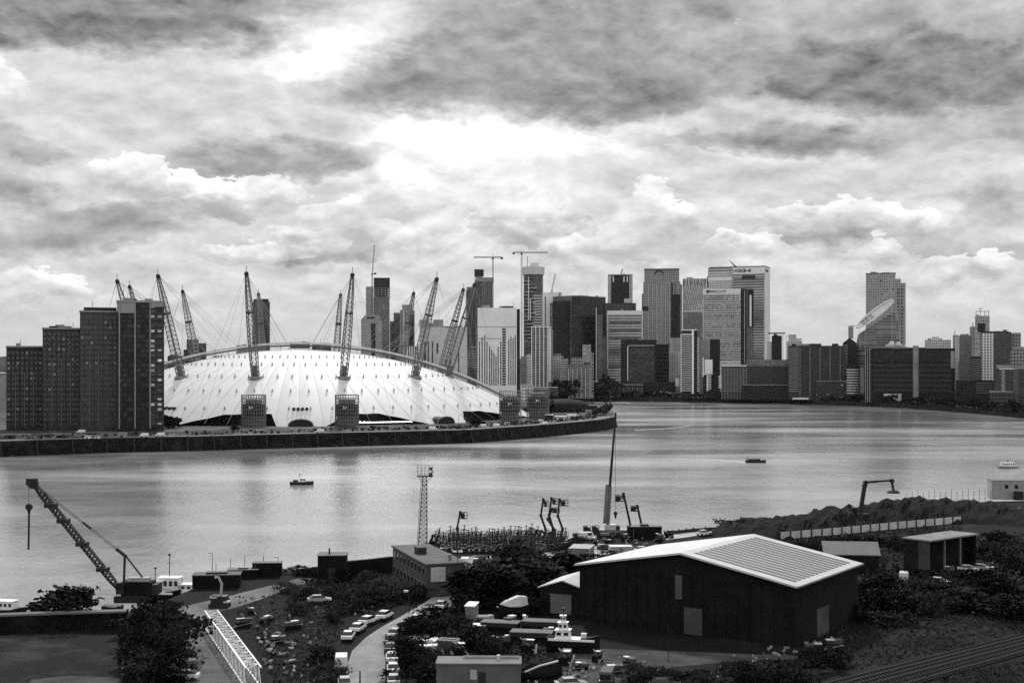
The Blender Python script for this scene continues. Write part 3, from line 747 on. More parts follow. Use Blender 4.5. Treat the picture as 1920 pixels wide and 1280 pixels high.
T.body(538, fac('cons_left', .075, .035, 2.6, 4, .6, .5), px0=875, px1=891, yf=3); T.box('main_block', 891, 924, 524, None, fac('cons_right', .12, .05, 3.2, 4, .7, .6, gvar=.9), 0, 30)
T.box('pale_top_ring', 893, 925.5, 520, 528, P_mid, -.8, 31); T.box('black_cube', 889.5, 907, 504.5, 517, M_dark, 4, 20); T.box('cube_neck', 891, 905, 517, 520, P_mid, 5, 19)
T.box('serrated_edge', 873.6, 875, 545, 640, fac('serr', .5, .04, 1.4, 6, .9, .5), 4, 20)
T.fins(905, 923, 530, 572, 6, P_mid, .7, .8, 'scaffold_pole'); T.bands(903, 924, 528, 575, 11, P_mid, .2, .7, 'scaffold_deck')
T = Tower('office_block', 'low banded block between the dome and the pale striped hotel', 'office block', 873, 897, 1600, PZ); T.body(652, grid_dark); T.bands(None, None, 656, 690, 8, P_mid, .3)
# the hotel
T = Tower('hotel', 'pale hotel tower with a blank upper wall and vertical window stripes below', 'hotel', 895, 975, 1300, PZ, dep=34)
T.body(577, fac('hotel_wall', .78, .62, 1.6, 1.6, .2, .2, gvar=.3), px0=895.5, px1=969); T.box('dark_return', 969.2, 975, 579, None, P_dark, 3, 30)
g = MB(); cx_ = T.lx(951); g.cone((cx_, 14, T.lz(577)), (cx_, 14, T.lz(573)), 7, 6, 24); g.build('roof_drum', M_dark, T.root)
T.box('joint_line', 896, 968, 612, 613, P_mid, -.2, .2); T.box('joint_line', 897, 940, 634, 635.2, P_mid, -.2, .2)
for k, px in enumerate([899, 904, 909, 913, 918, 922, 926, 930, 934, 939, 954, 958, 962, 966]):
    T.strip(px, 1.7, [640, 632, 628, 640, 648, 655, 662, 668, 650, 640, 636, 630, 634, 628][k], 722, G_dark, 'window_strip', .15)
T.strip(945, 6.5, 614, 722, G_dark, 'window_strip', .15)
me = MB().box(-2.0, 2.0, -.5, 0, 0, .8).mesh('sill_band', P_pale)
for i in range(22):
    o = bpy.data.objects.new('sill_band', me); COL.objects.link(o); o.parent = T.root; o.location = (T.lx(945), 0, T.lz(722) + 1.5 + i * 2.6)

# tower cranes
def tower_crane(label, px, d, ytop, ybase, jl, jr, luff=None, z0=FZ, cw='right'):
    t = thing('tower_crane', label, 'tower crane', (gx(px, d), d, z0), 0, 'tower cranes over the city')
    m = d / F; h = gz(ytop, d) - z0; g = MB(); hb = 0
    for sx in (-1, 1):
        for sy in (-1, 1): g.bar((sx, sy, hb), (sx, sy, h), .38, .38, 3)
    n = int((h) / 5)
    for i in range(n):
        z = h * i / n; g.bar((-1, -1, z), (1, -1, z + h / n), .22, .22, 3); g.bar((1, 1, z), (-1, 1, z + h/n), .22, .22, 3)
    g.build('mast', M_mast, t); g = MB(); g.box(-1.5, 1.5, -1.5, 1.5, h - 3, h - .5); g.build('cab', M_dark, t)
    g = MB()
    if luff: g2 = Vector((luff[0] - px, 0, 0)) * m; tip_ = Vector(((luff[0] - px) * m, 0, gz(luff[1], d) - z0)); lattice(g, (0, 0, h), tip_, lambda t_: .7, 9, .3, .16, 3)
    else: lattice(g, ((jl - px) * m, 0, h + .6), ((jr - px) * m, 0, h + .6), lambda t_: .65, 16, .3, .18, 3); g.bar((0, 0, h), (0, 0, h + 5), .6); g.bar((0, 0, h + 5), ((jl - px) * m * .6, 0, h + 1), .12); g.bar((0, 0, h + 5), ((jr - px) * m * .8, 0, h + 1), .12)
    g.build('jib', M_mast, t)
    g = MB(); s_ = 1 if cw == 'right' else -1; e = ((jr if s_ > 0 else jl) - px) * m if not luff else 5
    g.box(e - 2, e + 2, -1.2, 1.2, h - 2.5, h + .6); g.build('counterweight', M_dark, t)
tower_crane('tower crane with level jib beside the dark tower with the black cube', 924, 2140, 483, 520, 888, 941)
tower_crane('tower crane with level jib left of the round topped tower', 978, 2290, 474, 520, 963, 1027, cw='left')
tower_crane('luffing tower crane on top of the unfinished tower above the dome', 698, 2290, 512, 537, 0, 0, luff=(702, 459))
tower_crane('luffing tower crane raised over the slim white tower', 1033, 2040, 549, 552, 0, 0, luff=(1041, 513))
tower_crane('little luffing crane on top of the scaffolded tower', 1164, 2230, 514, 516, 0, 0, luff=(1167, 504))

# round topped tower
T = Tower('residential_tower', 'tall round fronted tower with a pale ring crown and zigzag balconies', 'tower', 981, 1019, 2250)
rad = (1019 - 981) * T.k / 2; g = MB(); g.cone((0, rad, 0), (0, rad, T.lz(514)), rad*.97, rad*.97, 32); g.build('wall', fac('round_wall', .16, .05, 2.6, 4.0, .7, .6, gvar=.8), T.root)
g = MB(); g.cone((0, rad, T.lz(514)), (0, rad, T.lz(499.5)), rad*1.1, rad*1.12, 32); g.build('ring_crown', P_pale, T.root)
g = MB(); g.cone((2, rad, T.lz(499)), (2, rad, T.lz(492)), rad*.45, rad*.42, 20); g.build('top_drum', P_pale, T.root)
g = MB(); g.bar((T.lx(989), 4, T.lz(500)), (T.lx(989), 4, T.lz(480)), 1.0); g.build('pole', M_steel, T.root)
for i in range(36):
    g = MB(); z = T.lz(640) + i * 3.05 if i < 36 else 0; a0 = -2.5 + .35 * math.sin(i * .9)
    n = 10
    for k in range(n):
        a, b = a0 + .9 * k / n, a0 + .9 * (k + 1) / n
        g.bar((rad*1.03*math.cos(a), rad + rad*1.03*math.sin(a), z), (rad*1.03*math.cos(b), rad + rad*1.03*math.sin(b), z), .9, 1.1, 4)
    g.build('balcony', P_dark if i % 2 else P_pale, T.root)
for px, y0 in ((991, 520), (994.5, 560)): T.strip(px, 1.6, y0, 600, P_light, 'pale_strip', 1.0)
T.bands(1000, 1016, 552, 612, 12, P_pale, .45, .8, 'balcony_band')
T = Tower('residential_tower', 'slim white tower with dark window columns and serrated right edge', 'tower', 1017, 1053, 2030)
T.body(548, P_light, px0=1017, px1=1047); T.box('serrated_side', 1047.3, 1053, 548, None, fac('serr2', .45, .12, 20, 3.4, 1, .5), 1.5, 26)
T.strip(1022.5, 2.2, 556, 712, G_mid, 'window_column', .2); T.strip(1034.5, 7.5, 568, 712, G_mid, 'window_column', .2); T.strip(1045, 2.5, 566, 712, G_dark, 'window_column', .25); T.strip(1051, 1, 552, 700, P_light, 'pale_strip')
me = MB().box(T.lx(1030.5), T.lx(1046.4), -.5, 0, 0, .7).mesh('sill_band', P_light)
for i in range(32):
    o = bpy.data.objects.new('sill_band', me); COL.objects.link(o); o.parent = T.root; o.location = (0, 0, T.lz(710) + i * 3.6)
T = Tower('residential_tower', 'riverside tower of white vertical ribs and dark windows', 'tower', 996, 1037, 1720)
T.body(613, fac('rib_wall', .22, .05, 2.8, 3.4, .75, .6), px0=996.5, px1=1034); T.fins(997, 1027, 613, None, 5, P_light, 1.0, .9); edge_cap(T, 613, P_light, 996.5, 1034, .8)
T.bands(1028, 1034, 614, 716, 1, P_pale, .99, .35, 'end_panel'); T.box('side_bay', 1034.2, 1037, 618, None, P_mid, 2, 26)
T = Tower('apartment_block', 'grey flats between the ribbed tower and the banded balconies', 'apartment block', 1037, 1056, 1740); T.body(668, grid_pale); T.box('top_setback', 1039, 1052, 663, 667.9, grid_mid, 3, 20)
T = Tower('apartment_block', 'narrow block of banded balconies left of the twin dark towers', 'apartment block', 1052, 1066, 1700); T.body(670, P_dark); T.bands(None, None, 672, 716, 13, P_pale, .4, .9, 'balcony_band')
T = Tower('apartment_block', 'banded low flats seen between the hotel and the ribbed tower', 'apartment block', 976, 997, 1780); T.body(668, grid_mid); T.bands(None, 990, 671, 712, 10, P_mid, .4, .6, 'balcony_band'); T.box('pale_end', 988, 997, 664, None, grid_pale, -1, 20)

# twin dark towers
T = Tower('office_tower', 'dark glass tower with a lighter right face, left of a gap of sky', 'tower', 1061, 1136, 2000, pxc=1097, t=42)
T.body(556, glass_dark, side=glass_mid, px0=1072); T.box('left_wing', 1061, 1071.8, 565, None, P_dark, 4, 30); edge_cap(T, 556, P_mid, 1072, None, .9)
T = Tower('office_tower', 'stepped grey tower end right beside the lighter face of the dark tower', 'tower', 1118, 1137, 1990); T.body(590, glass_mid, px0=1120, px1=1130); T.box('step', 1130.2, 1136, 632, None, glass_mid, 4); T.strip(1118, 1.6, 577, 720, P_pale, 'pale_edge')
T = Tower('office_block', 'small grey block in front of the foot of the dark glass tower', 'office block', 1092, 1108, 1800); T.body(646, fac('grey_panel', .34, .26, 2, 3, .5, .5)); T.box('base', 1094, 1106, 680, None, P_dark, -1, .5)
T = Tower('apartment_block', 'low white framed flats at the waterside below the dark glass tower', 'apartment block', 1062, 1114, 1690); T.body(683, fac('low_flats', .20, .05, 3.2, 3.1, .65, .6), px0=1066, px1=1106); T.box('upper_set', 1070, 1094, 670, 682.8, grid_mid, 3, 18); T.fins(1066, 1106, 690, None, 6, P_pale, .6, .5); T.box('stair_block', 1106.3, 1113, 660, None, grid_mid, 2, 20)

# scaffolded tower
T = Tower('tower_under_construction', 'square tower with a dark core between white scaffold corners', 'tower', 1134, 1193, 2220)
T.body(568, fac('scaf_base', .09, .05, 3, 4, .6, .5), px0=1134.5, px1=1192.5); T.box('core', 1146, 1180, 517, 567.8, M_dark, 2, 28)
T.box('corner_scaffold', 1139.5, 1146, 516, 567.8, fac('scaf_corner', .55, .12, 3.0, 4, .5, .6, gvar=.9), 0, 30); T.box('corner_scaffold', 1180, 1186, 516, 567.8, FC['scaf_corner'], 0, 30)
T.box('top_deck', 1140, 1186, 514.2, 516, P_mid, -.5, 31)
for px in (1150, 1170, 1176): T.strip(px, 2.2, 518, 529, P_light, 'white_column', 1)
T.box('pale_block', 1170, 1185, 560, 567.8, P_pale, -2, .1)
T = Tower('office_tower', 'pale banded office block with a white top band', 'tower', 1137, 1208, 2020)
T.body(582, band_pale, px0=1139, px1=1204.5); T.box('white_top', 1139, 1204.5, 582.3, 589, P_light, -.4, .2); T.bands(1142, 1202, 596, 640, 3, G_mid, .35, .3); T.bands(1141, 1203, 648, 690, 10, G_mid, .45, .3)
T.fins(1139, 1204.5, 582, 692, 2, P_light, 1.2, .5, 'white_edge'); T.box('link_block', 1204.8, 1209, 583, None, P_mid, 5, 28)
T = Tower('office_block', 'dark glass block framed by a heavy dark border at the waterside', 'office block', 1164, 1231, 1760)
T.body(637, P_dark); T.box('glass_front', 1180, 1227, 652, 718, fac('front_glass', .06, .035, 3.2, 3.6, .8, .7), -.5, .1); T.strip(1177, 1.5, 649, 714, P_light, 'white_post'); T.box('pale_lintel', 1177, 1227, 646.5, 649, P_mid, -.7, .1)
T = Tower('office_block', 'very dark block right of the framed dark glass block', 'office block', 1229, 1256, 1800); T.body(645, P_dark); T.bands(None, None, 650, 715, 9, G_dark, .5, .15)
T = Tower('office_block', 'pale grey block of fine vertical lines beside the slim banded tower', 'office block', 1254, 1277, 1780); T.body(636, fac('fine_lines', .40, .2, 2.2, 30, .4, .95)); T.box('penthouse', 1256, 1276, 633, 635.8, P_mid, 3, 16)
# wide stone tower with arched crown
T = Tower('office_tower', 'broad grey tower with stepped shoulders and a dark right flank', 'tower', 1203, 1279, 2140, dep=44)
T.body(528, stone_mid, px0=1206, px1=1275.5); T.box('upper', 1208, 1273.5, 504.5, 527.8, stone_mid, 1.5, 42); T.box('shoulder', 1203.3, 1205.8, 550, None, stone_mid, 3, 40); T.box('shoulder', 1275.8, 1279, 533, None, P_mid, 3, 40)
T.box('dark_flank', 1258, 1275, 552, None, P_dark, -.5, .1); T.strip(1260, 3.5, 530, 551, G_dark, 'dark_slot', .4); T.strip(1266.5, 3, 528, 552, G_mid, 'dark_slot', .4)
g = MB(); cx_ = T.lx(1236); n = 12
for k in range(n):
    a, b = math.pi * k / n, math.pi * (k + 1) / n
    g.bar((cx_ + 7 * math.cos(a), 1.0, T.lz(514) + 6 * math.sin(a)), (cx_ + 7 * math.cos(b), 1.0, T.lz(514) + 6 * math.sin(b)), 1.2, 1.2)
g.build('arch_motif', P_dark, T.root); T.fins(1216, 1256, 532, 690, 6, P_pale, .5, .3, 'pale_rib'); T.box('dark_band', 1204, 1216, 574, 582, P_dark, -.4, .1); edge_cap(T, 504.5, P_dark, 1208, 1273.5, .8)
# diagrid
T = Tower('office_tower', 'pale lattice fronted tower between the broad grey tower and the bank offices', 'tower', 1279, 1326, 2240)
T.body(522, fac('lattice_glass', .52, .38, 3, 3, .6, .6, gvar=.3), px0=1280, px1=1325)
x0, x1, zt, zb_ = T.lx(1281), T.lx(1324), T.lz(524), T.lz(640)
for k in range(11):
    xx = x0 + (x1 - x0) * k / 10
    for s_, dr in ((1, .22), (-1, .22)):
        a = Vector((xx, -.6, zt)); run = (x1 - xx if s_ > 0 else xx - x0); zz_ = min(run / dr, zt - zb_)
        MB().bar(a, (xx + s_ * zz_ * dr, -.6, zt - zz_), .8, .4).build('diagonal_brace', P_light if s_ > 0 else P_mid, T.root)
for k in range(7): T.strip(1282 + k * 6.6, 1.2, 523, 536, P_dark, 'top_slot', .9)
T.box('lower_front', 1280, 1316, 584, None, fac('lower_lattice', .24, .18, 3, 3, .5, .5), -6, -.8); T.box('white_ledge', 1281, 1316, 582.5, 584.8, P_light, -6.3, -.8)

# bank offices with names
def text(parent, body, size, x, y, z, mat, ext=.15, name='sign_letters', bold=.0, align='CENTER'):
    cu = bpy.data.curves.new(name, 'FONT'); cu.body = body; cu.size = size; cu.extrude = ext; cu.align_x = align; cu.align_y = 'CENTER'; cu.offset = bold
    tmp = bpy.data.objects.new(name, cu); COL.objects.link(tmp)
    dg = bpy.context.evaluated_depsgraph_get(); me = bpy.data.meshes.new_from_object(tmp.evaluated_get(dg)); bpy.data.objects.remove(tmp)
    me.materials.clear(); me.materials.append(mat); me.name = name
    o = bpy.data.objects.new(name, me); COL.objects.link(o); o.parent = parent; o.location = (x, y, z); o.rotation_euler = (R(90), 0, 0); return o
T = Tower('bank_tower', 'tallest pale bank tower with a dark name sign at its top', 'bank tower', 1326, 1444, 2080, pxc=1433.5, t=12, dep=40)
T.body(499, band_pale, side=P_light); T.box('left_upper', 1326, 1372, 507, 680, fac('dot_grid', .58, .10, 3.3, 3.9, .45, .5), -1.0, .1)
T.box('top_band', 1373, 1433.3, 500, 513, P_light, -.6, .1); T.bands(1375, 1432, 520, 690, 34, G_mid, .45, .35); T.box('plant_slot', 1391, 1416, 516, 521.5, M_dark, -.7, .1)
edge_cap(T, 499, P_dark, 1330, None, .8); T.box('dark_joint', 1324, 1326.5, 516, 541, P_dark, -1.2, 3); T.box('dot_band', 1326, 1372, 518, 524, P_light, -1.3, -.9)
text(T.root, 'HSBC', 7.6, T.lx(1385), -.8, T.lz(506.5), M_dark, .1, bold=.12)
g = MB(); cx_, cz_ = T.lx(1401), T.lz(506.5); a_ = 4.6; h_ = 2.9
for s_ in (-1, 1): g.add([(cx_, -.9, cz_), (cx_ + s_*a_, -.9, cz_ + h_), (cx_ + s_*a_, -.9, cz_ - h_), (cx_, -.7, cz_), (cx_ + s_*a_, -.7, cz_ + h_), (cx_ + s_*a_, -.7, cz_ - h_)], [(0,1,2), (3,5,4), (0,3,4,1), (1,4,5,2), (2,5,3,0)])
for s_ in (-1, 1): g.add([(cx_, -.9, cz_), (cx_ - a_, -.9, cz_ + s_*h_), (cx_ + a_, -.9, cz_ + s_*h_), (cx_, -.72, cz_), (cx_ - a_, -.72, cz_ + s_*h_), (cx_ + a_, -.72, cz_ + s_*h_)], [(0,1,2), (3,5,4), (0,3,4,1), (1,4,5,2), (2,5,3,0)]) if s_ > 3 else None
for s_ in (-1, 1): g.bar((cx_ + s_*a_, -.8, cz_ - h_), (cx_ + s_*(a_ + 2.6), -.8, cz_), .5, .2); g.bar((cx_ + s_*a_, -.8, cz_ + h_), (cx_ + s_*(a_ + 2.6), -.8, cz_), .5, .2)
g.build('sign_emblem', M_dark, T.root)
sd_ = text(T.root, 'H', 7, .5, 8, T.lz(506), M_dark, .1); sd_.rotation_euler = (R(90), 0, R(90)); 
g = MB(); g.box(.0, .6, 12, 26, T.lz(508), T.lz(504.5)); g.build('side_sign', M_dark, T.root)
g = MB(); b0 = Vector((T.lx(1377), 10, T.lz(498.5))); g.add([b0 + Vector((-2.2, 0, 0)), b0 + Vector((2.2, 0, 0)), b0 + Vector((2.2, 3, 0)), b0 + Vector((-2.2, 3, 0)), (T.lx(1361.5), 11, T.lz(482.5))], [(0,1,2,3), (0,4,1), (1,4,2), (2,4,3), (3,4,0)])
g.build('leaning_spike', M_steel, T.root)
T = Tower('bank_tower', 'banded pale bank tower with an eagle emblem and lettering, lower than its neighbour', 'bank tower', 1317, 1414, 1900, dep=36)
T.body(541, fac('barc_wall', .66, .40, 3, 4, .6, .4), px0=1318, px1=1388.5); T.bands(1319, 1388, 552, 676, 31, G_mid, .42, .3); T.box('name_band', 1318, 1388.5, 541, 551, P_light, -.4, .2)
T.box('right_wing', 1389, 1413, 541, None, fac('barc_r', .18, .10, 3, 4, .6, .5), 3, 34); T.fins(1391, 1398, 541, 680, 3, P_dark, 1.6, -2.4, 'dark_column'); T.strip(1395.5, 1.5, 545, 680, P_light, 'pale_column', -1.5)
T.box('slot_frame', 1403, 1413, 543, 613, P_dark, 1.5, 3.1); T.box('pale_slot', 1405.5, 1409, 553, 612, P_light, 1.1, 1.6)
text(T.root, 'BARCLAYS', 5.0, T.lx(1346), -.6, T.lz(546.3), M_dark, .1, bold=.1)
g = MB(); cx_, cz_ = T.lx(1327), T.lz(546.3)
g.add([(cx_, -.6, cz_ - 2.8), (cx_ + 2.6, -.6, cz_ + .2), (cx_ + 2.9, -.6, cz_ + 2.2), (cx_ + 1.0, -.6, cz_ + 1.2), (cx_, -.6, cz_ + 2.9), (cx_ - 1.0, -.6, cz_ + 1.2), (cx_ - 2.9, -.6, cz_ + 2.2), (cx_ - 2.6, -.6, cz_ + .2)], [(0,1,2,3,4,5,6,7)])
g.build('sign_emblem', M_dark, T.root)
# in front of the banks
T = Tower('apartment_tower', 'slim riverside tower of white banded balconies and one broad white post', 'tower', 1275, 1310, 1700)
T.body(626, P_dark, px0=1276.5, px1=1296.5); T.bands(1277.5, 1296, 629, 734, 26, P_pale, .38, 1.0, 'balcony_band'); T.strip(1277, 1.4, 627, 735, P_light, 'white_post', 1.4); T.strip(1299, 4, 618, 738, P_light, 'white_post', 1.4)
T.box('side_wing', 1301, 1307.5, 618.5, None, P_dark, 1.2, 24); T.box('white_top', 1277, 1307, 617.5, 619.3, P_light, -.6, 24.2); T.box('top_floor', 1278, 1296.5, 619.5, 625.8, G_dark, 1, 22)
T.bands(1306.5, 1312, 632, 735, 26, P_pale, .4, .5, 'balcony_band'); T.box('white_cap', 1277, 1297, 625.9, 627.8, P_light, -1.2, .4)
T = Tower('office_block', 'plain dark block between the slim banded tower and the bank tower', 'office block', 1312, 1352, 1760); T.body(636, P_mid, px0=1314, px1=1331); T.box('dark_half', 1331.2, 1350, 636, None, P_dark, .4, 28)
T = Tower('apartment_block', 'small block with white stair column and a pale upper box', 'apartment block', 1317, 1350, 1690); T.body(700, P_dark, px0=1318, px1=1350); T.box('pale_upper', 1321.5, 1336, 674, 699.8, P_light, -.5, 16); T.strip(1318.5, 2, 670, 706, P_light, 'white_fin'); T.strip(1326.5, 3, 703, 733, P_light, 'white_column', 1.4); T.bands(1325.5, 1334, 703, 731, 8, P_light, .45, 1.1, 'balcony'); T.box('white_ledge', 1316, 1336, 699.9, 702.5, P_pale, -1.2, 10)
T = Tower('apartment_block', 'long dark brick riverside flats in front of the banks', 'apartment block', 1349, 1481, 1640); T.body(686, fac('long_flats', .045, .015, 3.2, 3.0, .55, .55), px0=1352); T.fins(1353, 1400, 690, None, 9, P_mid, .5, .4); T.bands(1353, 1400, 690, 735, 12, P_mid, .2, .5, 'balcony_band'); T.box('white_eave', 1352, 1400, 684.5, 686.9, P_pale, -.8, .4); T.box('upper_storey', 1400, 1480, 674, 685.9, fac('upper_f', .2, .08, 3, 3, .6, .6), 3, 24); T.bands(1346.5, 1353, 704, 728, 6, P_light, .45, .8, 'balcony')
T = Tower('office_block', 'dark block with an open white frame and flat canopy roof right of the bank tower', 'office block', 1444, 1478, 1900); T.body(629, P_dark, px0=1447, px1=1466); T.box('canopy_roof', 1440, 1472, 623.5, 625, P_dark, -4, 26); T.fins(1468, 1474, 627, None, 2, P_light, 1.2, .6, 'white_frame'); T.box('pale_wing', 1438, 1446.8, 640, None, P_pale, 2, 20)
T = Tower('office_block', 'pale stepped block right of the open white frame', 'office block', 1475, 1506, 2000); T.body(640, grid_pale, px0=1475, px1=1504); T.box('step', 1478, 1493, 627, 639.8, grid_pale, 3, 22); T.box('step', 1493.3, 1503, 634, 639.8, P_pale, 3, 22)
T = Tower('apartment_block', 'dark brick flats with pale banded balconies on their left corner', 'apartment block', 1477, 1583, 1600); T.body(648, fac('corner_flats', .04, .02, 3.1, 3.0, .5, .55), px0=1478); T.bands(1478, 1498, 651, 735, 22, P_mid, .35, .8, 'balcony_band'); T.fins(1500, 1575, 652, None, 5, P_mid, .6, .5)
for a, b in ((1484, 1492), (1518, 1540), (1560, 1572)): T.box('roof_hut', a, b, 644, 647.9, P_dark, 3, 12)
T.box('porch', 1486, 1516, 745.5, 748.5, P_light, -6, -.3)
T = Tower('apartment_block', 'dark gabled flats in front of the slanted ellipse roof', 'apartment block', 1580, 1620, 1640); T.body(643, P_dark, px0=1580, px1=1606); T.bands(1581, 1590, 645, 700, 14, P_mid, .35, .5, 'balcony_band'); g = MB(); g.exty([(T.lx(1580), T.lz(643)), (T.lx(1606), T.lz(643)), (T.lx(1593), T.lz(633))], 0, 20); g.build('gable_roof', P_dark, T.root); T.box('roof_tower', 1590.5, 1600, 612, 634, P_mid, 8, 18); T.box('aerial_frame', 1591, 1603, 610, 611.2, M_steel, 8, 16)
T = Tower('office_block', 'little round block of pale bands at the waterside', 'office block', 1587, 1618, 1560); rad = (1612 - 1588) * T.k / 2; cx_ = T.lx(1600)
g = MB(); g.cone((cx_, rad, 0), (cx_, rad, T.lz(686)), rad, rad, 24); g.build('wall', P_dark, T.root)
for i in range(10):
    z = T.lz(738) + i * 3.1; g = MB(); g.cone((cx_, rad, z), (cx_, rad, z + 1.3), rad*1.06, rad*1.06, 24); g.build('balcony_ring', P_pale, T.root)
T.box('side_block', 1613, 1620, 690, None, P_mid, 2, 14)
# tall tower and the slanted ellipse
T = Tower('residential_tower', 'tall grey tower with stepped right shoulder, behind the slanted white ellipse', 'tower', 1623, 1699, 1850)
T.body(512.5, fac('tall_right', .40, .14, 3.0, 3.6, .55, .5, gvar=.6), px0=1623.5, px1=1679); T.box('step', 1679.2, 1689, 523, None, FC['tall_right'], 1, 28); T.box('step', 1689.2, 1698, 531, None, FC['tall_right'], 2, 27); edge_cap(T, 512.5, P_dark, 1623.5, 1679, .8)
for i in range(17):
    for px in (1684, 1690): T.box('dark_window', px - 1.6, px + 2.2, 541 + i * 6.5, 544 + i * 6.5, M_glass, .4 if px < 1689 else 1.4, 3)
for y, xs in ((525, (1650,)), (541, (1662, 1673)), (550, (1652,))):
    for px in xs: T.box('dark_window', px, px + 3, y, y + 2.5, M_glass, -.3, .2)
T = Tower('apartment_block', 'round fronted block crowned by a slanted white ellipse ring', 'apartment block', 1603, 1690, 1650, dep=30)
n = 40; cx_ = T.lx(1646); A_ = (1690 - 1603) * T.k / 2; zL, zR = T.lz(618), T.lz(562)
def ell(px_s, s_): return zL + (zR - zL) * (px_s + 1) / 2
g = MB(); bot = []; top = []
for k in range(n):
    a = 2*math.pi*k/n; x = math.cos(a); y = math.sin(a); bot.append((cx_ + A_*x, 16 + 14*y, 0)); top.append((cx_ + A_*x*.86, 16 + 14*y, T.lz(626) + (T.lz(580) - T.lz(626)) * (x + 1) / 2))
g.loft([bot, [(p[0], p[1], T.lz(655)) for p in bot], top]); g.build('wall', fac('ell_wall', .28, .14, 30, 3.3, 1, .5), T.root)
g = MB(); outer = []; inner = []
c0 = Vector((T.lx(1640), 2, T.lz(588))); dirv = Vector((T.lx(1674) - T.lx(1606), 0, T.lz(563) - T.lz(614))) / 2; per = Vector((-dirv.z, 8, dirv.x)).normalized() * 5.0
def P3(a, s_=1.0): return c0 + dirv * math.cos(a) * s_ + per * math.sin(a) * (s_ if s_ == 1 else s_)
for k in range(n):
    a, b = 2*math.pi*k/n, 2*math.pi*(k+1)/n; g.bar(P3(a), P3(b), 1.9, 1.9)
g.build('ellipse_ring', P_light, T.root)
g = MB(); g.add([P3(2*math.pi*k/n, .90) + Vector((0, .3, 0)) for k in range(n)] + [P3(2*math.pi*k/n, .90) + Vector((0, 1.2, 0)) for k in range(n)], [tuple(range(n)), tuple(range(n, 2*n))[::-1]] + [(k, (k+1) % n, (k+1) % n + n, k + n) for k in range(n)])
g.build('ellipse_glass', plain('ellipse_glass', .68, .5, var=.12, scale=.1), T.root)
for s_ in (-.62, -.42, -.2):
    for e_ in (-.3, .35):
        p = c0 + dirv * s_ + per * e_; MB().bar(p + Vector((-1.8, -.4, -.9)), p + Vector((1.8, -.4, 1.2)), 1.6, .4).build('louvre', M_dark, T.root)
g = MB()
for k in range(7): x = T.lx(1612 + k * 10); g.bar((x, 4, T.lz(655)), (x, 4, min(T.lz(617 - k * 7.5), T.lz(655) + 60)), .5)
g.build('roof_props', P_pale, T.root)
# black glass data hall
T = Tower('data_centre', 'wide black glass hall with white dishes on its roof', 'data centre', 1622, 1790, 1500, dep=50)
T.body(653, plain('black_cladding', .010, .5, var=.5, scale=.05, spec=.15), px0=1634); T.box('left_end', 1622, 1633.8, 655, None, fac('left_end', .05, .02, 2.5, 3.5, .5, .6), 1, 40); T.box('upper_louvre', 1636, 1784, 656, 678, fac('louvre', .02, .01, 6, 5, .9, .6), -.4, .1)
T.bands(1636, 1784, 680, 736, 6, G_dark, .7, .2); T.fins(1622, 1630, 655, None, 3, P_mid, .7, 0, 'fin')
g = MB(); rad = 5.5 * T.k; g.cone((T.lx(1717), -rad*.2, 0), (T.lx(1717), -rad*.2, T.lz(648)), rad, rad, 20); g.build('stair_drum', plain('stair_drum', .22, .7, var=.35, scale=.1), T.root)
T.box('pale_loading_bay', 1657, 1690, 738, 752, fac('loading', .62, .3, 3.3, 12, .2, .9), -1.5, .1); T.box('side_louvre', 1782, 1789, 658, 690, P_mid, -.6, .1)  # pale panelled bay front low on the hall
def dish(px, y, r, tilt):
    g = MB(); rings = []
    for i in range(5):
        rr_ = r * i / 4 + .05; rings.append([(rr_ * math.cos(2*math.pi*k/16), -(1 - (rr_/r)**2) * r * .35, rr_ * math.sin(2*math.pi*k/16)) for k in range(16)])
    vs = [Matrix.Rotation(R(tilt), 3, 'X') @ Vector(p) for r_ in rings for p in r_]; vs = [Matrix.Rotation(R(25), 3, 'Z') @ p for p in vs]
    fs = [(i*16+k, i*16+(k+1) % 16, (i+1)*16+(k+1) % 16, (i+1)*16+k) for i in range(4) for k in range(16)]
    t = thing('satellite_dish', {1663: 'white satellite dish, leftmost on the black hall roof', 1671: 'largest white satellite dish on the black hall roof', 1683: 'white satellite dish in the middle of the black hall roof', 1688: 'white satellite dish right of the middle on the black hall', 1696: 'smallest white satellite dish, rightmost on the black hall roof'}[px], 'satellite dish', (gx(px, 1510), 1510, gz(653, 1500)), 0, 'dishes on the black hall')
    g.add([v + Vector((0, 0, r * 1.1)) for v in vs], fs); g.build('bowl', P_light, t, True)
    g = MB(); g.bar((0, 1, 0), (0, .5, r), .7); g.build('mount', M_steel, t)
for a in ((1663, 646, 2.6, 40), (1671, 643, 4.2, 20), (1683, 643, 4.0, 30), (1688, 645, 2.8, 50), (1696, 647, 2.2, 35)): dish(*a)
T = Tower('office_block', 'pale stepped block on the skyline behind the right end of the black hall', 'office block', 1733, 1784, 1900); T.body(637, grid_pale, px0=1734, px1=1783); T.box('step', 1747, 1761, 631, 636.9, P_pale, 3, 20); T.box('step', 1739, 1746, 634, 636.9, P_mid, 3, 20)
T = Tower('apartment_tower', 'narrow tower edge of white balcony dashes beside the black hall', 'tower', 1786, 1798, 1560); T.body(628, P_mid, px0=1786.5, px1=1797.5); T.bands(1790, 1796, 632, 732, 26, P_light, .5, 1.2, 'balcony'); T.box('spike', 1789.5, 1791, 620, 627.9, P_mid, 6, 8)
T = Tower('apartment_tower', 'plain grey tower right of the white balcony dashes', 'tower', 1798, 1822, 1640); T.body(629, fac('plain_r', .17, .10, 2.4, 3, .5, .4)); T.box('step', 1800, 1812, 626, 628.9, P_mid, 3, 20)
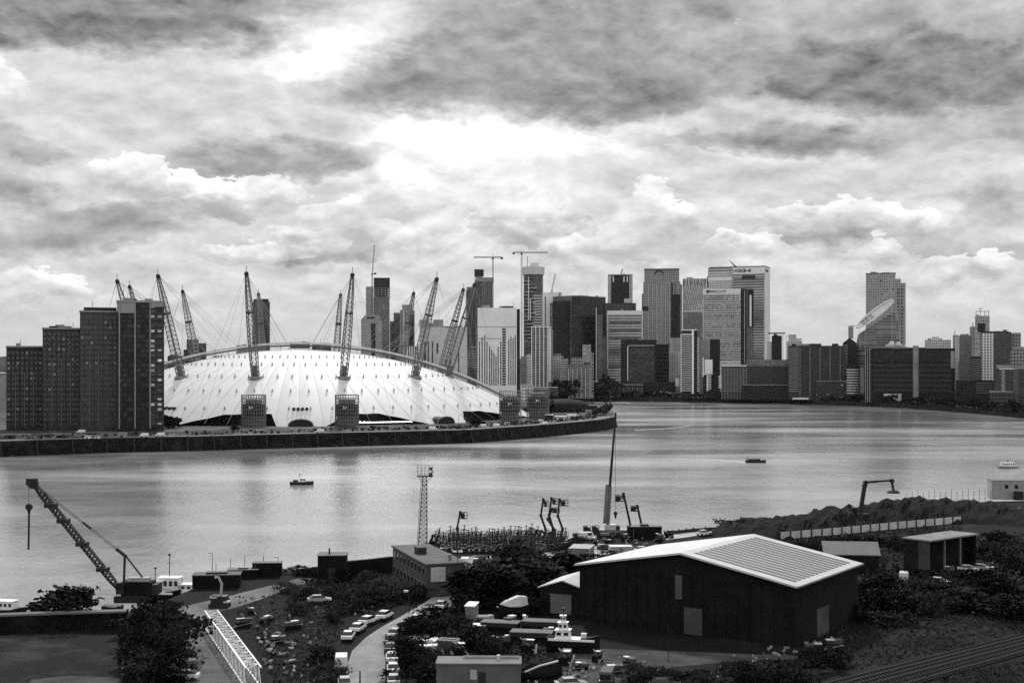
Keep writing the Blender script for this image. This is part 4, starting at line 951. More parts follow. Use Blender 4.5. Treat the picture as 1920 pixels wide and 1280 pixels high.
T = Tower('apartment_tower', 'tall pale stepped tower with a rooftop frame near the right edge', 'tower', 1818, 1857, 1800); T.body(592, fac('pale_step', .40, .2, 3, 3.5, .5, .5), px0=1828, px1=1855.5); T.box('side_step', 1818, 1827.8, 612, None, FC['pale_step'], 3, 24); T.strip(1824, 2, 605, 640, P_mid, 'spire'); T.fins(1830, 1854, 583, 591.9, 4, M_steel, .8, -4, 'roof_post'); T.box('roof_frame', 1829, 1855, 583, 584, M_steel, 4, 6); T.box('dark_arch', 1833, 1847, 606, 622, P_dark, -.4, .1); g = MB(); g.bar((T.lx(1838), 5, T.lz(583)), (T.lx(1838), 5, T.lz(577)), .7); g.bar((T.lx(1834), 5, T.lz(579)), (T.lx(1842), 5, T.lz(579)), .6); g.build('aerial', M_steel, T.root)
T = Tower('apartment_tower', 'broad block with a bright white window grid on its left half', 'tower', 1838, 1914, 1580); T.body(622, fac('rg_right', .09, .03, 3, 3.2, .6, .5), px0=1838, px1=1896); T.box('white_grid', 1840, 1863, 624, 713, fac('white_grid', .75, .06, 3.3, 3.3, .55, .55, gvar=.3), -.6, .1); T.box('right_wing', 1896.3, 1914, 624, None, grid_mid, 3, 24); edge_cap(T, 622, P_dark, 1840, 1890, .8); T.box('low_part', 1838, 1870, 714, None, P_dark, -3, -.1)
T = Tower('apartment_block', 'small dark flats with banded balconies below the pale stepped tower', 'apartment block', 1820, 1840, 1500); T.body(668, P_dark); T.bands(None, None, 672, 712, 10, P_mid, .35, .6, 'balcony_band')
T = Tower('apartment_block', 'banded brick flats at the right edge of the photo by the river', 'apartment block', 1864, 1935, 1300, dep=24); T.body(692, fac('edge_flats', .07, .02, 3.0, 3.0, .6, .55)); T.bands(1877, 1885, 694, 760, 18, P_pale, .35, .8, 'balcony_band'); T.bands(1900, 1910, 690, 762, 18, P_mid, .3, .8, 'balcony_band'); T.box('pale_eave', 1873, 1905, 690, 692.5, P_pale, -.6, .3); T.box('upper_step', 1868, 1900, 684, 689.9, P_mid, 4, 20)
T = Tower('apartment_block', 'taller grey flats behind the banded flats at the right edge', 'apartment block', 1894, 1940, 1420); T.body(655, grid_mid); T.box('step', 1900, 1940, 650, 654.9, P_mid, 3, 18)
T = Tower('apartment_block', 'dark low block between the black hall and the banded flats', 'apartment block', 1792, 1866, 1480); T.body(713, P_dark); T.bands(1830, 1862, 716, 738, 5, P_mid, .2, .4)
# glassy ground floors and low waterfront buildings
T = Tower('pavilion', 'low dark pavilion with a curved white canopy at the waterside', 'pavilion', 1205, 1275, 1745, dep=14); T.body(716, P_dark, px0=1208, px1=1268, y1=735); T.body(736, fac('pav', .2, .05, 3, 5, .6, .7), px0=1218, px1=1262, name='ground_floor')
g = MB(); prev = None
for k in range(13):
    px = 1223 + 35 * k / 12; p = Vector((T.lx(px), -3, T.lz(737 - 3 * math.sin(math.pi * k / 12))))
    if prev: g.bar(prev, p, 4.5, .9)
    prev = p
g.build('curved_canopy', P_light, T.root); T.box('white_drum', 1266.5, 1273, 709, 724, P_light, -1, 4)
T = Tower('office_block', 'low grey pier building left of the curved white canopy', 'office block', 1150, 1206, 1750, dep=16); T.body(722, grid_dark); T.fins(1152, 1204, 724, None, 7, P_mid, .7, .5, 'column'); T.box('deck_roof', 1150, 1206, 720, 721.9, P_mid, -2, 15)
for px0, px1, yt, d, lab, mt in ((976, 1000, 722, 1420, 'white ribbed low building right of the hotel foot', grid_pale), (1000, 1046, 727, 1500, 'dark low building behind the drum tower farthest right', grid_dark), (1046, 1130, 716, 1780, 'long low dark terrace at the waterside left of the pier', grid_dark), (1393, 1478, 722, 1630, 'dark garden terrace below the long brick flats', P_dark), (1530, 1600, 715, 1590, 'dark lower wing of the flats left of the round banded block', brick_flats), (1855, 1900, 735, 1290, 'low dark shed at the foot of the right edge flats', grid_dark)):
    T = Tower('low_building', lab, 'low building', px0, px1, d, dep=16, z0=PZ if d < 1510 and px0 < 1100 else FZ); T.body(yt, mt); T.box('roof_edge', None, None, yt - 1.2, yt - .05, P_mid, -.5, 16.5)

# ------------------------------------------------------------------ hills and far tree lines
g = MB(); vs_ = []; n = 160; rnd = random.Random(5)
for k in range(n + 1):
    a = -1.0 + 2.0 * k / n; d = 5200; x = d * math.tan(a * .55)
    h = 18 + 14 * math.sin(a * 9 + 1) + 9 * math.sin(a * 23) + rnd.uniform(-3, 3) + (18 if a < -.55 else 0)
    vs_ += [(x, d - 300, 4), (x, d, max(10, h + 36)), (x, d + 900, 4)]
fs_ = [(3*k, 3*k+3, 3*k+4, 3*k+1) for k in range(n)] + [(3*k+1, 3*k+4, 3*k+5, 3*k+2) for k in range(n)]
g.add(vs_, fs_); struct('hills', g, M_farland)

# ------------------------------------------------------------------ trees: many leaf faces on branching limbs
def leaf_cloud(g, rnd, c, rx, ry, rz, n, s, clumps=9):
    cs = []
    for _ in range(clumps):
        while True:
            p = Vector((rnd.uniform(-1, 1), rnd.uniform(-1, 1), rnd.uniform(-1, 1)))
            if .2 < p.length < 1: break
        cs.append((Vector((p.x*rx, p.y*ry, p.z*rz)), rnd.uniform(.32, .55)))
    vs = []; fs = []
    for i in range(n):
        b, q = cs[rnd.randrange(clumps)]
        o = Vector((rnd.gauss(0, .5)*rx*q, rnd.gauss(0, .5)*ry*q, rnd.gauss(0, .45)*rz*q)) + b + Vector(c)
        u = Vector((rnd.uniform(-1, 1), rnd.uniform(-1, 1), rnd.uniform(-1, 1))).normalized(); v = u.orthogonal().normalized() * s * rnd.uniform(.5, 1.2); u = u * s * rnd.uniform(.6, 1.4)
        k = len(vs); vs += [o - u, o + v, o + u, o - v]; fs.append((k, k+1, k+2, k+3))
    g.add(vs, fs)
def tree_meshes(seed, h, w, n, s, bush=False):
    rnd = random.Random(seed); g = MB(); leaf_cloud(g, rnd, (0, 0, h*.6 if not bush else h*.45), w, w, h*.42, n, s, 10)
    cm = g.mesh('crown', M_leaf if seed % 2 else M_leaf2)
    g = MB(); th_ = h * .05; g.cone((0, 0, -.3), (0, 0, h*.45), th_*.7, th_*.4, 6)
    for k in range(6):
        a = rnd.uniform(0, 6.28); g.cone((0, 0, h*(.2 + .04*k)), (w*.7*math.cos(a), w*.7*math.sin(a), h*(.5 + .06*k)), th_*.3, th_*.08, 5)
    return cm, g.mesh('trunk', M_bark)
TREES = [tree_meshes(i, 1.0, .42 + .06 * (i % 3), 900, .055) for i in range(4)]
BUSH = [tree_meshes(10 + i, 1.0, .75, 1100, .055, True) for i in range(3)]
FART = [tree_meshes(20 + i, 1.0, .55, 160, .13) for i in range(3)]
def tree(label, x, y, z, h, kind=TREES, group=None, name='tree', wide=1.0, cat='tree'):
    c_, t_ = kind[rnd.randrange(len(kind))]
    o = thing(name, label, cat, (x, y, z), rnd.uniform(0, 6.28), group); o.scale = (h * wide * rnd.uniform(.75, 1.3), h * wide * rnd.uniform(.75, 1.3), h * rnd.uniform(.85, 1.2))
    for nm, me in (('crown', c_), ('trunk', t_)):
        q = bpy.data.objects.new(nm, me); COL.objects.link(q); q.parent = o
    return o
rnd = random.Random(9)
# trees lining the far bank
def bank_label(px):
    for lim, t_ in ((1150, 'left of the pier building'), (1275, 'under the pavilion'), (1350, 'under the slim banded tower'), (1480, 'below the long brick flats'), (1585, 'below the corner balcony flats'), (1700, 'left of the stair drum'), (1790, 'right of the stair drum'), (1866, 'beside the edge flats'), (9999, 'below the right edge flats')):
        if px < lim: return 'dark bank tree in the row ' + t_
k = 0
for px in range(1040, 1930, 7):
    if rnd.random() < .16: continue
    x_ = px + rnd.uniform(-3, 3)
    yb = 0
    for (xa, ya), (xb, yb_) in zip(far_px, far_px[1:]):
        if xa <= x_ <= xb: yb = ya + (yb_ - ya) * (x_ - xa) / (xb - xa)
    d = gd(yb, 0) + rnd.uniform(4, 16); h = rnd.uniform(5, 10) if px > 1150 else rnd.uniform(8, 17)
    if 1480 < px < 1600: h *= .6
    tree(bank_label(px), gx(x_, d), d, FZ, h, FART, 'trees along the far bank', wide=1.1)
for px in (1036, 1044, 1052, 1060, 1068, 1078, 1086, 1098, 1128, 1136, 1144):
    d = 1700 + rnd.uniform(-15, 30); tree('tall dark tree in the clump left of the pier', gx(px, d), d, FZ, rnd.uniform(16, 26), FART, 'tall trees left of the pier')
# scrub strip under the far bank
g = MB(); r2 = random.Random(4)
for (a, b) in zip(far_edge, far_edge[1:]):
    L_ = (b - a).length; nn = min(420, int(L_ / 2.2))
    if abs(a.x) > 2500: continue
    for k in range(nn):
        p = a.lerp(b, r2.random()); hh = r2.uniform(1, 3.4)
        for q in range(3):
            u = Vector((r2.uniform(-1, 1), r2.uniform(-1, 1), r2.uniform(-.3, .6))) * 1.6; v = u.orthogonal().normalized() * 1.2; c_ = Vector((p.x, p.y + 1 + r2.uniform(0, 4), FZ + hh * r2.random() - .6))
            g.add([c_ - u, c_ + v, c_ + u, c_ - v], [(0, 1, 2, 3)])
tag(g.build('bank_scrub', M_leaf), kind='stuff')
# left edge, behind the flats
for px in (-30, -18, -6, 3, 9):
    tree('distant tree at the left edge behind the flats', gx(px, 1900), 1900, FZ, rnd.uniform(22, 30), FART, 'distant trees at the left edge')
T = Tower('low_building', 'long white roofed shed at the left edge behind the flats', 'warehouse', -60, 12, 1200, PZ); T.body(700, P_mid); T.box('roof', None, None, 698.5, 699.9, P_light, -1, 31)

# peninsula: shrubs, trees, park buildings, vans and lamps
for k, (px, y, h) in enumerate([(1083, 775, 6), (1102, 771, 7), (1131, 778, 7), (1136, 777, 8), (1126, 779, 6), (1010, 770, 11), (1022, 768, 12), (1034, 766, 12), (1046, 765, 10), (1016, 775, 9), (1040, 772, 8), (318, 802, 9), (326, 803, 6), (700, 806, 3), (440, 808, 4), (895, 799, 6), (1000, 776, 9), (1029, 774, 8)]):
    p = gp(px, y, PZ); tree({0: 'small tree at the peninsula tip left of the square dark tower', 3: 'round dark tree at the very tip of the peninsula', 11: 'pale shrub tree between the tallest flats and the dome'}.get(k, 'dark round tree on the dome peninsula'), p.x, p.y, PZ, h, FART, None if k in (0, 3, 11) else 'trees on the peninsula', wide=1.25)
g = MB(); r2 = random.Random(8)
for a, b in zip(quay, quay[1:]):
    nrm = Vector((-(b-a).normalized().y, (b-a).normalized().x))
    for k in range(int((b - a).length * 1.1)):
        p = a.lerp(b, r2.random()) + nrm * r2.uniform(9.5, 26); s_ = r2.uniform(.6, 1.5)
        u = Vector((r2.uniform(-1, 1), r2.uniform(-1, 1), r2.uniform(-.3, .8))) * s_; v = u.orthogonal().normalized() * s_; c_ = Vector((p.x, p.y, PZ + r2.uniform(.2, 1.6)))
        g.add([c_ - u, c_ + v, c_ + u, c_ - v], [(0, 1, 2, 3)])
tag(g.build('riverside_planting', M_leaf2), kind='stuff')
# grassy domed mound near the tip
g = MB(); rings = []
for i in range(7):
    t_ = i / 6; rr_ = 30 * math.cos(t_ * math.pi / 2) + .1; rings.append([(rr_ * math.cos(2*math.pi*k/28), rr_ * .7 * math.sin(2*math.pi*k/28), 11 * math.sin(t_ * math.pi/2)) for k in range(28)])
g.loft(rings); p = gp(1058, 780, PZ); o = g.build('dark_mound', M_leaf, None, True); o.location = (gx(1056, 1120), 1130, PZ); tag(o, 'smooth dark domed mound on the peninsula behind the trees', 'mound'); o.name = 'grass_mound'
def small_building(name, label, cat, px, py, wpx, hpx, dep, mat, z0=PZ, roof=None, rz=0):
    p = gp(px, py, z0); m = p.y / F; t = thing(name, label, cat, (p.x, p.y, z0), R(rz)); w_ = wpx * m; h_ = hpx * m
    MB().box(-w_/2, w_/2, 0, dep, 0, h_).build('wall', mat, t); MB().box(-w_/2 - .2, w_/2 + .2, -.2, dep + .2, h_ + .003, h_ + .35).build('roof', roof or P_mid, t)
    MB().box(-w_*.15, w_*.15, -.12, .1, 0, h_*.6).build('door', M_dark, t); return t
small_building('control_tower', 'square dark tower at the tip of the peninsula', 'tower', 1112, 777, 15, 17, 7, P_dark)
small_building('kiosk', 'grey low kiosk joined left of the square dark tower', 'kiosk', 1104, 778, 11, 8, 6, P_mid)
small_building('pavilion', 'white long pavilion near the peninsula tip', 'pavilion', 1073, 783, 17, 5, 8, P_light, roof=P_light)
small_building('pavilion', 'pale forecourt hall right of the farthest drum tower', 'pavilion', 1052, 787, 22, 6, 10, P_pale, roof=P_pale)
small_building('kiosk', 'dark kiosk with white panels under the farthest drum tower', 'kiosk', 1030, 786, 14, 8, 6, P_dark, roof=P_light)
small_building('kiosk', 'white box kiosk on the path left of the flats entrance', 'kiosk', 163, 822, 9, 5, 4, P_light)
small_building('kiosk', 'grey hoarding box by the path under the tall flats', 'kiosk', 228, 820, 14, 8, 4, P_mid)
small_building('kiosk', 'small pale hut right of the white box kiosk', 'kiosk', 181, 822, 8, 4, 4, P_pale)
small_building('kiosk', 'long grey hoarding left of the pale hut', 'kiosk', 128, 817, 60, 3, 2, P_mid)
small_building('kiosk', 'low concrete wall building at the far left of the path', 'kiosk', 20, 818, 75, 3.5, 3, P_mid)
small_building('kiosk', 'white little bus shelter below the third drum tower', 'kiosk', 951, 797, 11, 5, 3, P_light)

# small vehicles and lamps on the peninsula path
def van_mesh():
    g = MB(); g.exty([(-2.4, .5), (2.4, .5), (2.4, 1.2), (1.7, 1.3), (1.3, 2.1), (-2.4, 2.15)], -.95, .95); return g
def van(label, px, py, z0, rz, mat, group=None, sc_=1.0):
    p = gp(px, py, z0); t = thing('parked_van', label, 'van', (p.x, p.y, z0), R(rz), group); t.scale = (sc_,) * 3
    van_mesh().build('body', mat, t); MB().box(1.32, 2.0, -.85, .85, 1.32, 1.9).build('windscreen', M_glass, t)
    for sx in (-1.5, 1.5):
        for sy in (-.97, .77): MB().cone((sx, sy, .38), (sx, sy + .2, .38), .38, .38, 10).build('wheel', M_black, t)
    return t
for k, (px, py) in enumerate(((152, 812), (270, 819), (300, 818), (930, 800), (905, 801), (1020, 796), (1012, 792), (600, 811), (812, 806))):
    van(['white van parked by the path in front of the third block of flats', 'white van on the path under the pale strips of the tallest flats', 'white van at the right foot of the tallest flats', 'white van on the promenade below the third drum tower', 'white van left of the promenade shelter', 'white van on the promenade right of the third drum tower', 'white van between the third and fourth drum towers', 'white van on the path right of the arched portal', 'white van on the path below the oval portal'][k], px, py, PZ, rnd.choice((0, 180)), M_white)
def lamp_me(h):
    g = MB(); g.cone((0, 0, 0), (0, 0, h), .14, .08, 6); g2 = MB(); g2.bar((0, 0, h), (1.3, 0, h + .25), .09); g2.box(1.0, 1.9, -.15, .15, h + .15, h + .32); return g.mesh('lamp_post', M_dark), g2.mesh('lamp_arm', M_dark)
lm = lamp_me(9)
for px in (60, 120, 240, 330, 420, 540, 620, 700, 780, 860, 920):
    yq = 0
    for (xa, ya), (xb, yb_) in zip(quay_px, quay_px[1:]):
        if xa <= px <= xb: yq = ya + (yb_ - ya) * (px - xa) / (xb - xa)
    p = gp(px, yq - 1.6, PZ); t = thing('street_lamp', 'thin dark lamp post along the dome promenade', 'street lamp', (p.x, p.y, PZ), 0, 'lamps along the promenade')
    for nm, me in zip(('post', 'arm'), lm): o = bpy.data.objects.new(nm, me); COL.objects.link(o); o.parent = t

# ================================================================== the near bank
def G(px, py): return gp(px, py, NZ)
def ribbon(name, pairs, m, z, z0=None):
    g = MB(); L_ = [gp(*a, NZ) for a, b in pairs]; R__ = [gp(*b, NZ) for a, b in pairs]
    for i in range(len(pairs) - 1):
        q = [L_[i], R__[i], R__[i+1], L_[i+1]]; g.add([(p.x, p.y, z) for p in q], [(0, 1, 2, 3)])
    return struct(name, g, m)
M_track = ground_material('dirt_track', .09, .20, .09, 1.2, thr=(.3, .7), bump=.1)
M_yard = ground_material('pale_yard', .32, .6, .07, 1.0, thr=(.3, .7), bump=.05)
M_yard2 = ground_material('worn_yard', .03, .09, .09, 1.3, thr=(.35, .65), bump=.1)
ribbon('dirt_road', [((345,1300),(462,1300)), ((350,1240),(438,1240)), ((350,1200),(408,1200)), ((345,1168),(396,1168)), ((318,1150),(402,1150)), ((345,1136),(470,1130)), ((425,1118),(530,1108)), ((480,1104),(560,1097)), ((530,1092),(590,1090)), ((560,1084),(610,1083))], M_track, NZ + .03)
ribbon('access_road', [((646,1300),(722,1300)), ((650,1250),(722,1250)), ((660,1220),(728,1216)), ((684,1196),(745,1193)), ((712,1177),(772,1175)), ((750,1156),(806,1158)), ((795,1130),(848,1134)), ((828,1108),(866,1108)), ((842,1082),(882,1084)), ((850,1062),(905,1066)), ((870,1048),(930,1050)), ((890,1040),(950,1042))], M_road, NZ + .04)
ribbon('yard_apron', [((900,1046),(905,1072)), ((960,1042),(965,1076)), ((1020,1036),(1025,1068)), ((1085,1028),(1092,1052)), ((1140,1020),(1150,1036))], M_yard, NZ + .05)
ribbon('warehouse_yard', [((1040,1222),(1050,1300)), ((1100,1215),(1110,1300)), ((1200,1218),(1180,1270)), ((1300,1222),(1260,1250)), ((1420,1226),(1400,1238)), ((1500,1228),(1490,1236))], M_yard2, NZ + .03)
ribbon('shore_path', [((1240,997),(1250,1012)), ((1300,992),(1305,1004)), ((1350,990),(1350,998))], M_yard, NZ + .03)
ribbon('top_right_path', [((1835,948),(1850,958)), ((1880,950),(1890,962)), ((1950,955),(1950,972))], M_yard, NZ + .03)
ribbon('rough_field', [((-40,1192),(-60,1310)), ((60,1190),(50,1310)), ((150,1188),(145,1310)), ((226,1188),(222,1310))], ground_material('field_dirt', .008, .05, .10, .9, thr=(.42, .66)), NZ + .015)
ribbon('pale_ground_patch', [((60,1273),(40,1300)), ((130,1266),(130,1300)), ((225,1270),(235,1300))], M_yard2, NZ + .02)

# ---- warehouse
ang = math.atan2(-22.0, 31.9)
t = thing('warehouse', 'big dark warehouse with a white roof of ribbed skylights', 'warehouse', (gx(1085, 222), 222, NZ), ang)
Wd, Dp, Eh, Rh = 38.6, 27.6, 9.2, 12.6
g = MB(); g.exty([(0, 0), (Wd, 0), (Wd, Eh), (Wd/2, Rh), (0, Eh)], .3, Dp - .3)
M_clad = plain('dark_cladding', .011, .85, var=.45, scale=.25, spec=.1)
g.build('wall', M_clad, t)
def slope(x0, x1, y0, y1, lift_, th_, right=True):
    s_ = (Rh - Eh) / (Wd / 2); f_ = (lambda x: Rh - (x - Wd/2) * s_) if right else (lambda x: Eh + x * s_)
    return [(x0, y0, f_(x0) + lift_), (x1, y0, f_(x1) + lift_), (x1, y1, f_(x1) + lift_), (x0, y1, f_(x0) + lift_)], [(x0, y0, f_(x0) + lift_ - th_), (x1, y0, f_(x1) + lift_ - th_), (x1, y1, f_(x1) + lift_ - th_), (x0, y1, f_(x0) + lift_ - th_)]
def slab(g, a, b): g.add(a + b, [(0,1,2,3), (7,6,5,4), (0,4,5,1), (1,5,6,2), (2,6,7,3), (3,7,4,0)])
M_roofw = plain('white_sheet_roof', .50, .6, var=.16, scale=.3, detail=8)
g = MB(); slab(g, *slope(Wd/2, Wd + .6, -.5, Dp + .5, .35, .3)); g.build('roof_slope', M_roofw, t)
g = MB(); slab(g, *slope(-.6, Wd/2 - .01, -.5, Dp + .5, .35, .3, False)); g.build('roof_slope', M_roofw, t)
sm = MB(); slab(sm, *slope(Wd/2 + 1.4, Wd - .7, -.48, .48, .42, .1)); sk = sm.mesh('rooflight', plain('rooflight_sheet', .09, .5, var=.3, scale=2))
for i in range(14):
    o = bpy.data.objects.new('rooflight', sk); COL.objects.link(o); o.parent = t; o.location = (0, 2.3 + i * 1.76, 0)
MB().box(18.2, 19.4, .02, .25, 5.4, 9.2).build('high_vent', plain('vent_grey', .07, .7), t)
MB().box(19.8, 23.0, .0, .25, .0, 4.2).build('door', plain('door_grey', .05, .7, var=.3), t)
g = MB()
for x in range(1, 39, 2): g.box(x - .06, x + .06, .18, .32, 0, Eh)
g.build('cladding_ribs', M_clad, t)
g = MB(); g.bar((Wd + .7, -.5, Eh + .1), (Wd + .7, Dp + .5, Eh + .1), .25); g.build('gutter', M_steel, t)
g = MB(); g.box(Wd - .28, Wd + .02, 9, 14, 0, 4.5); g.build('side_door', plain('side_door', .05, .8, var=.5, scale=.5), t)
for k in range(5):
    MB().box(-.05, .28, 3 + k*5.2, 5 + k*5.2, 5.5, 7).build('side_window', M_glass, t)

def gable_shed(name, label, loc, rz, w_, dp, eh, rh, mw, mr, along='y', parts=()):
    t = thing(name, label, 'shed', loc, R(rz)); g = MB(); o_ = MB()
    if along == 'y':
        g.exty([(0, 0), (w_, 0), (w_, eh), (w_/2, rh), (0, eh)], 0, dp)
        for a, b in (((-.3, eh - .1), (w_/2, rh + .12)), ((w_/2, rh + .12), (w_ + .3, eh - .1))):
            r = MB(); r.exty([a, b, (b[0], b[1] + .18), (a[0], a[1] + .18)], -.3, dp + .3); r.build('roof_slope', mr, t)
    else:
        g.extx([(0, 0), (dp, 0), (dp, eh), (dp/2, rh), (0, eh)], 0, w_)
        for a, b in (((-.3, eh - .1), (dp/2, rh + .12)), ((dp/2, rh + .12), (dp + .3, eh - .1))):
            r = MB(); r.extx([a, b, (b[0], b[1] + .18), (a[0], a[1] + .18)], -.3, w_ + .3); r.build('roof_slope', mr, t)
    g.build('wall', mw, t)
    for nm, bx, m_ in parts: MB().box(*bx).build(nm, m_, t)
    return t
p = G(1012, 1150)
gable_shed('gabled_store', 'small dark store with a white gabled roof tucked against the warehouse', p, -22, 8.5, 12, 4.6, 5.8, M_clad, M_roofw, 'y', [('door', (2, 5.8, -.1, .1, .3, 3.4), plain('shutter_grey', .12, .7)), ('door_rail', (1.9, 5.9, -.16, .1, 3.45, 3.6), M_steel)])
p = G(1560, 1080)
gable_shed('gabled_shed', 'grey roofed shed behind the right corner of the warehouse', (p.x, p.y + 6, NZ), -7, 11, 8, 3.6, 5.6, M_clad, plain('grey_sheet_roof', .15, .6, var=.2), 'x', [('end_door', (11.0, 11.12, 2, 5.5, .2, 3), plain('shutter_grey', .12, .7)), ('end_window', (11.0, 11.1, 6, 7, 1.4, 2.4), M_glass)])
t = thing('open_shed', 'tall flat roofed shed with a pale roof on the right side', 'shed', (gx(1742, 268), 268, NZ), R(39))
MB().box(0, 17.3, 2.5, 6, 0, 7).build('rear_wall', M_clad, t); MB().box(0, .3, 0, 6, 0, 7).build('side_wall', plain('shed_side', .05, .8, var=.5, scale=.3), t); MB().box(17, 17.3, 0, 6, 0, 7).build('side_wall', M_clad, t)
MB().box(-.3, 17.6, -.4, 6.3, 7, 7.3).build('roof', plain('pale_flat_roof', .17, .8, var=.4, scale=.3), t)
for x in (5.6, 11.4): MB().box(x, x + .3, 0, .3, 0, 7).build('post', M_steel, t)

# ---- brick office with flat roof
t = thing('brick_office', 'two storey brick office with flat grey roof and a white board', 'office', (-15.8, 243, NZ), math.atan2(8.6, 25))
M_brick = plain('old_brick', .055, .85, var=.4, scale=.6)
MB().box(0, 7.4, 0, 26, 0, 6).build('wall', M_brick, t); MB().box(-.3, 7.7, -.3, 26.3, 6, 6.3).build('roof', plain('felt_roof', .085, .9, var=.35, scale=.25), t)
wm = MB().box(-.12, .1, -.75, .75, 0, 1.5).mesh('window', plain('frame_pale', .17, .6)); pm = MB().box(-.16, .0, -.6, .6, .15, 1.35).mesh('pane', M_glass)
for j in (1.0, 3.9):
    for i in range(9):
        o = bpy.data.objects.new('window', wm); COL.objects.link(o); o.parent = t; o.location = (0, 1.6 + 2.8 * i, j)
        q = bpy.data.objects.new('pane', pm); COL.objects.link(q); q.parent = o
MB().box(.8, 3.6, -.14, .06, 2.9, 5.6).build('white_board', plain('board_white', .42, .6, var=.2, scale=1.2), t); MB().box(4.8, 6.0, -.1, .06, 0, 2.1).build('door', M_dark, t)
MB().box(1.5, 3.3, 12, 14.5, 6.3, 7.6).build('roof_tank', M_black, t); MB().box(5.2, 5.7, 3, 3.5, 6.3, 7.4).build('flue', M_steel, t)

# ---- cabins, sheds and containers
def flat_box(name, label, cat, px, py, w_, dp, h_, rz, mw, mr, parts=(), group=None, ribs=True):
    p = G(px, py); t = thing(name, label, cat, p, R(rz), group)
    MB().box(-w_/2, w_/2, 0, dp, 0, h_).build('wall', mw, t); MB().box(-w_/2 - .12, w_/2 + .12, -.12, dp + .12, h_ + .003, h_ + .16).build('roof', mr, t)
    for nm, bx, m_ in parts: MB().box(*bx).build(nm, m_, t)
    if ribs:
        g = MB(); n_ = int(w_ / .5)
        for i in range(n_): x = -w_/2 + w_ * (i + .5) / n_; g.box(x - .08, x + .08, -.06, 0.02, .1, h_ - .1)
        g.build('ribs', mw, t)
    return t
M_hut = plain('hut_grey', .11, .8, var=.3, scale=.5); M_hutroof = plain('hut_roof', .16, .85, var=.3, scale=.4)
flat_box('site_cabin', 'long grey flat roofed cabin at the bottom of the photo', 'cabin', 897, 1290, 11.2, 4.2, 3.2, -1, M_hut, M_hutroof, [('window', (-1.1, -.2, -.08, .1, 1.2, 2.5), plain('blind_pale', .4, .6)), ('door', (0, .95, -.06, .1, .1, 2.2), M_black), ('roof_kerb', (-2.2, 5.4, 2.8, 3.1, 3.36, 3.7), M_conc), ('vent', (2.4, 2.8, 2, 2.4, 3.36, 4.0), M_pale)], ribs=False)
flat_box('shed', 'tall dark shed on the shoreline left of the brick office', 'shed', 622, 1088, 5.6, 5, 4.9, 3, M_clad, plain('shed_roof', .09, .8), [('door', (-.8, .8, -.1, .1, 0, 2.6), M_black), ('roof_stack', (-.8, -.5, 2, 2.3, 5.06, 6.2), M_black)])
flat_box('container', 'dark container with a rail on top at the left end of the shore wall', 'container', 500, 1080, 5.8, 2.6, 2.6, 4, M_clad, M_dark, [('door_bar', (-2.4, -2.3, -.1, .0, .2, 2.4), M_steel)])
flat_box('barge_hull', 'long dark hull block resting on the bank behind the white boats', 'barge', 405, 1102, 9, 4, 2.4, 6, M_clad, plain('hull_deck', .07, .8), [('hatch', (-2, 2, 1, 3, 2.57, 2.9), M_dark)])
flat_box('barge_hull', 'low dark hull with a sloping deck beyond the long hull block', 'barge', 455, 1084, 6, 3, 1.6, 8, M_clad, M_dark, [('hatch', (-1, 1, 1, 2, 1.77, 2.1), M_steel)])
flat_box('container', 'pale ribbed container by the gap between hedge and warehouse', 'container', 1086, 1052, 4.6, 7, 2.7, -12, plain('ribbed_pale', .16, .6), plain('ribbed_pale', .16, .6), [('end_frame', (2.2, 2.36, -.1, .1, 0, 2.7), M_pale)])
flat_box('container', 'dark container behind the parked lorry', 'container', 930, 1074, 3.6, 6, 2.4, -5, M_clad, M_dark, [('door_bar', (-.2, -.1, -.1, .0, .2, 2.2), M_steel)])
flat_box('container', 'long dark container along the yard, left of the pale ribbed one', 'container', 1020, 1070, 7.5, 2.5, 2.2, 0, M_clad, M_dark, [('door_bar', (3, 3.1, -.1, .0, .2, 2.0), M_steel)])
flat_box('container', 'big dark plant container under the two left facing platform booms', 'container', 1210, 1010, 8.2, 4, 2.9, 2, M_clad, M_dark, [('door_bar', (-3, -2.9, -.1, .0, .2, 2.6), M_steel), ('hatch', (-1, 1, 1, 3, 3.07, 3.5), M_dark)])
flat_box('container', 'white flat store between the plant container and the warehouse roof', 'container', 1165, 1036, 5, 3, 1.3, 3, plain('store_white', .45, .6), M_pale, [('door', (-.4, .4, -.1, .0, .1, 1.1), M_steel)])
flat_box('site_cabin', 'long pale two storey cabin block at the top right by the river', 'cabin', 1915, 937, 18, 8, 6, -10, plain('cabin_pale', .34, .7, var=.2), M_hutroof, [('window', (-5 + 3.0*i, -4 + 3.0*i, -.08, .1, 3.6, 4.8), M_glass) for i in range(4)] + [('stair', (-2.4, .4, -1.4, -.2, 0, 2.8), M_dark)])
for k, (px, py, w_, rz) in enumerate(((935, 1186, 6, -14), (1013, 1184, 6, -12), (995, 1205, 6.4, -10))):
    flat_box('flat_trailer', ['grey topped flat trailer left of the covered white boat', 'grey topped flat trailer beside the small white gabled store', 'nearest grey topped flat trailer in the boatyard'][k], 'trailer', px, py, w_, 2.6, 1.5, rz, M_clad, plain('trailer_deck', .10, .8, var=.4, scale=1), [('tail_board', (-w_/2, w_/2, -.15, -.05, .9, 1.4), M_dark)], ribs=False)
flat_box('box_trailer', 'pale box trailer standing by the tarpaulin in the hedge', 'trailer', 881, 1166, 1.6, 4, 2.6, -8, plain('trailer_pale', .2, .6), M_white, [('door', (-.5, .5, -.08, .02, .3, 2.3), M_steel)], ribs=False)

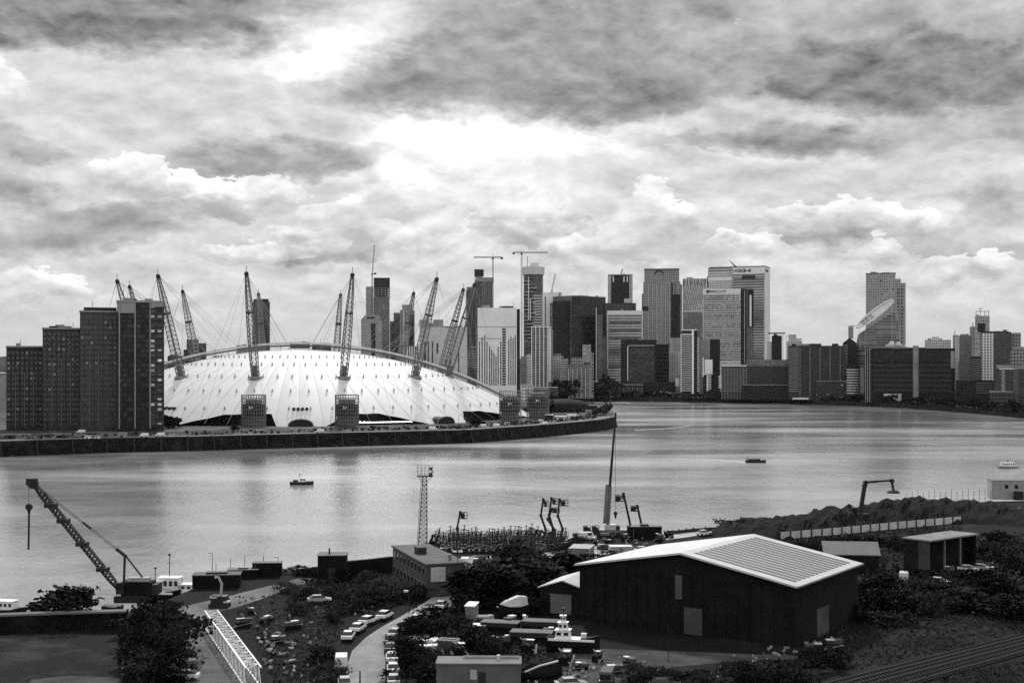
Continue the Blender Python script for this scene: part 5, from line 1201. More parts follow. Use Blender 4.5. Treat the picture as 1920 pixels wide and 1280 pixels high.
# ---- shore wall, dock wall, fences
def wall_run(name, label, cat, pts, h0, th_, mat, cap_m=None, posts=0, panel=0):
    P_ = [G(*a) for a in pts]; o_ = P_[0].copy(); t = thing(name, label, cat, o_)
    g = MB(); c = MB(); q = MB()
    for a, b in zip(P_, P_[1:]):
        a, b = a - o_, b - o_; d_ = (b - a).normalized(); n_ = Vector((-d_.y, d_.x, 0)) * th_; 
        for mb, z0, z1, e_ in ((g, 0, h0, 0), (c, h0 + .003, h0 + .3, .25)):
            if mb is c and not cap_m: continue
            nn = n_ + n_.normalized() * e_; m_ = -n_.normalized() * e_
            mb.add([a + m_ + Vector((0,0,z0)), b + m_ + Vector((0,0,z0)), b + nn + Vector((0,0,z0)), a + nn + Vector((0,0,z0)), a + m_ + Vector((0,0,z1)), b + m_ + Vector((0,0,z1)), b + nn + Vector((0,0,z1)), a + nn + Vector((0,0,z1))],
                   [(3,2,1,0), (4,5,6,7), (0,1,5,4), (1,2,6,5), (2,3,7,6), (3,0,4,7)])
        if posts:
            k_ = max(1, int((b - a).length / posts))
            for i in range(k_ + 1): r = a.lerp(b, i / k_) - n_ * .6; (MB().bar(r, r + Vector((0, 0, h0 + .35)), .28)).build('post', M_dark, t)
    g.build('panels' if posts else 'wall', mat, t)
    if cap_m: c.build('coping', cap_m, t)
    return t
wall_run('dock_wall', 'long dark dock wall with a pale coping at the lower left', 'wall', [(-160, 1193), (0, 1187), (120, 1182), (238, 1179)], 2.7, 1.4, M_wallq, plain('coping_grey', .13, .9, var=.3))
wall_run('shore_wall', 'dark shore wall between the tall dark shed and the brick office', 'wall', [(648, 1082), (690, 1078), (738, 1072)], 3.2, 1.0, M_clad)
wall_run('concrete_fence', 'long pale panel fence in front of the spoil heap', 'fence', [(1462, 1011), (1560, 1003), (1700, 989), (1803, 980)], 1.75, .15, plain('panel_pale', .50, .7, var=.3, scale=.3), None, 3.2)
wall_run('mesh_fence', 'low dark fence along the river edge right of the plant container', 'fence', [(1245, 1003), (1300, 997), (1345, 994)], .9, .1, M_dark, None, 2.5)
wall_run('side_fence', 'dark fence running down beside the lower left field', 'fence', [(228, 1290), (233, 1240), (238, 1190)], 1.6, .12, M_dark, None, 3)
g = MB(); t = thing('post_fence', 'open fence of thin posts on the river edge behind the spoil heap', 'fence', G(1700, 948))
for k in range(16):
    p = G(1700 + k * 10.5, 946 - k * .35) - G(1700, 948); MB().bar(p, p + Vector((0, 0, 3.6 + (k % 3) * .4)), .12).build('post', M_steel, t)
g = MB(); a, b = G(1700, 946) - G(1700, 948), G(1857, 941) - G(1700, 948)
for z in (1.2, 2.4): g.bar(a + Vector((0, 0, z)), b + Vector((0, 0, z)), .06)
g.build('wires', M_steel, t)

# ---- spoil heap
from mathutils import noise as mnoise
rndh = random.Random(21)
prof = [(1335, 995, 332), (1365, 984, 334), (1400, 974, 338), (1450, 971, 341), (1500, 967, 345), (1560, 949, 353), (1600, 951, 358), (1650, 940, 364), (1700, 935, 370), (1760, 936, 374), (1820, 940, 375), (1870, 945, 372), (1920, 955, 368), (1990, 972, 360)]
xs = []; 
for (a, ya, da), (b, yb, db) in zip(prof, prof[1:]):
    n_ = max(2, int((b - a) / 5))
    for i in range(n_): f = i / n_; xs.append((a + (b-a)*f, ya + (yb-ya)*f, da + (db-da)*f))
vs_, fs_, NC = [], [], 15
for i, (px, py, d) in enumerate(xs):
    zt = gz(py, d)
    for j in range(NC):
        u = j / (NC - 1); dd = d - 20 + 36 * u; s_ = math.sin(math.pi * min(1, u / .56) / 2) if u < .56 else math.cos(math.pi / 2 * (u - .56) / .44)
        z = NZ - .3 + (zt - NZ + .3) * max(0, s_) ** 1.1
        if 0 < j < NC - 1: z += mnoise.noise(Vector((px * .06, u * 5, 0))) * 1.5 + mnoise.noise(Vector((px * .25, u * 14, 3))) * .6
        vs_.append((gx(px, dd) + rndh.uniform(-.3, .3), dd, z))
for i in range(len(xs) - 1):
    for j in range(NC - 1): fs_.append((i*NC+j, (i+1)*NC+j, (i+1)*NC+j+1, i*NC+j+1))
g = MB(); g.add(vs_, fs_); o = g.build('spoil_heap', ground_material('spoil', .005, .018, .2, 1.6, bump=1)); tag(o, 'long dark heap of spoil along the river on the right', 'spoil heap')

# ---- crawler crane
d = 240.0
def Pd(px, py, d_=d): return Vector((gx(px, d_), d_, gz(py, d_)))
base = Vector((gx(256, d), d, NZ)); t = thing('crawler_crane', 'black crawler crane with a long lattice boom leaning left over the water', 'crane', base)
L = lambda px, py, dy=0: Pd(px, py) - base + Vector((0, dy, 0))
g = MB(); a, b = L(230, 1112), L(62, 906); ln = (b - a).length
lattice(g, a, b, lambda t_: .46 * min(1, .35 + t_ * 5, .45 + (1 - t_) * 5), 34, .15, .08)
bm = g.build('boom', M_dark, t)
g = MB(); g.cone(b + Vector((0, -.4, 0)), b + Vector((0, .4, 0)), .95, .95, 12); g.box(b.x - 1.2, b.x + .8, -.3, .3, b.z - .3, b.z + .9); g.build('boom_head', M_black, bm)
for f in (.22, .45, .66, .8):
    c = a.lerp(b, f); MB().box(c.x - 1.0, c.x + 1.0, -.9, .9, c.z - .35, c.z + .35).build('boom_joint', M_black, bm)
g = MB(); g.bar(L(232, 1104), L(234, 1042), .35); g.bar(L(218, 1028), L(237, 1043), .5); g.bar(L(237, 1043, 0), L(272, 1088), .25); g.build('gantry', M_black, t)
g = MB()
for dy in (-.5, .5): g.bar(L(62, 906, dy), L(219, 1029, dy), .09)
c = L(163, 984); g.bar(c + Vector((-.8, 0, .6)), c + Vector((.8, 0, -.6)), .3); g.build('pendants', M_dark, t)
g = MB(); g.bar(L(54, 908), L(54, 948), .07); g.build('hoist_rope', M_dark, t)
g = MB(); c = L(54.5, 950); g.cone(c + Vector((0, -.25, 0)), c + Vector((0, .25, 0)), .62, .62, 12); g.cone(c, c - Vector((0, 0, 1.2)), .5, .2, 8); g.bar(c - Vector((0, 0, 1)), L(53.5, 1030), .28); g.build('hook_block', M_black, t)
g = MB(); g.box(-2.4, 3.2, -1.6, 1.6, 1.4, 3.6); g.build('house', M_clad, t); MB().box(3.2, 4.2, -1.7, 1.7, 1.3, 3.2).build('counterweight', M_black, t)
g = MB(); g.box(-3.2, -1.8, -2.0, -.6, 1.5, 3.6); cb = g.build('cab', M_dark, t); MB().box(-3.25, -2.0, -2.05, -1.2, 2.4, 3.4).build('window', M_glass, cb)
for s_ in (-1, 1):
    g = MB(); g.extx([(s_*2.1 - .45, 0), (s_*2.1 + .45, 0), (s_*2.1 + .45, 1.1), (s_*2.1 - .45, 1.1)], -3.4, 3.4)
    for k in range(14): g.box(-3.3 + k*.5, -3.0 + k*.5, s_*2.1 - .55, s_*2.1 + .55, 1.06, 1.2)
    g.build('track', M_black, t)
MB().box(-1.4, 2.4, -.8, .8, 3.62, 4.3).build('roof_hood', plain('hood_pale', .35, .6), t)
# little dark machine left of the crane
p = G(211, 1158); t = thing('site_machine', 'small dark dumper with a pale stripe beside the crane tracks', 'dumper', p); MB().box(-1.6, 1.6, -1, 1, .6, 2.2).build('skip', M_dark, t); MB().box(-.6, 1.0, -1.1, -.98, 2.0, 2.4).build('stripe', M_pale, t)
for sx in (-1, 1): MB().cone((sx, -1.2, .6), (sx, 1.2, .6), .6, .6, 14).build('wheel', M_black, t)

# ---- pale arm excavator near the track
p = G(412, 1138); t = thing('small_excavator', 'small excavator with a pale raised arm standing on the dirt track', 'excavator', p)
MB().box(-1.4, 1.4, -1.1, 1.1, .9, 2.1).build('house', M_dark, t); MB().box(-1.5, -.3, -1.15, -.2, 1.8, 2.1).build('deck_plate', M_pale, t); MB().box(.9, 2.0, -1.2, -.3, 1.0, 1.3).build('deck_plate', M_pale, t)
for s_ in (-1, 1): MB().box(-1.7, 1.7, s_*1.1 - .3, s_*1.1 + .3, 0, .85).build('track', M_black, t)
g = MB(); g.bar((.2, 0, 1.8), (.35, 0, 4.2), .4); g.bar((.35, 0, 4.2), (-.25, 0, 5.4), .3); g.bar((-.25, 0, 5.4), (-.9, 0, 5.3), .3); g.build('arm', plain('arm_pale', .4, .5), t)

# ---- lattice footbridge lying along the track
P0, P1 = G(384, 1177), G(461, 1292); ax = P1 - P0; ln = ax.length; rz = math.atan2(ax.y, ax.x)
t = thing('truss_bridge', 'white lattice footbridge section lying beside the dirt road', 'truss bridge', P0, rz)
M_tr = plain('truss_paint', .75, .6, var=.25, scale=.8); hh, ww = 2.8, 2.0; n_ = 22
for (y, z) in ((0, .1), (0, hh), (ww, .1), (ww, hh)): MB().bar((0, y, z), (ln, y, z), .2).build('chord', M_tr, t)
def frame_side(nm, f):
    g = MB()
    for i in range(n_): x0, x1 = ln*i/n_, ln*(i+1)/n_; g.bar(f(x0, 0), f(x0, 1), .11); g.bar(f(x0, i % 2), f(x1, 1 - i % 2), .09)
    g.build(nm, M_tr, t)
frame_side('side_lattice', lambda x, s_: (x, 0, .1 + (hh - .1) * s_)); frame_side('side_lattice', lambda x, s_: (x, ww, .1 + (hh - .1) * s_)); frame_side('top_lattice', lambda x, s_: (x, ww * s_, hh)); 
MB().box(0, ln, .15, ww - .15, .05, .12).build('deck', M_dconc, t)

# ---- floodlight tower
d = 313.0; t = thing('lattice_tower', 'slender lattice tower with a caged work platform on top', 'lattice tower', (gx(792.5, d), d, NZ)); k_ = d / F; ht = gz(893, d) - NZ
g = MB(); zs = [ht * i / 16 for i in range(17)]
def hw(z): return (8.0 - 4.2 * z / ht) * k_
def xo(z): return (z / ht) * 4.0 * k_
for i in range(16):
    for sx in (-1, 1):
        for sy in (-1, 1): g.bar((xo(zs[i]) + sx*hw(zs[i]), sy*hw(zs[i]), zs[i]), (xo(zs[i+1]) + sx*hw(zs[i+1]), sy*hw(zs[i+1]), zs[i+1]), .13)
    for s_ in (-1, 1): g.bar((xo(zs[i]) - hw(zs[i]), s_*hw(zs[i]), zs[i]), (xo(zs[i+1]) + hw(zs[i+1]), s_*hw(zs[i+1]), zs[i+1]), .07); g.bar((xo(zs[i]) + hw(zs[i]), s_*hw(zs[i]), zs[i]), (xo(zs[i+1]) - hw(zs[i+1]), s_*hw(zs[i+1]), zs[i+1]), .07); g.bar((xo(zs[i]) - hw(zs[i]), s_*hw(zs[i]), zs[i]), (xo(zs[i]) + hw(zs[i]), s_*hw(zs[i]), zs[i]), .08)
g.build('mast', plain('tower_steel', .05, .6), t)
g = MB()
for i in range(34): z = ht * i / 34; g.bar((xo(z) - hw(z) - .35, -.3, z), (xo(z) - hw(z) - .35, .3, z), .06)
g.bar((-hw(0) - .35, -.3, 0), (xo(ht) - hw(ht) - .35, -.3, ht), .06); g.bar((-hw(0) - .35, .3, 0), (xo(ht) - hw(ht) - .35, .3, ht), .06); g.build('ladder', M_dark, t)
cx_ = (797 - 792.5) * k_; MB().box(cx_ - 1.85, cx_ + 1.85, -1.3, 1.3, ht, ht + .25).build('platform', M_black, t)
g = MB()
for x in (-1.8, -.9, 0, .9, 1.8):
    for y in (-1.25, 1.25): g.bar((cx_ + x, y, ht), (cx_ + x, y, ht + 2.7), .06)
for z in (.7, 1.4, 2.1, 2.7):
    for y in (-1.25, 1.25): g.bar((cx_ - 1.8, y, ht + z), (cx_ + 1.8, y, ht + z), .05)
g.build('cage', M_steel, t)
for k, (x, z) in enumerate(((1.3, .6), (1.75, 1.3), (1.4, 1.9))): MB().box(cx_ + x - .35, cx_ + x + .35, -.5, .5, ht + z - .3, ht + z + .3).build('lamp_box', M_black if k != 1 else M_pale, t)
g = MB(); g.bar((cx_ - 1.6, 0, ht), (xo(ht*.86), 0, ht*.86), .1); g.bar((cx_ + 1.6, 0, ht), (xo(ht*.86), 0, ht*.86), .1); g.build('brace', M_dark, t)

# ---- platform boom lifts
def boom_lift(label, px, py, joints, basket, side, group='raised boom lifts in the hire yard'):
    dd = gd(py, NZ); b0 = Vector((gx(px, dd), dd, NZ)); t = thing('boom_lift', label, 'boom lift', b0, 0, group)
    Q = [Vector((gx(x, dd), dd, gz(y, dd))) - b0 for x, y in joints]
    MB().box(-1.1, 1.1, -.9, .9, .5, 1.5).build('chassis', M_dark, t)
    for sx in (-.8, .8):
        for sy in (-1.05, .75): MB().cone((sx, sy, .42), (sx, sy + .3, .42), .42, .42, 10).build('wheel', M_black, t)
    Q = [Vector((0, 0, 1.4))] + Q
    for i in range(len(Q) - 1):
        g = MB(); w_ = .62 - .09 * i; g.bar(Q[i], Q[i+1], w_); g.cone(Q[i+1] + Vector((0, -.35, 0)), Q[i+1] + Vector((0, .35, 0)), .38, .38, 8); g.build('boom_section', M_dark, t)
    x0, y0, x1, y1 = basket; a = Vector((gx(x0, dd), dd, gz(y1, dd))) - b0; b = Vector((gx(x1, dd), dd, gz(y0, dd))) - b0
    g = MB(); g.box(a.x, b.x, -.6, .6, a.z, a.z + .2)
    for x in (a.x, (a.x+b.x)/2, b.x):
        for y in (-.6, .6): g.bar((x, y, a.z), (x, y, b.z), .09)
    for z in (a.z + (b.z - a.z) * .5, b.z):
        for y in (-.6, .6): g.bar((a.x, y, z), (b.x, y, z), .09)
    g.bar(Q[-1], ((a.x + b.x)/2, 0, a.z + .1), .3)
    bk = g.build('basket', M_dark, t); MB().box(a.x + .1, a.x + (b.x - a.x) * .62, -.62, .1, a.z + .2, b.z - .15).build('control_panel', M_black, bk)
boom_lift('lone raised boom lift standing behind the parked machines', 861, 1020, [(860, 1008), (857, 990), (863, 960)], (864, 960, 876, 972), 1)
boom_lift('leftmost of the four tall boom lifts in the cluster', 1022, 1016, [(1023, 992), (1014, 966), (1018.6, 936)], (1020, 938, 1028, 949), 1)
boom_lift('second from left of the tall boom lifts, with the highest platform', 1034, 1018, [(1037, 990), (1029.5, 965), (1034, 934)], (1036, 934, 1045, 945), 1)
boom_lift('rightmost of the four tall boom lifts in the cluster', 1050, 1018, [(1055, 991), (1046, 967), (1049, 936)], (1051, 937, 1065, 948), 1)
boom_lift('lower boom lift in the middle of the tall cluster', 1041, 1021, [(1039, 992), (1027, 973), (1035, 954)], (1036, 952, 1049, 961), 1)
boom_lift('boom lift facing left just right of the telescopic crane', 1180, 1003, [(1182, 984), (1169, 925)], (1154, 928, 1168, 940), -1)
boom_lift('shorter boom lift facing left above the plant container', 1203, 999, [(1202, 980), (1195, 948)], (1183, 948, 1197, 958), -1)
for k, px in enumerate((1001, 1009, 1017, 1026)):
    boom_lift(['first', 'second', 'third', 'fourth'][k] + ' from the left of the slanting row of folded boom lifts', px, 1019 + k, [(px + 3, 1001 + k*1.6), (px + 6, 994 + k*1.6)], (px + 1, 992 + k*1.6, px + 8, 996 + k*1.6), 1, 'slanting row of folded boom lifts')
for k, px in enumerate((806, 816)):
    boom_lift(['left', 'right'][k] + ' one of the two small folded boom lifts behind the brick office', px, 1028, [(px + 3, 1011), (px + 6, 1004)], (px + 3, 1003, px + 9, 1006), 1, 'two small boom lifts behind the office')
# ---- rows of small scissor lifts
def scissor():
    t = thing('scissor_lift', 'small folded work platform in the packed rows of hire machines', 'work platform', (0, 0, -50), 0, 'packed rows of hire machines')
    MB().box(-.75, .75, -.45, .45, .2, .8).build('chassis', M_dark, t)
    g = MB(); g.bar((-.6, -.3, .8), (.6, -.3, 1.4), .08); g.bar((.6, -.3, .8), (-.6, -.3, 1.4), .08); g.bar((-.6, .3, .8), (.6, .3, 1.4), .08); g.build('scissor_arms', M_steel, t)
    g = MB(); g.box(-.75, .75, -.45, .45, 1.4, 1.5)
    for x in (-.72, 0, .72):
        for y in (-.42, .42): g.bar((x, y, 1.5), (x, y, 2.5), .07)
    for y in (-.42, .42): g.bar((-.72, y, 2.5), (.72, y, 2.5), .07); g.bar((-.72, y, 2.0), (.72, y, 2.0), .05)
    g.build('platform', M_dark, t); g = MB(); g.bar((0, 0, 1.5), (.15, 0, 3.3), .16); g.bar((-.3, 0, 3.3), (.5, 0, 3.3), .12); g.build('jib', M_dark, t)
    MB().box(-.5, -.15, -.5, -.46, .35, .7).build('decal_panel', M_pale, t)
    return t
proto = scissor(); rs = random.Random(77); first = True
for j, (y, xa, xb) in enumerate(((1019, 815, 1000), (1023, 822, 1060), (1027.5, 830, 1066), (1032, 838, 1062), (1036.5, 850, 1055))):
    x = xa
    while x < xb:
        p = G(x + rs.uniform(-2, 2), y - (x - 830) * .018 + rs.uniform(-1, 1)); sc_ = rs.uniform(.8, 1.35)
        if first: o = proto; o.location = p; o.rotation_euler = (0, 0, rs.uniform(-.6, .6)); first = False
        else: o = dup(proto, p, rs.uniform(-.6, .6))
        o.scale = (1, 1, sc_); o['label'] = 'folded work platform in the ' + ['farthest', 'second farthest', 'middle', 'second nearest', 'nearest'][j] + ' packed row'; o['group'] = ['farthest', 'second farthest', 'middle', 'second nearest', 'nearest'][j] + ' packed row of machines'
        x += rs.uniform(8, 12)

# ---- telescopic crane
d = gd(1004, NZ); base = Vector((gx(1138, d), d, NZ)); t = thing('mobile_crane', 'mobile crane with a very tall dark telescopic boom pointing straight up', 'crane', base)
L = lambda px, py, dy=0: Vector((gx(px, d), d + dy, gz(py, d))) - base
M_mc = plain('crane_grey', .16, .5, var=.3)
for (a, b, w_, m_) in (((1139, 990), (1143.5, 912), .95, M_mc), ((1143.5, 912), (1147.5, 860), .62, M_dark), ((1147.5, 860), (1151.3, 815), .52, M_dark), ((1151.3, 815), (1154.8, 770), .42, M_dark)):
    MB().bar(L(*a), L(*b), w_).build('boom_section', m_, t)
MB().bar(L(1133, 980, -.9), L(1138, 907, -.9), .75).build('stowed_jib', M_mc, t)
g = MB(); h_ = L(1155, 769); g.cone(h_ + Vector((0, -.3, 0)), h_ + Vector((0, .3, 0)), .6, .6, 10); g.bar(h_, h_ + Vector((.9, 0, .3)), .3); g.build('boom_head', M_pale, t)
g = MB(); g.bar(L(1154, 772), L(1154, 958), .05, n=3); g.build('hoist_rope', M_dark, t)
g = MB(); c = L(1154, 962); g.cone(c + Vector((0, -.2, 0)), c + Vector((0, .2, 0)), .5, .5, 10); g.cone(c, c - Vector((0, 0, 1.3)), .4, .15, 8); g.build('hook_block', M_black, t)
MB().box(-4.5, 5.5, -1.25, 1.25, .8, 1.6).build('carrier', M_mc, t)
for x in (-3.6, -2.2, 1.4, 2.8, 4.2):
    MB().cone((x, -1.35, .55), (x, -1.0, .55), .55, .55, 12).build('wheel', M_black, t); MB().cone((x, 1.0, .55), (x, 1.35, .55), .55, .55, 12).build('wheel', M_black, t)
cb = MB().box(-5.6, -4.2, -1.25, 1.25, .7, 2.4).build('cab', M_pale, t); MB().box(-5.65, -5.2, -1.1, 1.1, 1.5, 2.2).build('window', M_glass, cb)
MB().box(-.6, 2.2, -1.1, 1.1, 1.62, 2.9).build('turret', M_pale, t); MB().box(2.2, 3.2, -1.2, 1.2, 1.65, 2.6).build('counterweight', M_black, t)
# lower working platforms at its left
for k, (px, py) in enumerate(((1101, 1006), (1117, 1006))):
    boom_lift(['left', 'right'][k] + ' one of the two low dark platforms beside the mobile crane', px, py, [(px + 6, 996), (px + 2, 991)], (px - 7, 985, px + 6, 994), -1, 'two low platforms by the mobile crane')
# vehicles by the crane
# ---- material handler
d = 352.0; base = Vector((gx(1610, d), d, gz(966, d) - 1.6)); base.z = NZ + 3.2; t = thing('material_handler', 'dark grab machine whose bent arm dangles a bowl shaped grab', 'material handler', base)
L = lambda px, py, dy=0: Vector((gx(px, d), d + dy, gz(py, d))) - base
for a, b, w_ in (((1612, 965), (1621, 912), .95), ((1621, 912), (1623, 905), .8), ((1622, 904), (1645, 902), .6), ((1645, 902), (1672, 900), .5), ((1672, 900), (1675, 919), .55)): MB().bar(L(*a), L(*b), w_).build('arm_section', M_dark, t)
g = MB(); rings = []
for i in range(5):
    q = i / 4; r_ = 1.75 * math.sqrt(max(.02, 1 - q*q)); rings.append([(L(1675, 0).x + r_ * math.cos(2*math.pi*k/16), r_ * math.sin(2*math.pi*k/16), L(0, 924).z - 0 + .9 * q) for k in range(16)])
g.loft(rings); g.cone(L(1675, 919), L(1675, 923), .5, .7, 8); g.build('grab', M_black, t); g = MB()
for p_ in ((1621, 910), (1623, 904), (1672, 901)): c = L(*p_); g.cone(c + Vector((0, -.6, 0)), c + Vector((0, .6, 0)), .6, .6, 10)
g.build('pins', M_black, t); MB().bar(L(1614, 950), L(1619, 925), .3).build('ram', M_steel, t)
MB().box(-1.8, 2.4, -1.4, 1.4, -2.2, 0.2).build('house', M_dark, t); cb = MB().box(-2.2, -.6, -1.5, -.1, -.6, 1.8).build('cab', M_dark, t); MB().box(-2.1, -.8, -1.55, -1.4, .3, 1.5).build('window', M_glass, cb)
MB().box(-2.2, 2.8, -1.6, 1.6, -4.0, -2.3).build('undercarriage', M_black, t)

# ---- railway
a0, a1 = (1500, 1301), (2050, 1160)
for k, off in enumerate((0, 16, 34)):
    A0, A1 = G(a0[0], a0[1] + off), G(a1[0], a1[1] + off * .75); ax = A1 - A0; t = thing('railway_track', ['farthest of the three railway tracks at the lower right', 'middle one of the three railway tracks at the lower right', 'nearest of the three railway tracks at the lower right'][k], 'railway track', A0, math.atan2(ax.y, ax.x)); ln = ax.length
    for s_ in (-.72, .72): MB().box(0, ln, s_ - .05, s_ + .05, .25, .42).build('rail', plain('rail_steel', .035, .7, spec=.2), t)
    g = MB(); n_ = int(ln / .8)
    for i in range(n_): g.box(i*.8, i*.8 + .28, -1.3, 1.3, .08, .24)
    tag(g.build('sleepers', plain('old_sleeper', .012, .9), t), kind='stuff')

# ---- boats
def hull(Lh, B, H, sheer=.25, n=12):
    rings = []
    for i in range(n + 1):
        u = i / n; x = -Lh/2 + Lh * u; w_ = B/2 * (1 - max(0, (u - .55) / .45) ** 2.2) * (.85 + .15 * min(1, u * 5)); z1 = H + sheer * H * (2*u - .8) ** 2; w_ = max(w_, .04)
        rings.append([(x, -w_*.6, 0), (x, -w_, z1*.55), (x, -w_, z1), (x, w_, z1), (x, w_, z1*.55), (x, w_*.6, 0)])
    g = MB(); g.loft(rings); return g
def boat(label, loc, rz, Lh, B, H, mh, cabins, mast=None, group=None, name='boat', cat='boat', deck=None, extras=()):
    t = thing(name, label, cat, loc, R(rz), group); hull(Lh, B, H).build('hull', mh, t)
    g = MB()
    g.box(-Lh*.46, Lh*.22, -B*.44, B*.44, H*.98, H*1.06); g.build('deck', deck or M_conc, t)
    for (x0, x1, w_, h_, z0) in cabins:
        c = MB(); c.exty([(x0, z0), (x1, z0), (x1 - h_*.18, z0 + h_), (x0 + h_*.05, z0 + h_)], -w_/2, w_/2); cab = c.build('cabin', M_white, t)
        g = MB(); n_ = max(2, int((x1 - x0) / .9))
        for i in range(n_):
            xa = x0 + (x1 - x0) * (i + .18) / n_; xb = x0 + (x1 - x0) * (i + .78) / n_; g.box(xa, xb, -w_/2 - .05, -w_/2 + .02, z0 + h_*.42, z0 + h_*.8); g.box(xa, xb, w_/2 - .02, w_/2 + .05, z0 + h_*.42, z0 + h_*.8)
        g.build('windows', M_glass, cab); MB().box(x0 - .15, x1 + .05, -w_/2 - .1, w_/2 + .1, z0 + h_ + .003, z0 + h_ + .1).build('cabin_roof', M_white, cab)
    if mast: g = MB(); g.bar((mast[0], 0, H), (mast[0], 0, mast[1]), .12); g.bar((mast[0] - .6, 0, mast[1] * .8), (mast[0] + .6, 0, mast[1] * .8), .08); g.box(mast[0] - .25, mast[0] + .25, -.2, .2, mast[1] - .3, mast[1]); g.build('mast', M_dark, t)
    for nm, bx, m_ in extras: MB().box(*bx).build(nm, m_, t)
    return t
def wp(px, py): return gp(px, py, 0)
q = gp(300, 1122, 1.0); boat('white cabin boat with dark hull moored right of the crawler crane', (q.x, q.y, .8), -8, 9, 3, 1.6, M_clad, [(-3.4, .6, 2.4, 2.1, 1.6)], (-1, 6.5), deck=M_white, extras=[('gunwale', (-4, 3.2, -1.58, -1.46, 1.35, 1.75), M_white), ('rail', (.4, 3, -1.0, -.95, 2.2, 2.3), M_steel)])
q = gp(345, 1120, 1.0); boat('bigger white cabin boat with dark hull and radar mast, right of the first', (q.x, q.y, .8), -5, 13, 3.6, 1.7, M_clad, [(-5.0, -.6, 3.0, 2.6, 1.7), (-.4, 2.0, 2.6, 1.3, 1.7)], (-3.0, 9), deck=M_white, extras=[('gunwale', (-6, 4.6, -1.9, -1.76, 1.45, 1.9), M_white), ('dinghy_rack', (2, 5, -.8, .8, 2.0, 2.5), M_pale)])
q = gp(10, 1158, 0); boat('white cabin launch with dark hull at the left edge of the photo', (q.x, q.y, 0), -12, 9, 3, 1.7, M_clad, [(-2.6, 2.2, 2.4, 1.6, 1.7)], None)
q = wp(566, 908); boat('small dark tug with a white wheelhouse crossing the river in mid stream', q, 2, 9.4, 3, 1.1, M_dark, [(-.6, 1.6, 1.8, 1.5, 1.1)], (-.8, 4.4), name='tug_boat', extras=[('gear', (-3.4, -1.6, -.8, .8, 1.1, 1.9), M_dark), ('gear', (1.8, 2.6, -.6, .6, 1.1, 1.6), M_pale)])
q = wp(1417, 867); boat('dark speedboat trailing a white wake to its left', q, -2, 10, 2.6, 1.1, M_black, [], None, name='speedboat', extras=[('seats', (-3.5, 2.0, -.9, .9, 1.1, 1.9), M_black), ('windscreen', (2.0, 2.2, -.8, .8, 1.1, 2.0), M_glass), ('roll_bar', (-4.2, -4.0, -.9, .9, 1.1, 2.7), M_dark)])
q = wp(1891, 877); boat('small white passenger boat near the right edge of the river', q, 3, 10.4, 3, 1.0, plain('hull_pale', .35, .5), [(-3.6, 2.4, 2.6, 1.5, 1.0)], (-.4, 3.6), name='passenger_boat')
p = G(960, 1158); boat('white boat shape under a pale cover in front of the hedge', p, 205, 5.6, 2.6, 2.0, M_clad, [], None, extras=[]); 
g = MB(); g.loft([[(x, -w_, z), (x, w_, z), (x, w_*.5, z + h_), (x, -w_*.5, z + h_)] for x, w_, z, h_ in ((-2.6, 1.1, 1.6, 1.9), (-1.2, 1.3, 1.6, 2.1), (1.2, 1.0, 1.8, 1.2), (2.9, .1, 2.1, .1))]); g.build('cover', plain('boat_cover', .50, .6), bpy.data.objects[-1] if False else [o for o in COL.objects if o.get('label', '').startswith('white boat shape')][0])
p = G(1075, 1222); boat('workboat on stands with tiered white wheelhouse and white deck', p, -12, 8.0, 2.8, 2.0, M_clad, [(-2.6, -.4, 1.7, 1.2, 2.1), (-2.2, -.8, 1.2, 1.1, 3.3), (-1.9, -1.1, .7, .9, 4.5)], (-1.5, 6.6), deck=M_white, extras=[('deck_edge', (-3.6, 3.4, -1.5, -1.38, 1.9, 2.2), M_white), ('winch', (1.2, 2.0, -.4, .4, 2.2, 2.9), M_pale)])
p = G(1015, 1272); t = boat('dark boat under a ridged tarpaulin with one pale edge', p, 14, 6, 2.4, 1.1, M_clad, [], None)
g = MB(); g.loft([[(x, -w_, 1.1), (x, w_, 1.1), (x, .05, 1.1 + h_), (x, -.05, 1.1 + h_)] for x, w_, h_ in ((-2.9, .9, .4), (-1.5, 1.2, 1.2), (0, 1.25, 1.0), (1.5, 1.1, 1.5), (2.9, .3, .8))]); g.build('tarpaulin', M_clad, t); g = MB(); g.bar((-2.6, -.95, 1.3), (-.6, -.9, 2.0), .18); g.bar((-.6, -.9, 2.0), (2.2, -.7, 2.5), .18); g.build('pale_edge', M_pale, t)
for k, (px, py, rz, L_) in enumerate(((786, 1200, 20, 3.2), (795, 1207, -30, 3.4), (806, 1216, 10, 4.2), (812, 1206, 70, 3.0), (826, 1214, 45, 3.4), (904, 1160, 0, 4.0), (910, 1176, -5, 4.2))):
    boat(['leftmost small white dinghy in the heap of boats', 'second small white dinghy, left of the upright sail shape', 'largest white dinghy in the heap of boats', 'white dinghy turned end on in the heap of boats', 'rightmost white dinghy beside the grey crates', 'white dinghy on a post by the flat trailers, upper one', 'white dinghy beside the flat trailers, lower one'][k], G(px, py), rz, L_, 1.5, .6, M_pale if k % 3 else M_white, [], None, group=None, name='dinghy', deck=M_white)
flat_box('crate_stack', 'low grey crate stack right of the white dinghies', 'crates', 838, 1222, 3, 2, 1.6, -14, plain('crate_grey', .09, .8), plain('crate_top', .12, .8), [('lid_batten', (-1.2, 1.2, .9, 1.1, 1.77, 1.9), M_steel)])

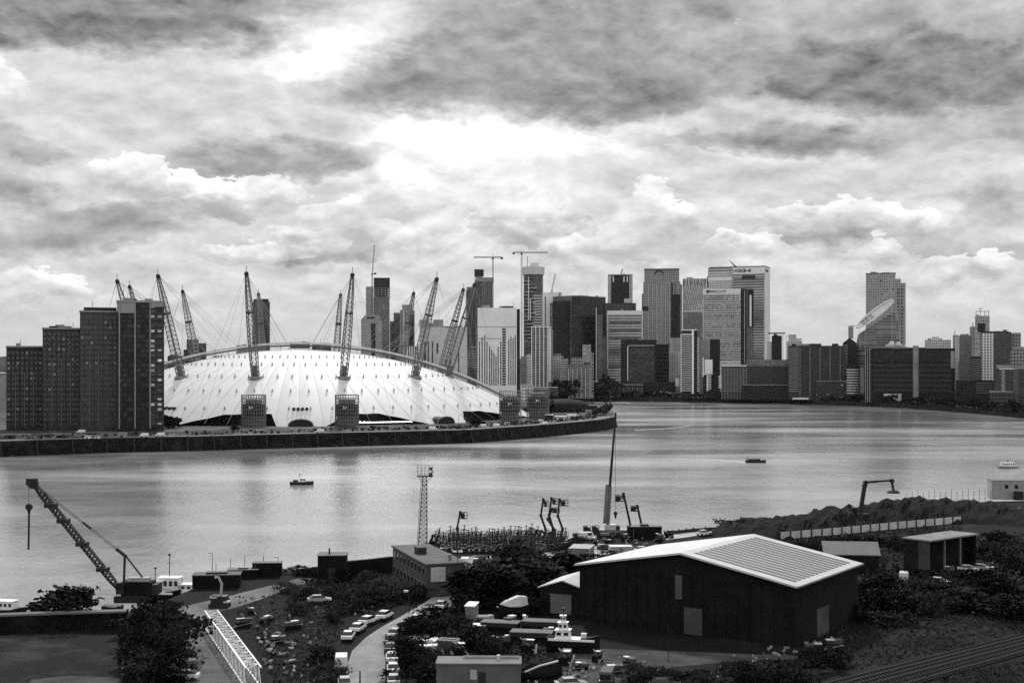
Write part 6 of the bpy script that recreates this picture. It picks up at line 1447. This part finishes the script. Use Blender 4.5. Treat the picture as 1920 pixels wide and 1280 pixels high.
# ---- wakes and foam on the river
def foam(name, label, pts, w_):
    m, nt, b = newmat('foam'); t_ = nd(nt, 'ShaderNodeTexCoord'); n = nd(nt, 'ShaderNodeTexNoise'); n.inputs['Scale'].default_value = .7; n.inputs['Detail'].default_value = 6; nt.links.new(t_.outputs['Object'], n.inputs[0])
    r = nd(nt, 'ShaderNodeMapRange'); r.inputs['From Min'].default_value = .36; r.inputs['From Max'].default_value = .58; nt.links.new(n.outputs['Fac'], r.inputs[0]); nt.links.new(r.outputs[0], b.inputs['Alpha']); b.inputs['Base Color'].default_value = (.7, .7, .7, 1); b.inputs['Roughness'].default_value = .6
    g = MB(); prev = None
    for i, (px, py) in enumerate(pts):
        f = i / (len(pts) - 1); p = wp(px, py); ww_ = w_ * (.25 + f)
        if prev: g.add([(prev[0].x, prev[0].y - prev[1], .03), (p.x, p.y - ww_, .03), (p.x, p.y + ww_, .03), (prev[0].x, prev[0].y + prev[1], .03)], [(0, 1, 2, 3)])
        prev = (p, ww_)
    o = g.build(name, m); tag(o, label, 'wake', kind='stuff')
foam('wake', 'white wake behind the dark speedboat', [(1240, 859), (1290, 860.5), (1340, 862), (1375, 864), (1399, 866.5)], 2.4)
foam('wake', 'curved foam line off the peninsula tip', [(1160, 788), (1200, 789), (1250, 792), (1285, 795), (1296, 797), (1280, 800), (1240, 804), (1190, 806)], 2.0)

# ---- cars
def car_proto(kind):
    t = thing('parked_car', 'car', 'car', (0, 0, -60)); hb = 1.42 if kind != 'van' else 2.0
    if kind == 'van': prof_ = [(-2.2, .45), (2.3, .45), (2.35, 1.0), (1.7, 1.15), (1.2, 1.95), (-2.2, 2.0)]
    else: prof_ = [(-2.1, .5), (2.15, .45), (2.2, .78), (1.2, .95), (-1.5, 1.0), (-2.1, .95)]
    g = MB(); n_ = 4; rings = []
    for y, s_ in ((-.86, .94), (-.78, 1.0), (.78, 1.0), (.86, .94)): rings.append([(x * (.985 if abs(y) > .8 else 1), y, .45 + (z - .45) * s_) for x, z in prof_])
    g.loft(rings); g.build('body', None, t)
    if kind != 'van':
        g = MB(); bt = [(-1.75, 1.0), (1.15, .96), (.45, 1.4), (-1.15, 1.42)]; g.loft([[(x, -.78 + (.14 if z > 1.2 else 0), z) for x, z in bt], [(x, .78 - (.14 if z > 1.2 else 0), z) for x, z in bt]]); g.build('glasshouse', M_glass, t)
        g = MB(); g.box(-1.1, .42, -.62, .62, 1.405, 1.46); g.build('car_roof', None, t)
    else: MB().box(1.25, 1.95, -.74, .74, 1.15, 1.8).build('windscreen', M_glass, t); MB().box(-.2, 1.0, -.87, .87, 1.2, 1.75).build('side_glass', M_glass, t)
    for sx in (-1.3, 1.35):
        for sy in (-.9, .7): MB().cone((sx, sy, .32), (sx, sy + .2, .32), .32, .32, 12).build('wheel', M_black, t)
    for sy in (-.62, .62): MB().box(2.12, 2.24, sy - .18, sy + .18, .62, .76).build('headlight', M_pale, t)
    return t
M_cw = plain('car_white', .75, .25, var=.05); M_cs = plain('car_silver', .38, .25, var=.08); M_cd = plain('car_dark', .04, .2, var=.1); M_cg = plain('car_grey', .16, .25, var=.1)
def place(proto, px, py, tow, mat, label, group, first):
    a, b = G(px, py), G(*tow); rz = math.atan2(b.y - a.y, b.x - a.x)
    o = proto if first else copy_tree(proto); o.location = a; o.location.z = NZ + .05; o.rotation_euler = (0, 0, rz); o['label'] = label
    if group: o['group'] = group
    elif 'group' in o: del o['group']
    for c in o.children:
        if c.name.startswith(('body', 'car_roof')):
            c.data = c.data.copy() if not c.data.materials else c.data
            if not c.data.materials: c.data.materials.append(mat)
            c.material_slots[0].link = 'OBJECT'; c.material_slots[0].material = mat
    return o
car, van2 = car_proto('car'), car_proto('van')
for p_ in (car, van2):
    for c in p_.children:
        if not c.data.materials: c.data.materials.append(M_cw)
CARS = [(721, 1160, (760, 1140), M_cw, 'white saloon car farthest up the left kerb of the curved road'), (690, 1170, (728, 1155), M_cw, 'second white car down the left kerb of the curved road'), (671, 1184, (695, 1168), M_cw, 'third white car down the left kerb, small hatchback'), (653, 1199, (666, 1180), M_cw, 'fourth white car down the left kerb, before the gap'),
 (646, 1288, (642, 1250), M_cs, 'pale car at the bottom edge on the left kerb'), (828, 1141, (855, 1118), M_cw, 'white car farthest up the right kerb by the hedge'), (803, 1153, (828, 1138), M_cs, 'silver car on the right kerb, second from the top'), (783, 1167, (808, 1152), M_cw, 'white car on the right kerb, third from the top'), (762, 1180, (790, 1166), M_cs, 'silver car on the right kerb where the road bends'),
 (742, 1194, (765, 1180), M_cs, 'silver car on the right kerb just below the bend'), (734, 1207, (745, 1194), M_cg, 'grey car on the right kerb below the bend'), (732, 1222, (735, 1207), M_cd, 'dark car on the right kerb between grey and white ones'), (735, 1240, (733, 1222), M_cw, 'white car on the right kerb, third from the bottom'), (737, 1261, (735, 1240), M_cw, 'white car on the right kerb, second from the bottom'), (738, 1283, (737, 1261), M_cs, 'pale car on the right kerb at the bottom edge')]
first = True
for px, py, tow, m_, lab in CARS: place(car, px, py, tow, m_, lab, 'cars parked along the curved road', first); first = False
place(van2, 640, 1252, (643, 1225), M_cw, 'white van parked on the left kerb below the gap', None, True)
for px, py, tow, m_, lab in ((1695, 1090, (1700, 1070), M_cw, 'white van between the two sheds on the right'), (872, 1062, (880, 1048), M_cw, 'white van nose on at the top of the curved road'), (1138, 1283, (1130, 1300), M_cd, 'dark van seen from behind at the bottom, right of the boatyard'), (345, 1262, (330, 1262), M_cg, 'grey van half hidden by the bushes beside the dirt road'), (1100, 1012, (1130, 1010), M_cw, 'white van under the two low dark platforms')):
    place(van2, px, py, tow, m_, lab, None, False)
for px, py, tow, m_, lab in ((1760, 1096, (1800, 1100), M_cw, 'white car with a low roof by the bushes right of the tall shed'), (1815, 1072, (1850, 1074), M_cw, 'white car parked at the far right of the tall shed'), (1840, 1070, (1870, 1073), M_cs, 'silver car beside the white car at the far right'), (598, 1130, (640, 1128), M_cs, 'pale abandoned car in the scrub left of the brick office'), (1205, 1036, (1240, 1034), M_cw, 'white car below the big plant container'), (345, 1275, (330, 1275), M_cw, 'white car behind the bushes at the bottom of the dirt road'), (1070, 1290, (1100, 1288), M_cs, 'pale car at the bottom edge near the dark van'), (1320, 1004, (1345, 1002), M_cw, 'white pickup shape by the river, left of the spiky bush'), (1245, 1292, (1290, 1292), M_cd, 'dark car at the bottom edge below the warehouse yard')):
    place(car, px, py, tow, m_, lab, None, False)
# lorry
p = G(900, 1086); t = thing('lorry', 'dark lorry with a pale roof edge parked above the hedge', 'lorry', p, R(-4)); MB().box(-1.4, 1.4, 0, 6, .9, 4.0).build('box_body', M_clad, t); MB().box(-1.45, 1.45, -.1, .5, 4.0, 4.25).build('roof_edge', M_white, t); cb = MB().box(-1.2, 1.2, -1.8, -.1, .7, 2.8).build('cab', M_dark, t); MB().box(-1.0, 1.0, -1.86, -1.75, 1.7, 2.5).build('windscreen', M_glass, cb)
for sx in (-1.3, 1.0):
    for sy in (-1.2, 3.6, 4.8): MB().cone((sx, sy, .5), (sx + .3, sy, .5), .5, .5, 12).build('wheel', M_black, t)

# ---- poles
def pole(px, py, top, label, heads=0, r=.09, name='lamp_post', cat='lamp post'):
    p = G(px, py); h_ = gz(top, p.y) - NZ; t = thing(name, label, cat, p); MB().cone((0, 0, 0), (0, 0, h_), r, r * .6, 8).build('post', M_dark, t)
    for k in range(heads): MB().box(-.9 + k*1.05, -.15 + k*1.05, -.2, .2, h_ - .1, h_ + .18).build('lamp_head', M_pale, t)
CL = [(960,1178),(985,1170),(1040,1180),(1030,1195),(900,1195),(925,1205),(950,1215),(990,1222),(860,1225),(1060,1245),(1090,1255),(1120,1240),(1150,1262),(1180,1250),(1100,1030),(1115,1022),(1140,1018),(1172,1014),(1130,1030),(1085,1012),(1235,1016),(1255,1008),(1060,1026),(470,1150),(500,1165),(520,1205),(550,1180),(455,1175),(1780,1080),(1830,1085),(1860,1075),(1560,1215),(1530,1222)]
def clutter():
    t = thing('crate_pile', 'pile of crates and boards in the yard clutter', 'crates', (0, 0, -70), 0, 'yard clutter')
    MB().box(-.9, .9, -.7, .7, 0, 1.0).build('crate', M_clad, t); MB().box(-.3, 1.2, -.5, .6, 1.01, 1.7).build('crate', plain('crate_worn', .06, .8, var=.5, scale=2), t)
    g = MB(); g.bar((-1.6, -1, .1), (1.2, -.8, .9), .25, .1); g.bar((-1.2, -1.2, .1), (.2, .9, 1.9), .18, .08); g.build('boards', plain('board_worn', .2, .8, var=.5, scale=2), t); MB().box(-.8, .2, -.75, .1, 1.72, 1.8).build('sheet', M_pale, t)
    return t
cp = clutter(); rc = random.Random(5)
for k, (px, py) in enumerate(CL):
    o = cp if k == 0 else copy_tree(cp); o.location = G(px, py); o.rotation_euler = (0, 0, rc.uniform(0, 6.28)); o.scale = (rc.uniform(.6, 1.4), rc.uniform(.6, 1.4), rc.uniform(.5, 1.2))
    where = 'boatyard' if px < 1200 and py > 1160 and px > 800 else 'crane yard' if py < 1040 and px < 1300 else 'overgrown lot' if px < 700 else 'right hand yards'
    o['label'] = 'pile of crates and boards in the ' + where; o['group'] = 'clutter in the ' + where
pole(858, 1132, 1034, 'tall lamp post with two pale heads by the brick office', 2, .1)
pole(814, 1118, 1085, 'plain thin post at the corner of the brick office', 1)
pole(993, 1064, 1032, 'dark post standing in the pale yard', 0, .14, 'post', 'post')
pole(767, 1150, 1108, 'thin dark post on the left verge of the curved road', 1)
pole(776, 1150, 1130, 'short thin post beside the one on the left verge', 0, .08, 'post', 'post')
pole(675, 1292, 1256, 'short dark post at the bottom in the curved road', 0, .14, 'post', 'post')
pole(920, 1030, 995, 'grey post rising from the packed machines', 0, .09, 'post', 'post')
pole(1253, 1240, 1172, 'thin post in front of the warehouse door', 0, .06, 'post', 'post')
for k, (px, py, top) in enumerate(((398, 1076, 1036), (432, 1074, 1046), (459, 1070, 1043), (494, 1062, 1040), (522, 1066, 1044), (405, 1080, 1056))):
    pole(px, py, top, ['tall ball topped mooring post left of the hull blocks', 'thin mooring post above the long hull block', 'thin mooring post above the low hull', 'tall thin mooring post left of the dark container', 'flagged mooring post on the dark container side', 'short stub post beside the ball topped mooring post'][k], 1 if k in (0, 4) else 0, .08, 'mooring_post', 'mooring post')

# ---- vegetation
def rep(fn, pts, *a): [fn(*p, *a) for p in pts]
rnd = random.Random(31)
def shrub(px, py, h_, label, group=None, kind=BUSH, wide=1.2, z=NZ): p = G(px, py); return tree(label, p.x, p.y, z, h_, kind, group, 'shrub' if kind is BUSH else 'tree', wide, 'shrub' if kind is BUSH else 'tree')
shrub(122, 1172, 6.6, 'dark ragged shrub on the dock wall left of the crane', None, TREES, 1.5); shrub(152, 1170, 4.6, 'lower dark shrub right of the ragged one on the dock wall', None, TREES, 1.6)
shrub(1372, 996, 4.4, 'spiky dark bush on the river edge left of the spoil heap')
for k, (px, py) in enumerate(((548, 1076), (562, 1076), (577, 1077), (590, 1080))): shrub(px, py, rnd.uniform(1.6, 2.6), 'low dark bush in the clump left of the tall shed', 'bushes left of the tall dark shed')
HEDGE = [(882,1150,4),(890,1140,6),(905,1135,6.5),(905,1112,4),(925,1130,7),(918,1105,5),(945,1125,7),(940,1100,5.5),(965,1120,7.5),(962,1094,5),(985,1118,7.5),(982,1090,5.5),(1003,1125,7),(1004,1090,5),(1025,1090,5),(1045,1092,5.5),(1065,1088,5),(990,1140,5),(1000,1150,4),(1010,1075,3),(960,1082,3)]
for px, py, h_ in HEDGE: shrub(px, py, h_, 'dark tree in the dense hedge below the lorry', 'trees of the dense hedge', TREES, 1.6)
LEFT = [(262,1190,4.4),(285,1178,5),(310,1180,5),(300,1200,6),(270,1215,6),(320,1225,6),(290,1240,6),(335,1248,5),(262,1250,5),(300,1262,5),(270,1282,4),(246,1165,1.6),(325,1280,4)]
for px, py, h_ in LEFT: shrub(px, py, h_, 'dark bush in the thicket left of the dirt road', 'thicket left of the dirt road', BUSH, .95)
MID = [(775,1195,3),(790,1185,3),(810,1178,3.4),(838,1172,2.4),(760,1210,2.4),(758,1230,2.4),(765,1255,3),(762,1280,3),(785,1250,2.6),(800,1270,3),(850,1195,3.6),(870,1205,3.8),(895,1215,3.4),(845,1215,2.4),(920,1225,2.4),(780,1230,2.4)]
for px, py, h_ in MID: shrub(px, py, h_, 'dark bush between the right kerb and the boatyard', 'bushes right of the curved road', BUSH, 1.2)
LM = [(700,1100,3.4),(730,1110,3.6),(760,1125,4),(775,1118,3),(680,1125,3),(640,1120,3),(660,1145,3),(625,1165,2.4),(612,1240,2.6),(618,1272,2.6),(570,1120,2.6),(540,1110,2.4),(700,1135,3),(640,1100,3),(560,1150,2.4)]
for px, py, h_ in LM: shrub(px, py, h_, 'dark bush in the overgrown lot below the brick office', 'bushes of the overgrown lot', BUSH, 1.3)
RT = [(1620,1110,3.4),(1650,1105,3.6),(1665,1120,4),(1700,1110,3.6),(1730,1118,4),(1760,1120,3.6),(1790,1116,3.6),(1830,1110,4),(1870,1112,4.4),(1905,1108,4.4),(1640,1140,4),(1690,1145,4),(1750,1150,3.8),(1810,1145,4),(1870,1148,4.4),(1910,1160,4),(1720,1090,3),(1860,1085,3.6),(1900,1080,4),(1880,1055,4),(1840,1045,3.6),(1910,1035,4),(1870,1020,3.6),(1620,1160,3),(1670,1170,3)]
for px, py, h_ in RT: shrub(px, py, h_, 'dark bush on the wooded slope right of the warehouse', 'bushes right of the warehouse', BUSH, 1.5)
FR = [(1195,1275,2.6),(1225,1285,3),(1290,1278,2.6),(1330,1290,3),(1370,1270,2.4),(1400,1285,3),(1440,1270,2.6),(1480,1280,3),(1520,1262,2.6),(1540,1240,2.6),(1570,1250,2.8)]
for px, py, h_ in FR: shrub(px, py, h_, 'dark bush on rough ground before the warehouse', 'bushes in front of the warehouse', BUSH, 1.3)
YD = [(1180,1070,3),(1110,1060,2.6),(1140,1050,2.6),(1072,1046,2.4),(1062,1035,3),(1078,1022,2.6),(1500,1040,3),(1530,1030,3),(1590,1020,3),(1640,1020,3),(1570,1032,3),(1680,1030,3)]
for px, py, h_ in YD: shrub(px, py, h_, 'small dark bush in the yards behind the warehouse', 'bushes behind the warehouse', BUSH, 1.4)
# rough scrub and grass over the waste ground
g = MB(); r2 = random.Random(90)
def scatter(poly, n, s0, s1, hmax):
    P_ = [G(*a) for a in poly]
    for k in range(n):
        a, b = r2.random(), r2.random(); e0 = P_[0].lerp(P_[1], a); e1 = P_[3].lerp(P_[2], a); p = e0.lerp(e1, b)
        if r2.random() < .5 and math.sin(p.x * .31) + math.sin(p.y * .23 + p.x * .1) < -.1: continue
        s_ = r2.uniform(s0, s1); z = NZ + r2.uniform(0, hmax) * r2.random()
        for q in range(2):
            u = Vector((r2.uniform(-1, 1), r2.uniform(-1, 1), r2.uniform(-.2, .9))) * s_; v = u.orthogonal().normalized() * s_ * .6; c_ = Vector((p.x + r2.uniform(-.4, .4), p.y + r2.uniform(-.4, .4), z))
            g.add([c_ - u, c_ + v, c_ + u, c_ - v], [(0, 1, 2, 3)])
scatter([(430, 1120), (640, 1110), (640, 1290), (520, 1290)], 1500, .12, .35, .5)
scatter([(560, 1085), (740, 1085), (800, 1120), (640, 1170)], 1800, .15, .5, .8)
scatter([(1520, 1180), (1930, 1120), (1930, 1190), (1560, 1265)], 2400, .15, .4, .5)
scatter([(1100, 1290), (1560, 1268), (1500, 1300), (1100, 1300)], 900, .2, .5, .7)
scatter([(1600, 1040), (1930, 1000), (1930, 1110), (1640, 1130)], 3600, .2, .6, 1.1)
scatter([(800, 1200), (1040, 1190), (1100, 1290), (780, 1290)], 1500, .15, .4, .5)
scatter([(1440, 1015), (1800, 985), (1800, 1010), (1500, 1040)], 1500, .2, .6, 1.0)
scatter([(1600, 1290), (1930, 1240), (1930, 1300), (1600, 1310)], 1500, .15, .4, .4)
tag(g.build('rough_scrub', M_leaf2), 'rough weeds and brambles over the waste ground', kind='stuff')
g = MB(); r2 = random.Random(17)
def scraps(poly, n, s0, s1):
    P_ = [G(*a) for a in poly]
    for k in range(n):
        a, b = r2.random(), r2.random(); p = P_[0].lerp(P_[1], a).lerp(P_[3].lerp(P_[2], a), b); s_ = r2.uniform(s0, s1); an = r2.uniform(0, 6.28); c_, s__ = math.cos(an) * s_, math.sin(an) * s_; k_ = r2.uniform(.2, .7)
        vs = [(p.x + c_, p.y + s__, NZ + .1), (p.x - s__*k_, p.y + c_*k_, NZ + .15), (p.x - c_, p.y - s__, NZ + .12), (p.x + s__*k_, p.y - c_*k_, NZ + .1)]; g.add(vs + [(x, y, z + r2.uniform(.1, .5)) for x, y, z in vs], [(3,2,1,0), (4,5,6,7), (0,1,5,4), (1,2,6,5), (2,3,7,6), (3,0,4,7)])
scraps([(440, 1140), (600, 1135), (600, 1290), (520, 1290)], 45, .1, .45); scraps([(480, 1190), (560, 1190), (560, 1260), (500, 1260)], 30, .2, .8); scraps([(780, 1195), (850, 1195), (850, 1230), (790, 1230)], 30, .15, .5)
scraps([(1700, 1060), (1920, 1050), (1920, 1110), (1700, 1120)], 50, .15, .6); scraps([(1080, 1235), (1500, 1225), (1520, 1290), (1080, 1290)], 40, .1, .35); scraps([(1440, 1215), (1560, 1200), (1560, 1215), (1440, 1235)], 22, .2, .6); scraps([(990, 1240), (1120, 1240), (1140, 1290), (990, 1290)], 35, .12, .45); scraps([(1095, 1000), (1240, 1000), (1240, 1040), (1080, 1040)], 50, .15, .6); scraps([(600, 1120), (760, 1120), (700, 1150), (610, 1160)], 20, .1, .3)
tag(g.build('rubbish', plain('rubbish_pale', .26, .8, var=.6, scale=1.5)), 'pale scraps of rubbish strewn over the waste ground', kind='stuff')

# ------------------------------------------------------------------ thin haze over the river
def haze(dens):
    m = bpy.data.materials.new('haze_air'); m.use_nodes = True; nt = m.node_tree; nt.nodes.clear()
    v = nt.nodes.new('ShaderNodeVolumePrincipled'); v.inputs['Color'].default_value = (.9, .9, .9, 1); v.inputs['Density'].default_value = dens; v.inputs['Anisotropy'].default_value = .3
    o = nt.nodes.new('ShaderNodeOutputMaterial'); nt.links.new(v.outputs[0], o.inputs['Volume'])
    h = MB().box(-9500, 9500, -700, 13500, -6, 260).build('haze', m); tag(h, kind='stuff')
HAZE = 6e-6
if HAZE: haze(HAZE)

# ------------------------------------------------------------------ labels: repeats that share one are told apart by their order
ORD = 'first second third fourth fifth sixth seventh eighth ninth tenth eleventh twelfth thirteenth fourteenth fifteenth sixteenth seventeenth eighteenth nineteenth twentieth'.split()
TENS = {20: 'twenty', 30: 'thirty', 40: 'forty'}
def ordinal(n): return ORD[n - 1] if n <= 20 else TENS[(n // 10) * 10] + '-' + ORD[n % 10 - 1] if n % 10 else {30: 'thirtieth', 40: 'fortieth'}[n]
by = {}
for o in sc.objects:
    if o.parent is None and o.get('label') and o.get('kind') is None: by.setdefault(o['label'], []).append(o)
for lab, os_ in by.items():
    if len(os_) < 2: continue
    os_.sort(key=lambda o: o.location.x / o.location.y)
    for i, o in enumerate(os_): o['label'] = lab + ', ' + ordinal(i + 1) + ' from the left'
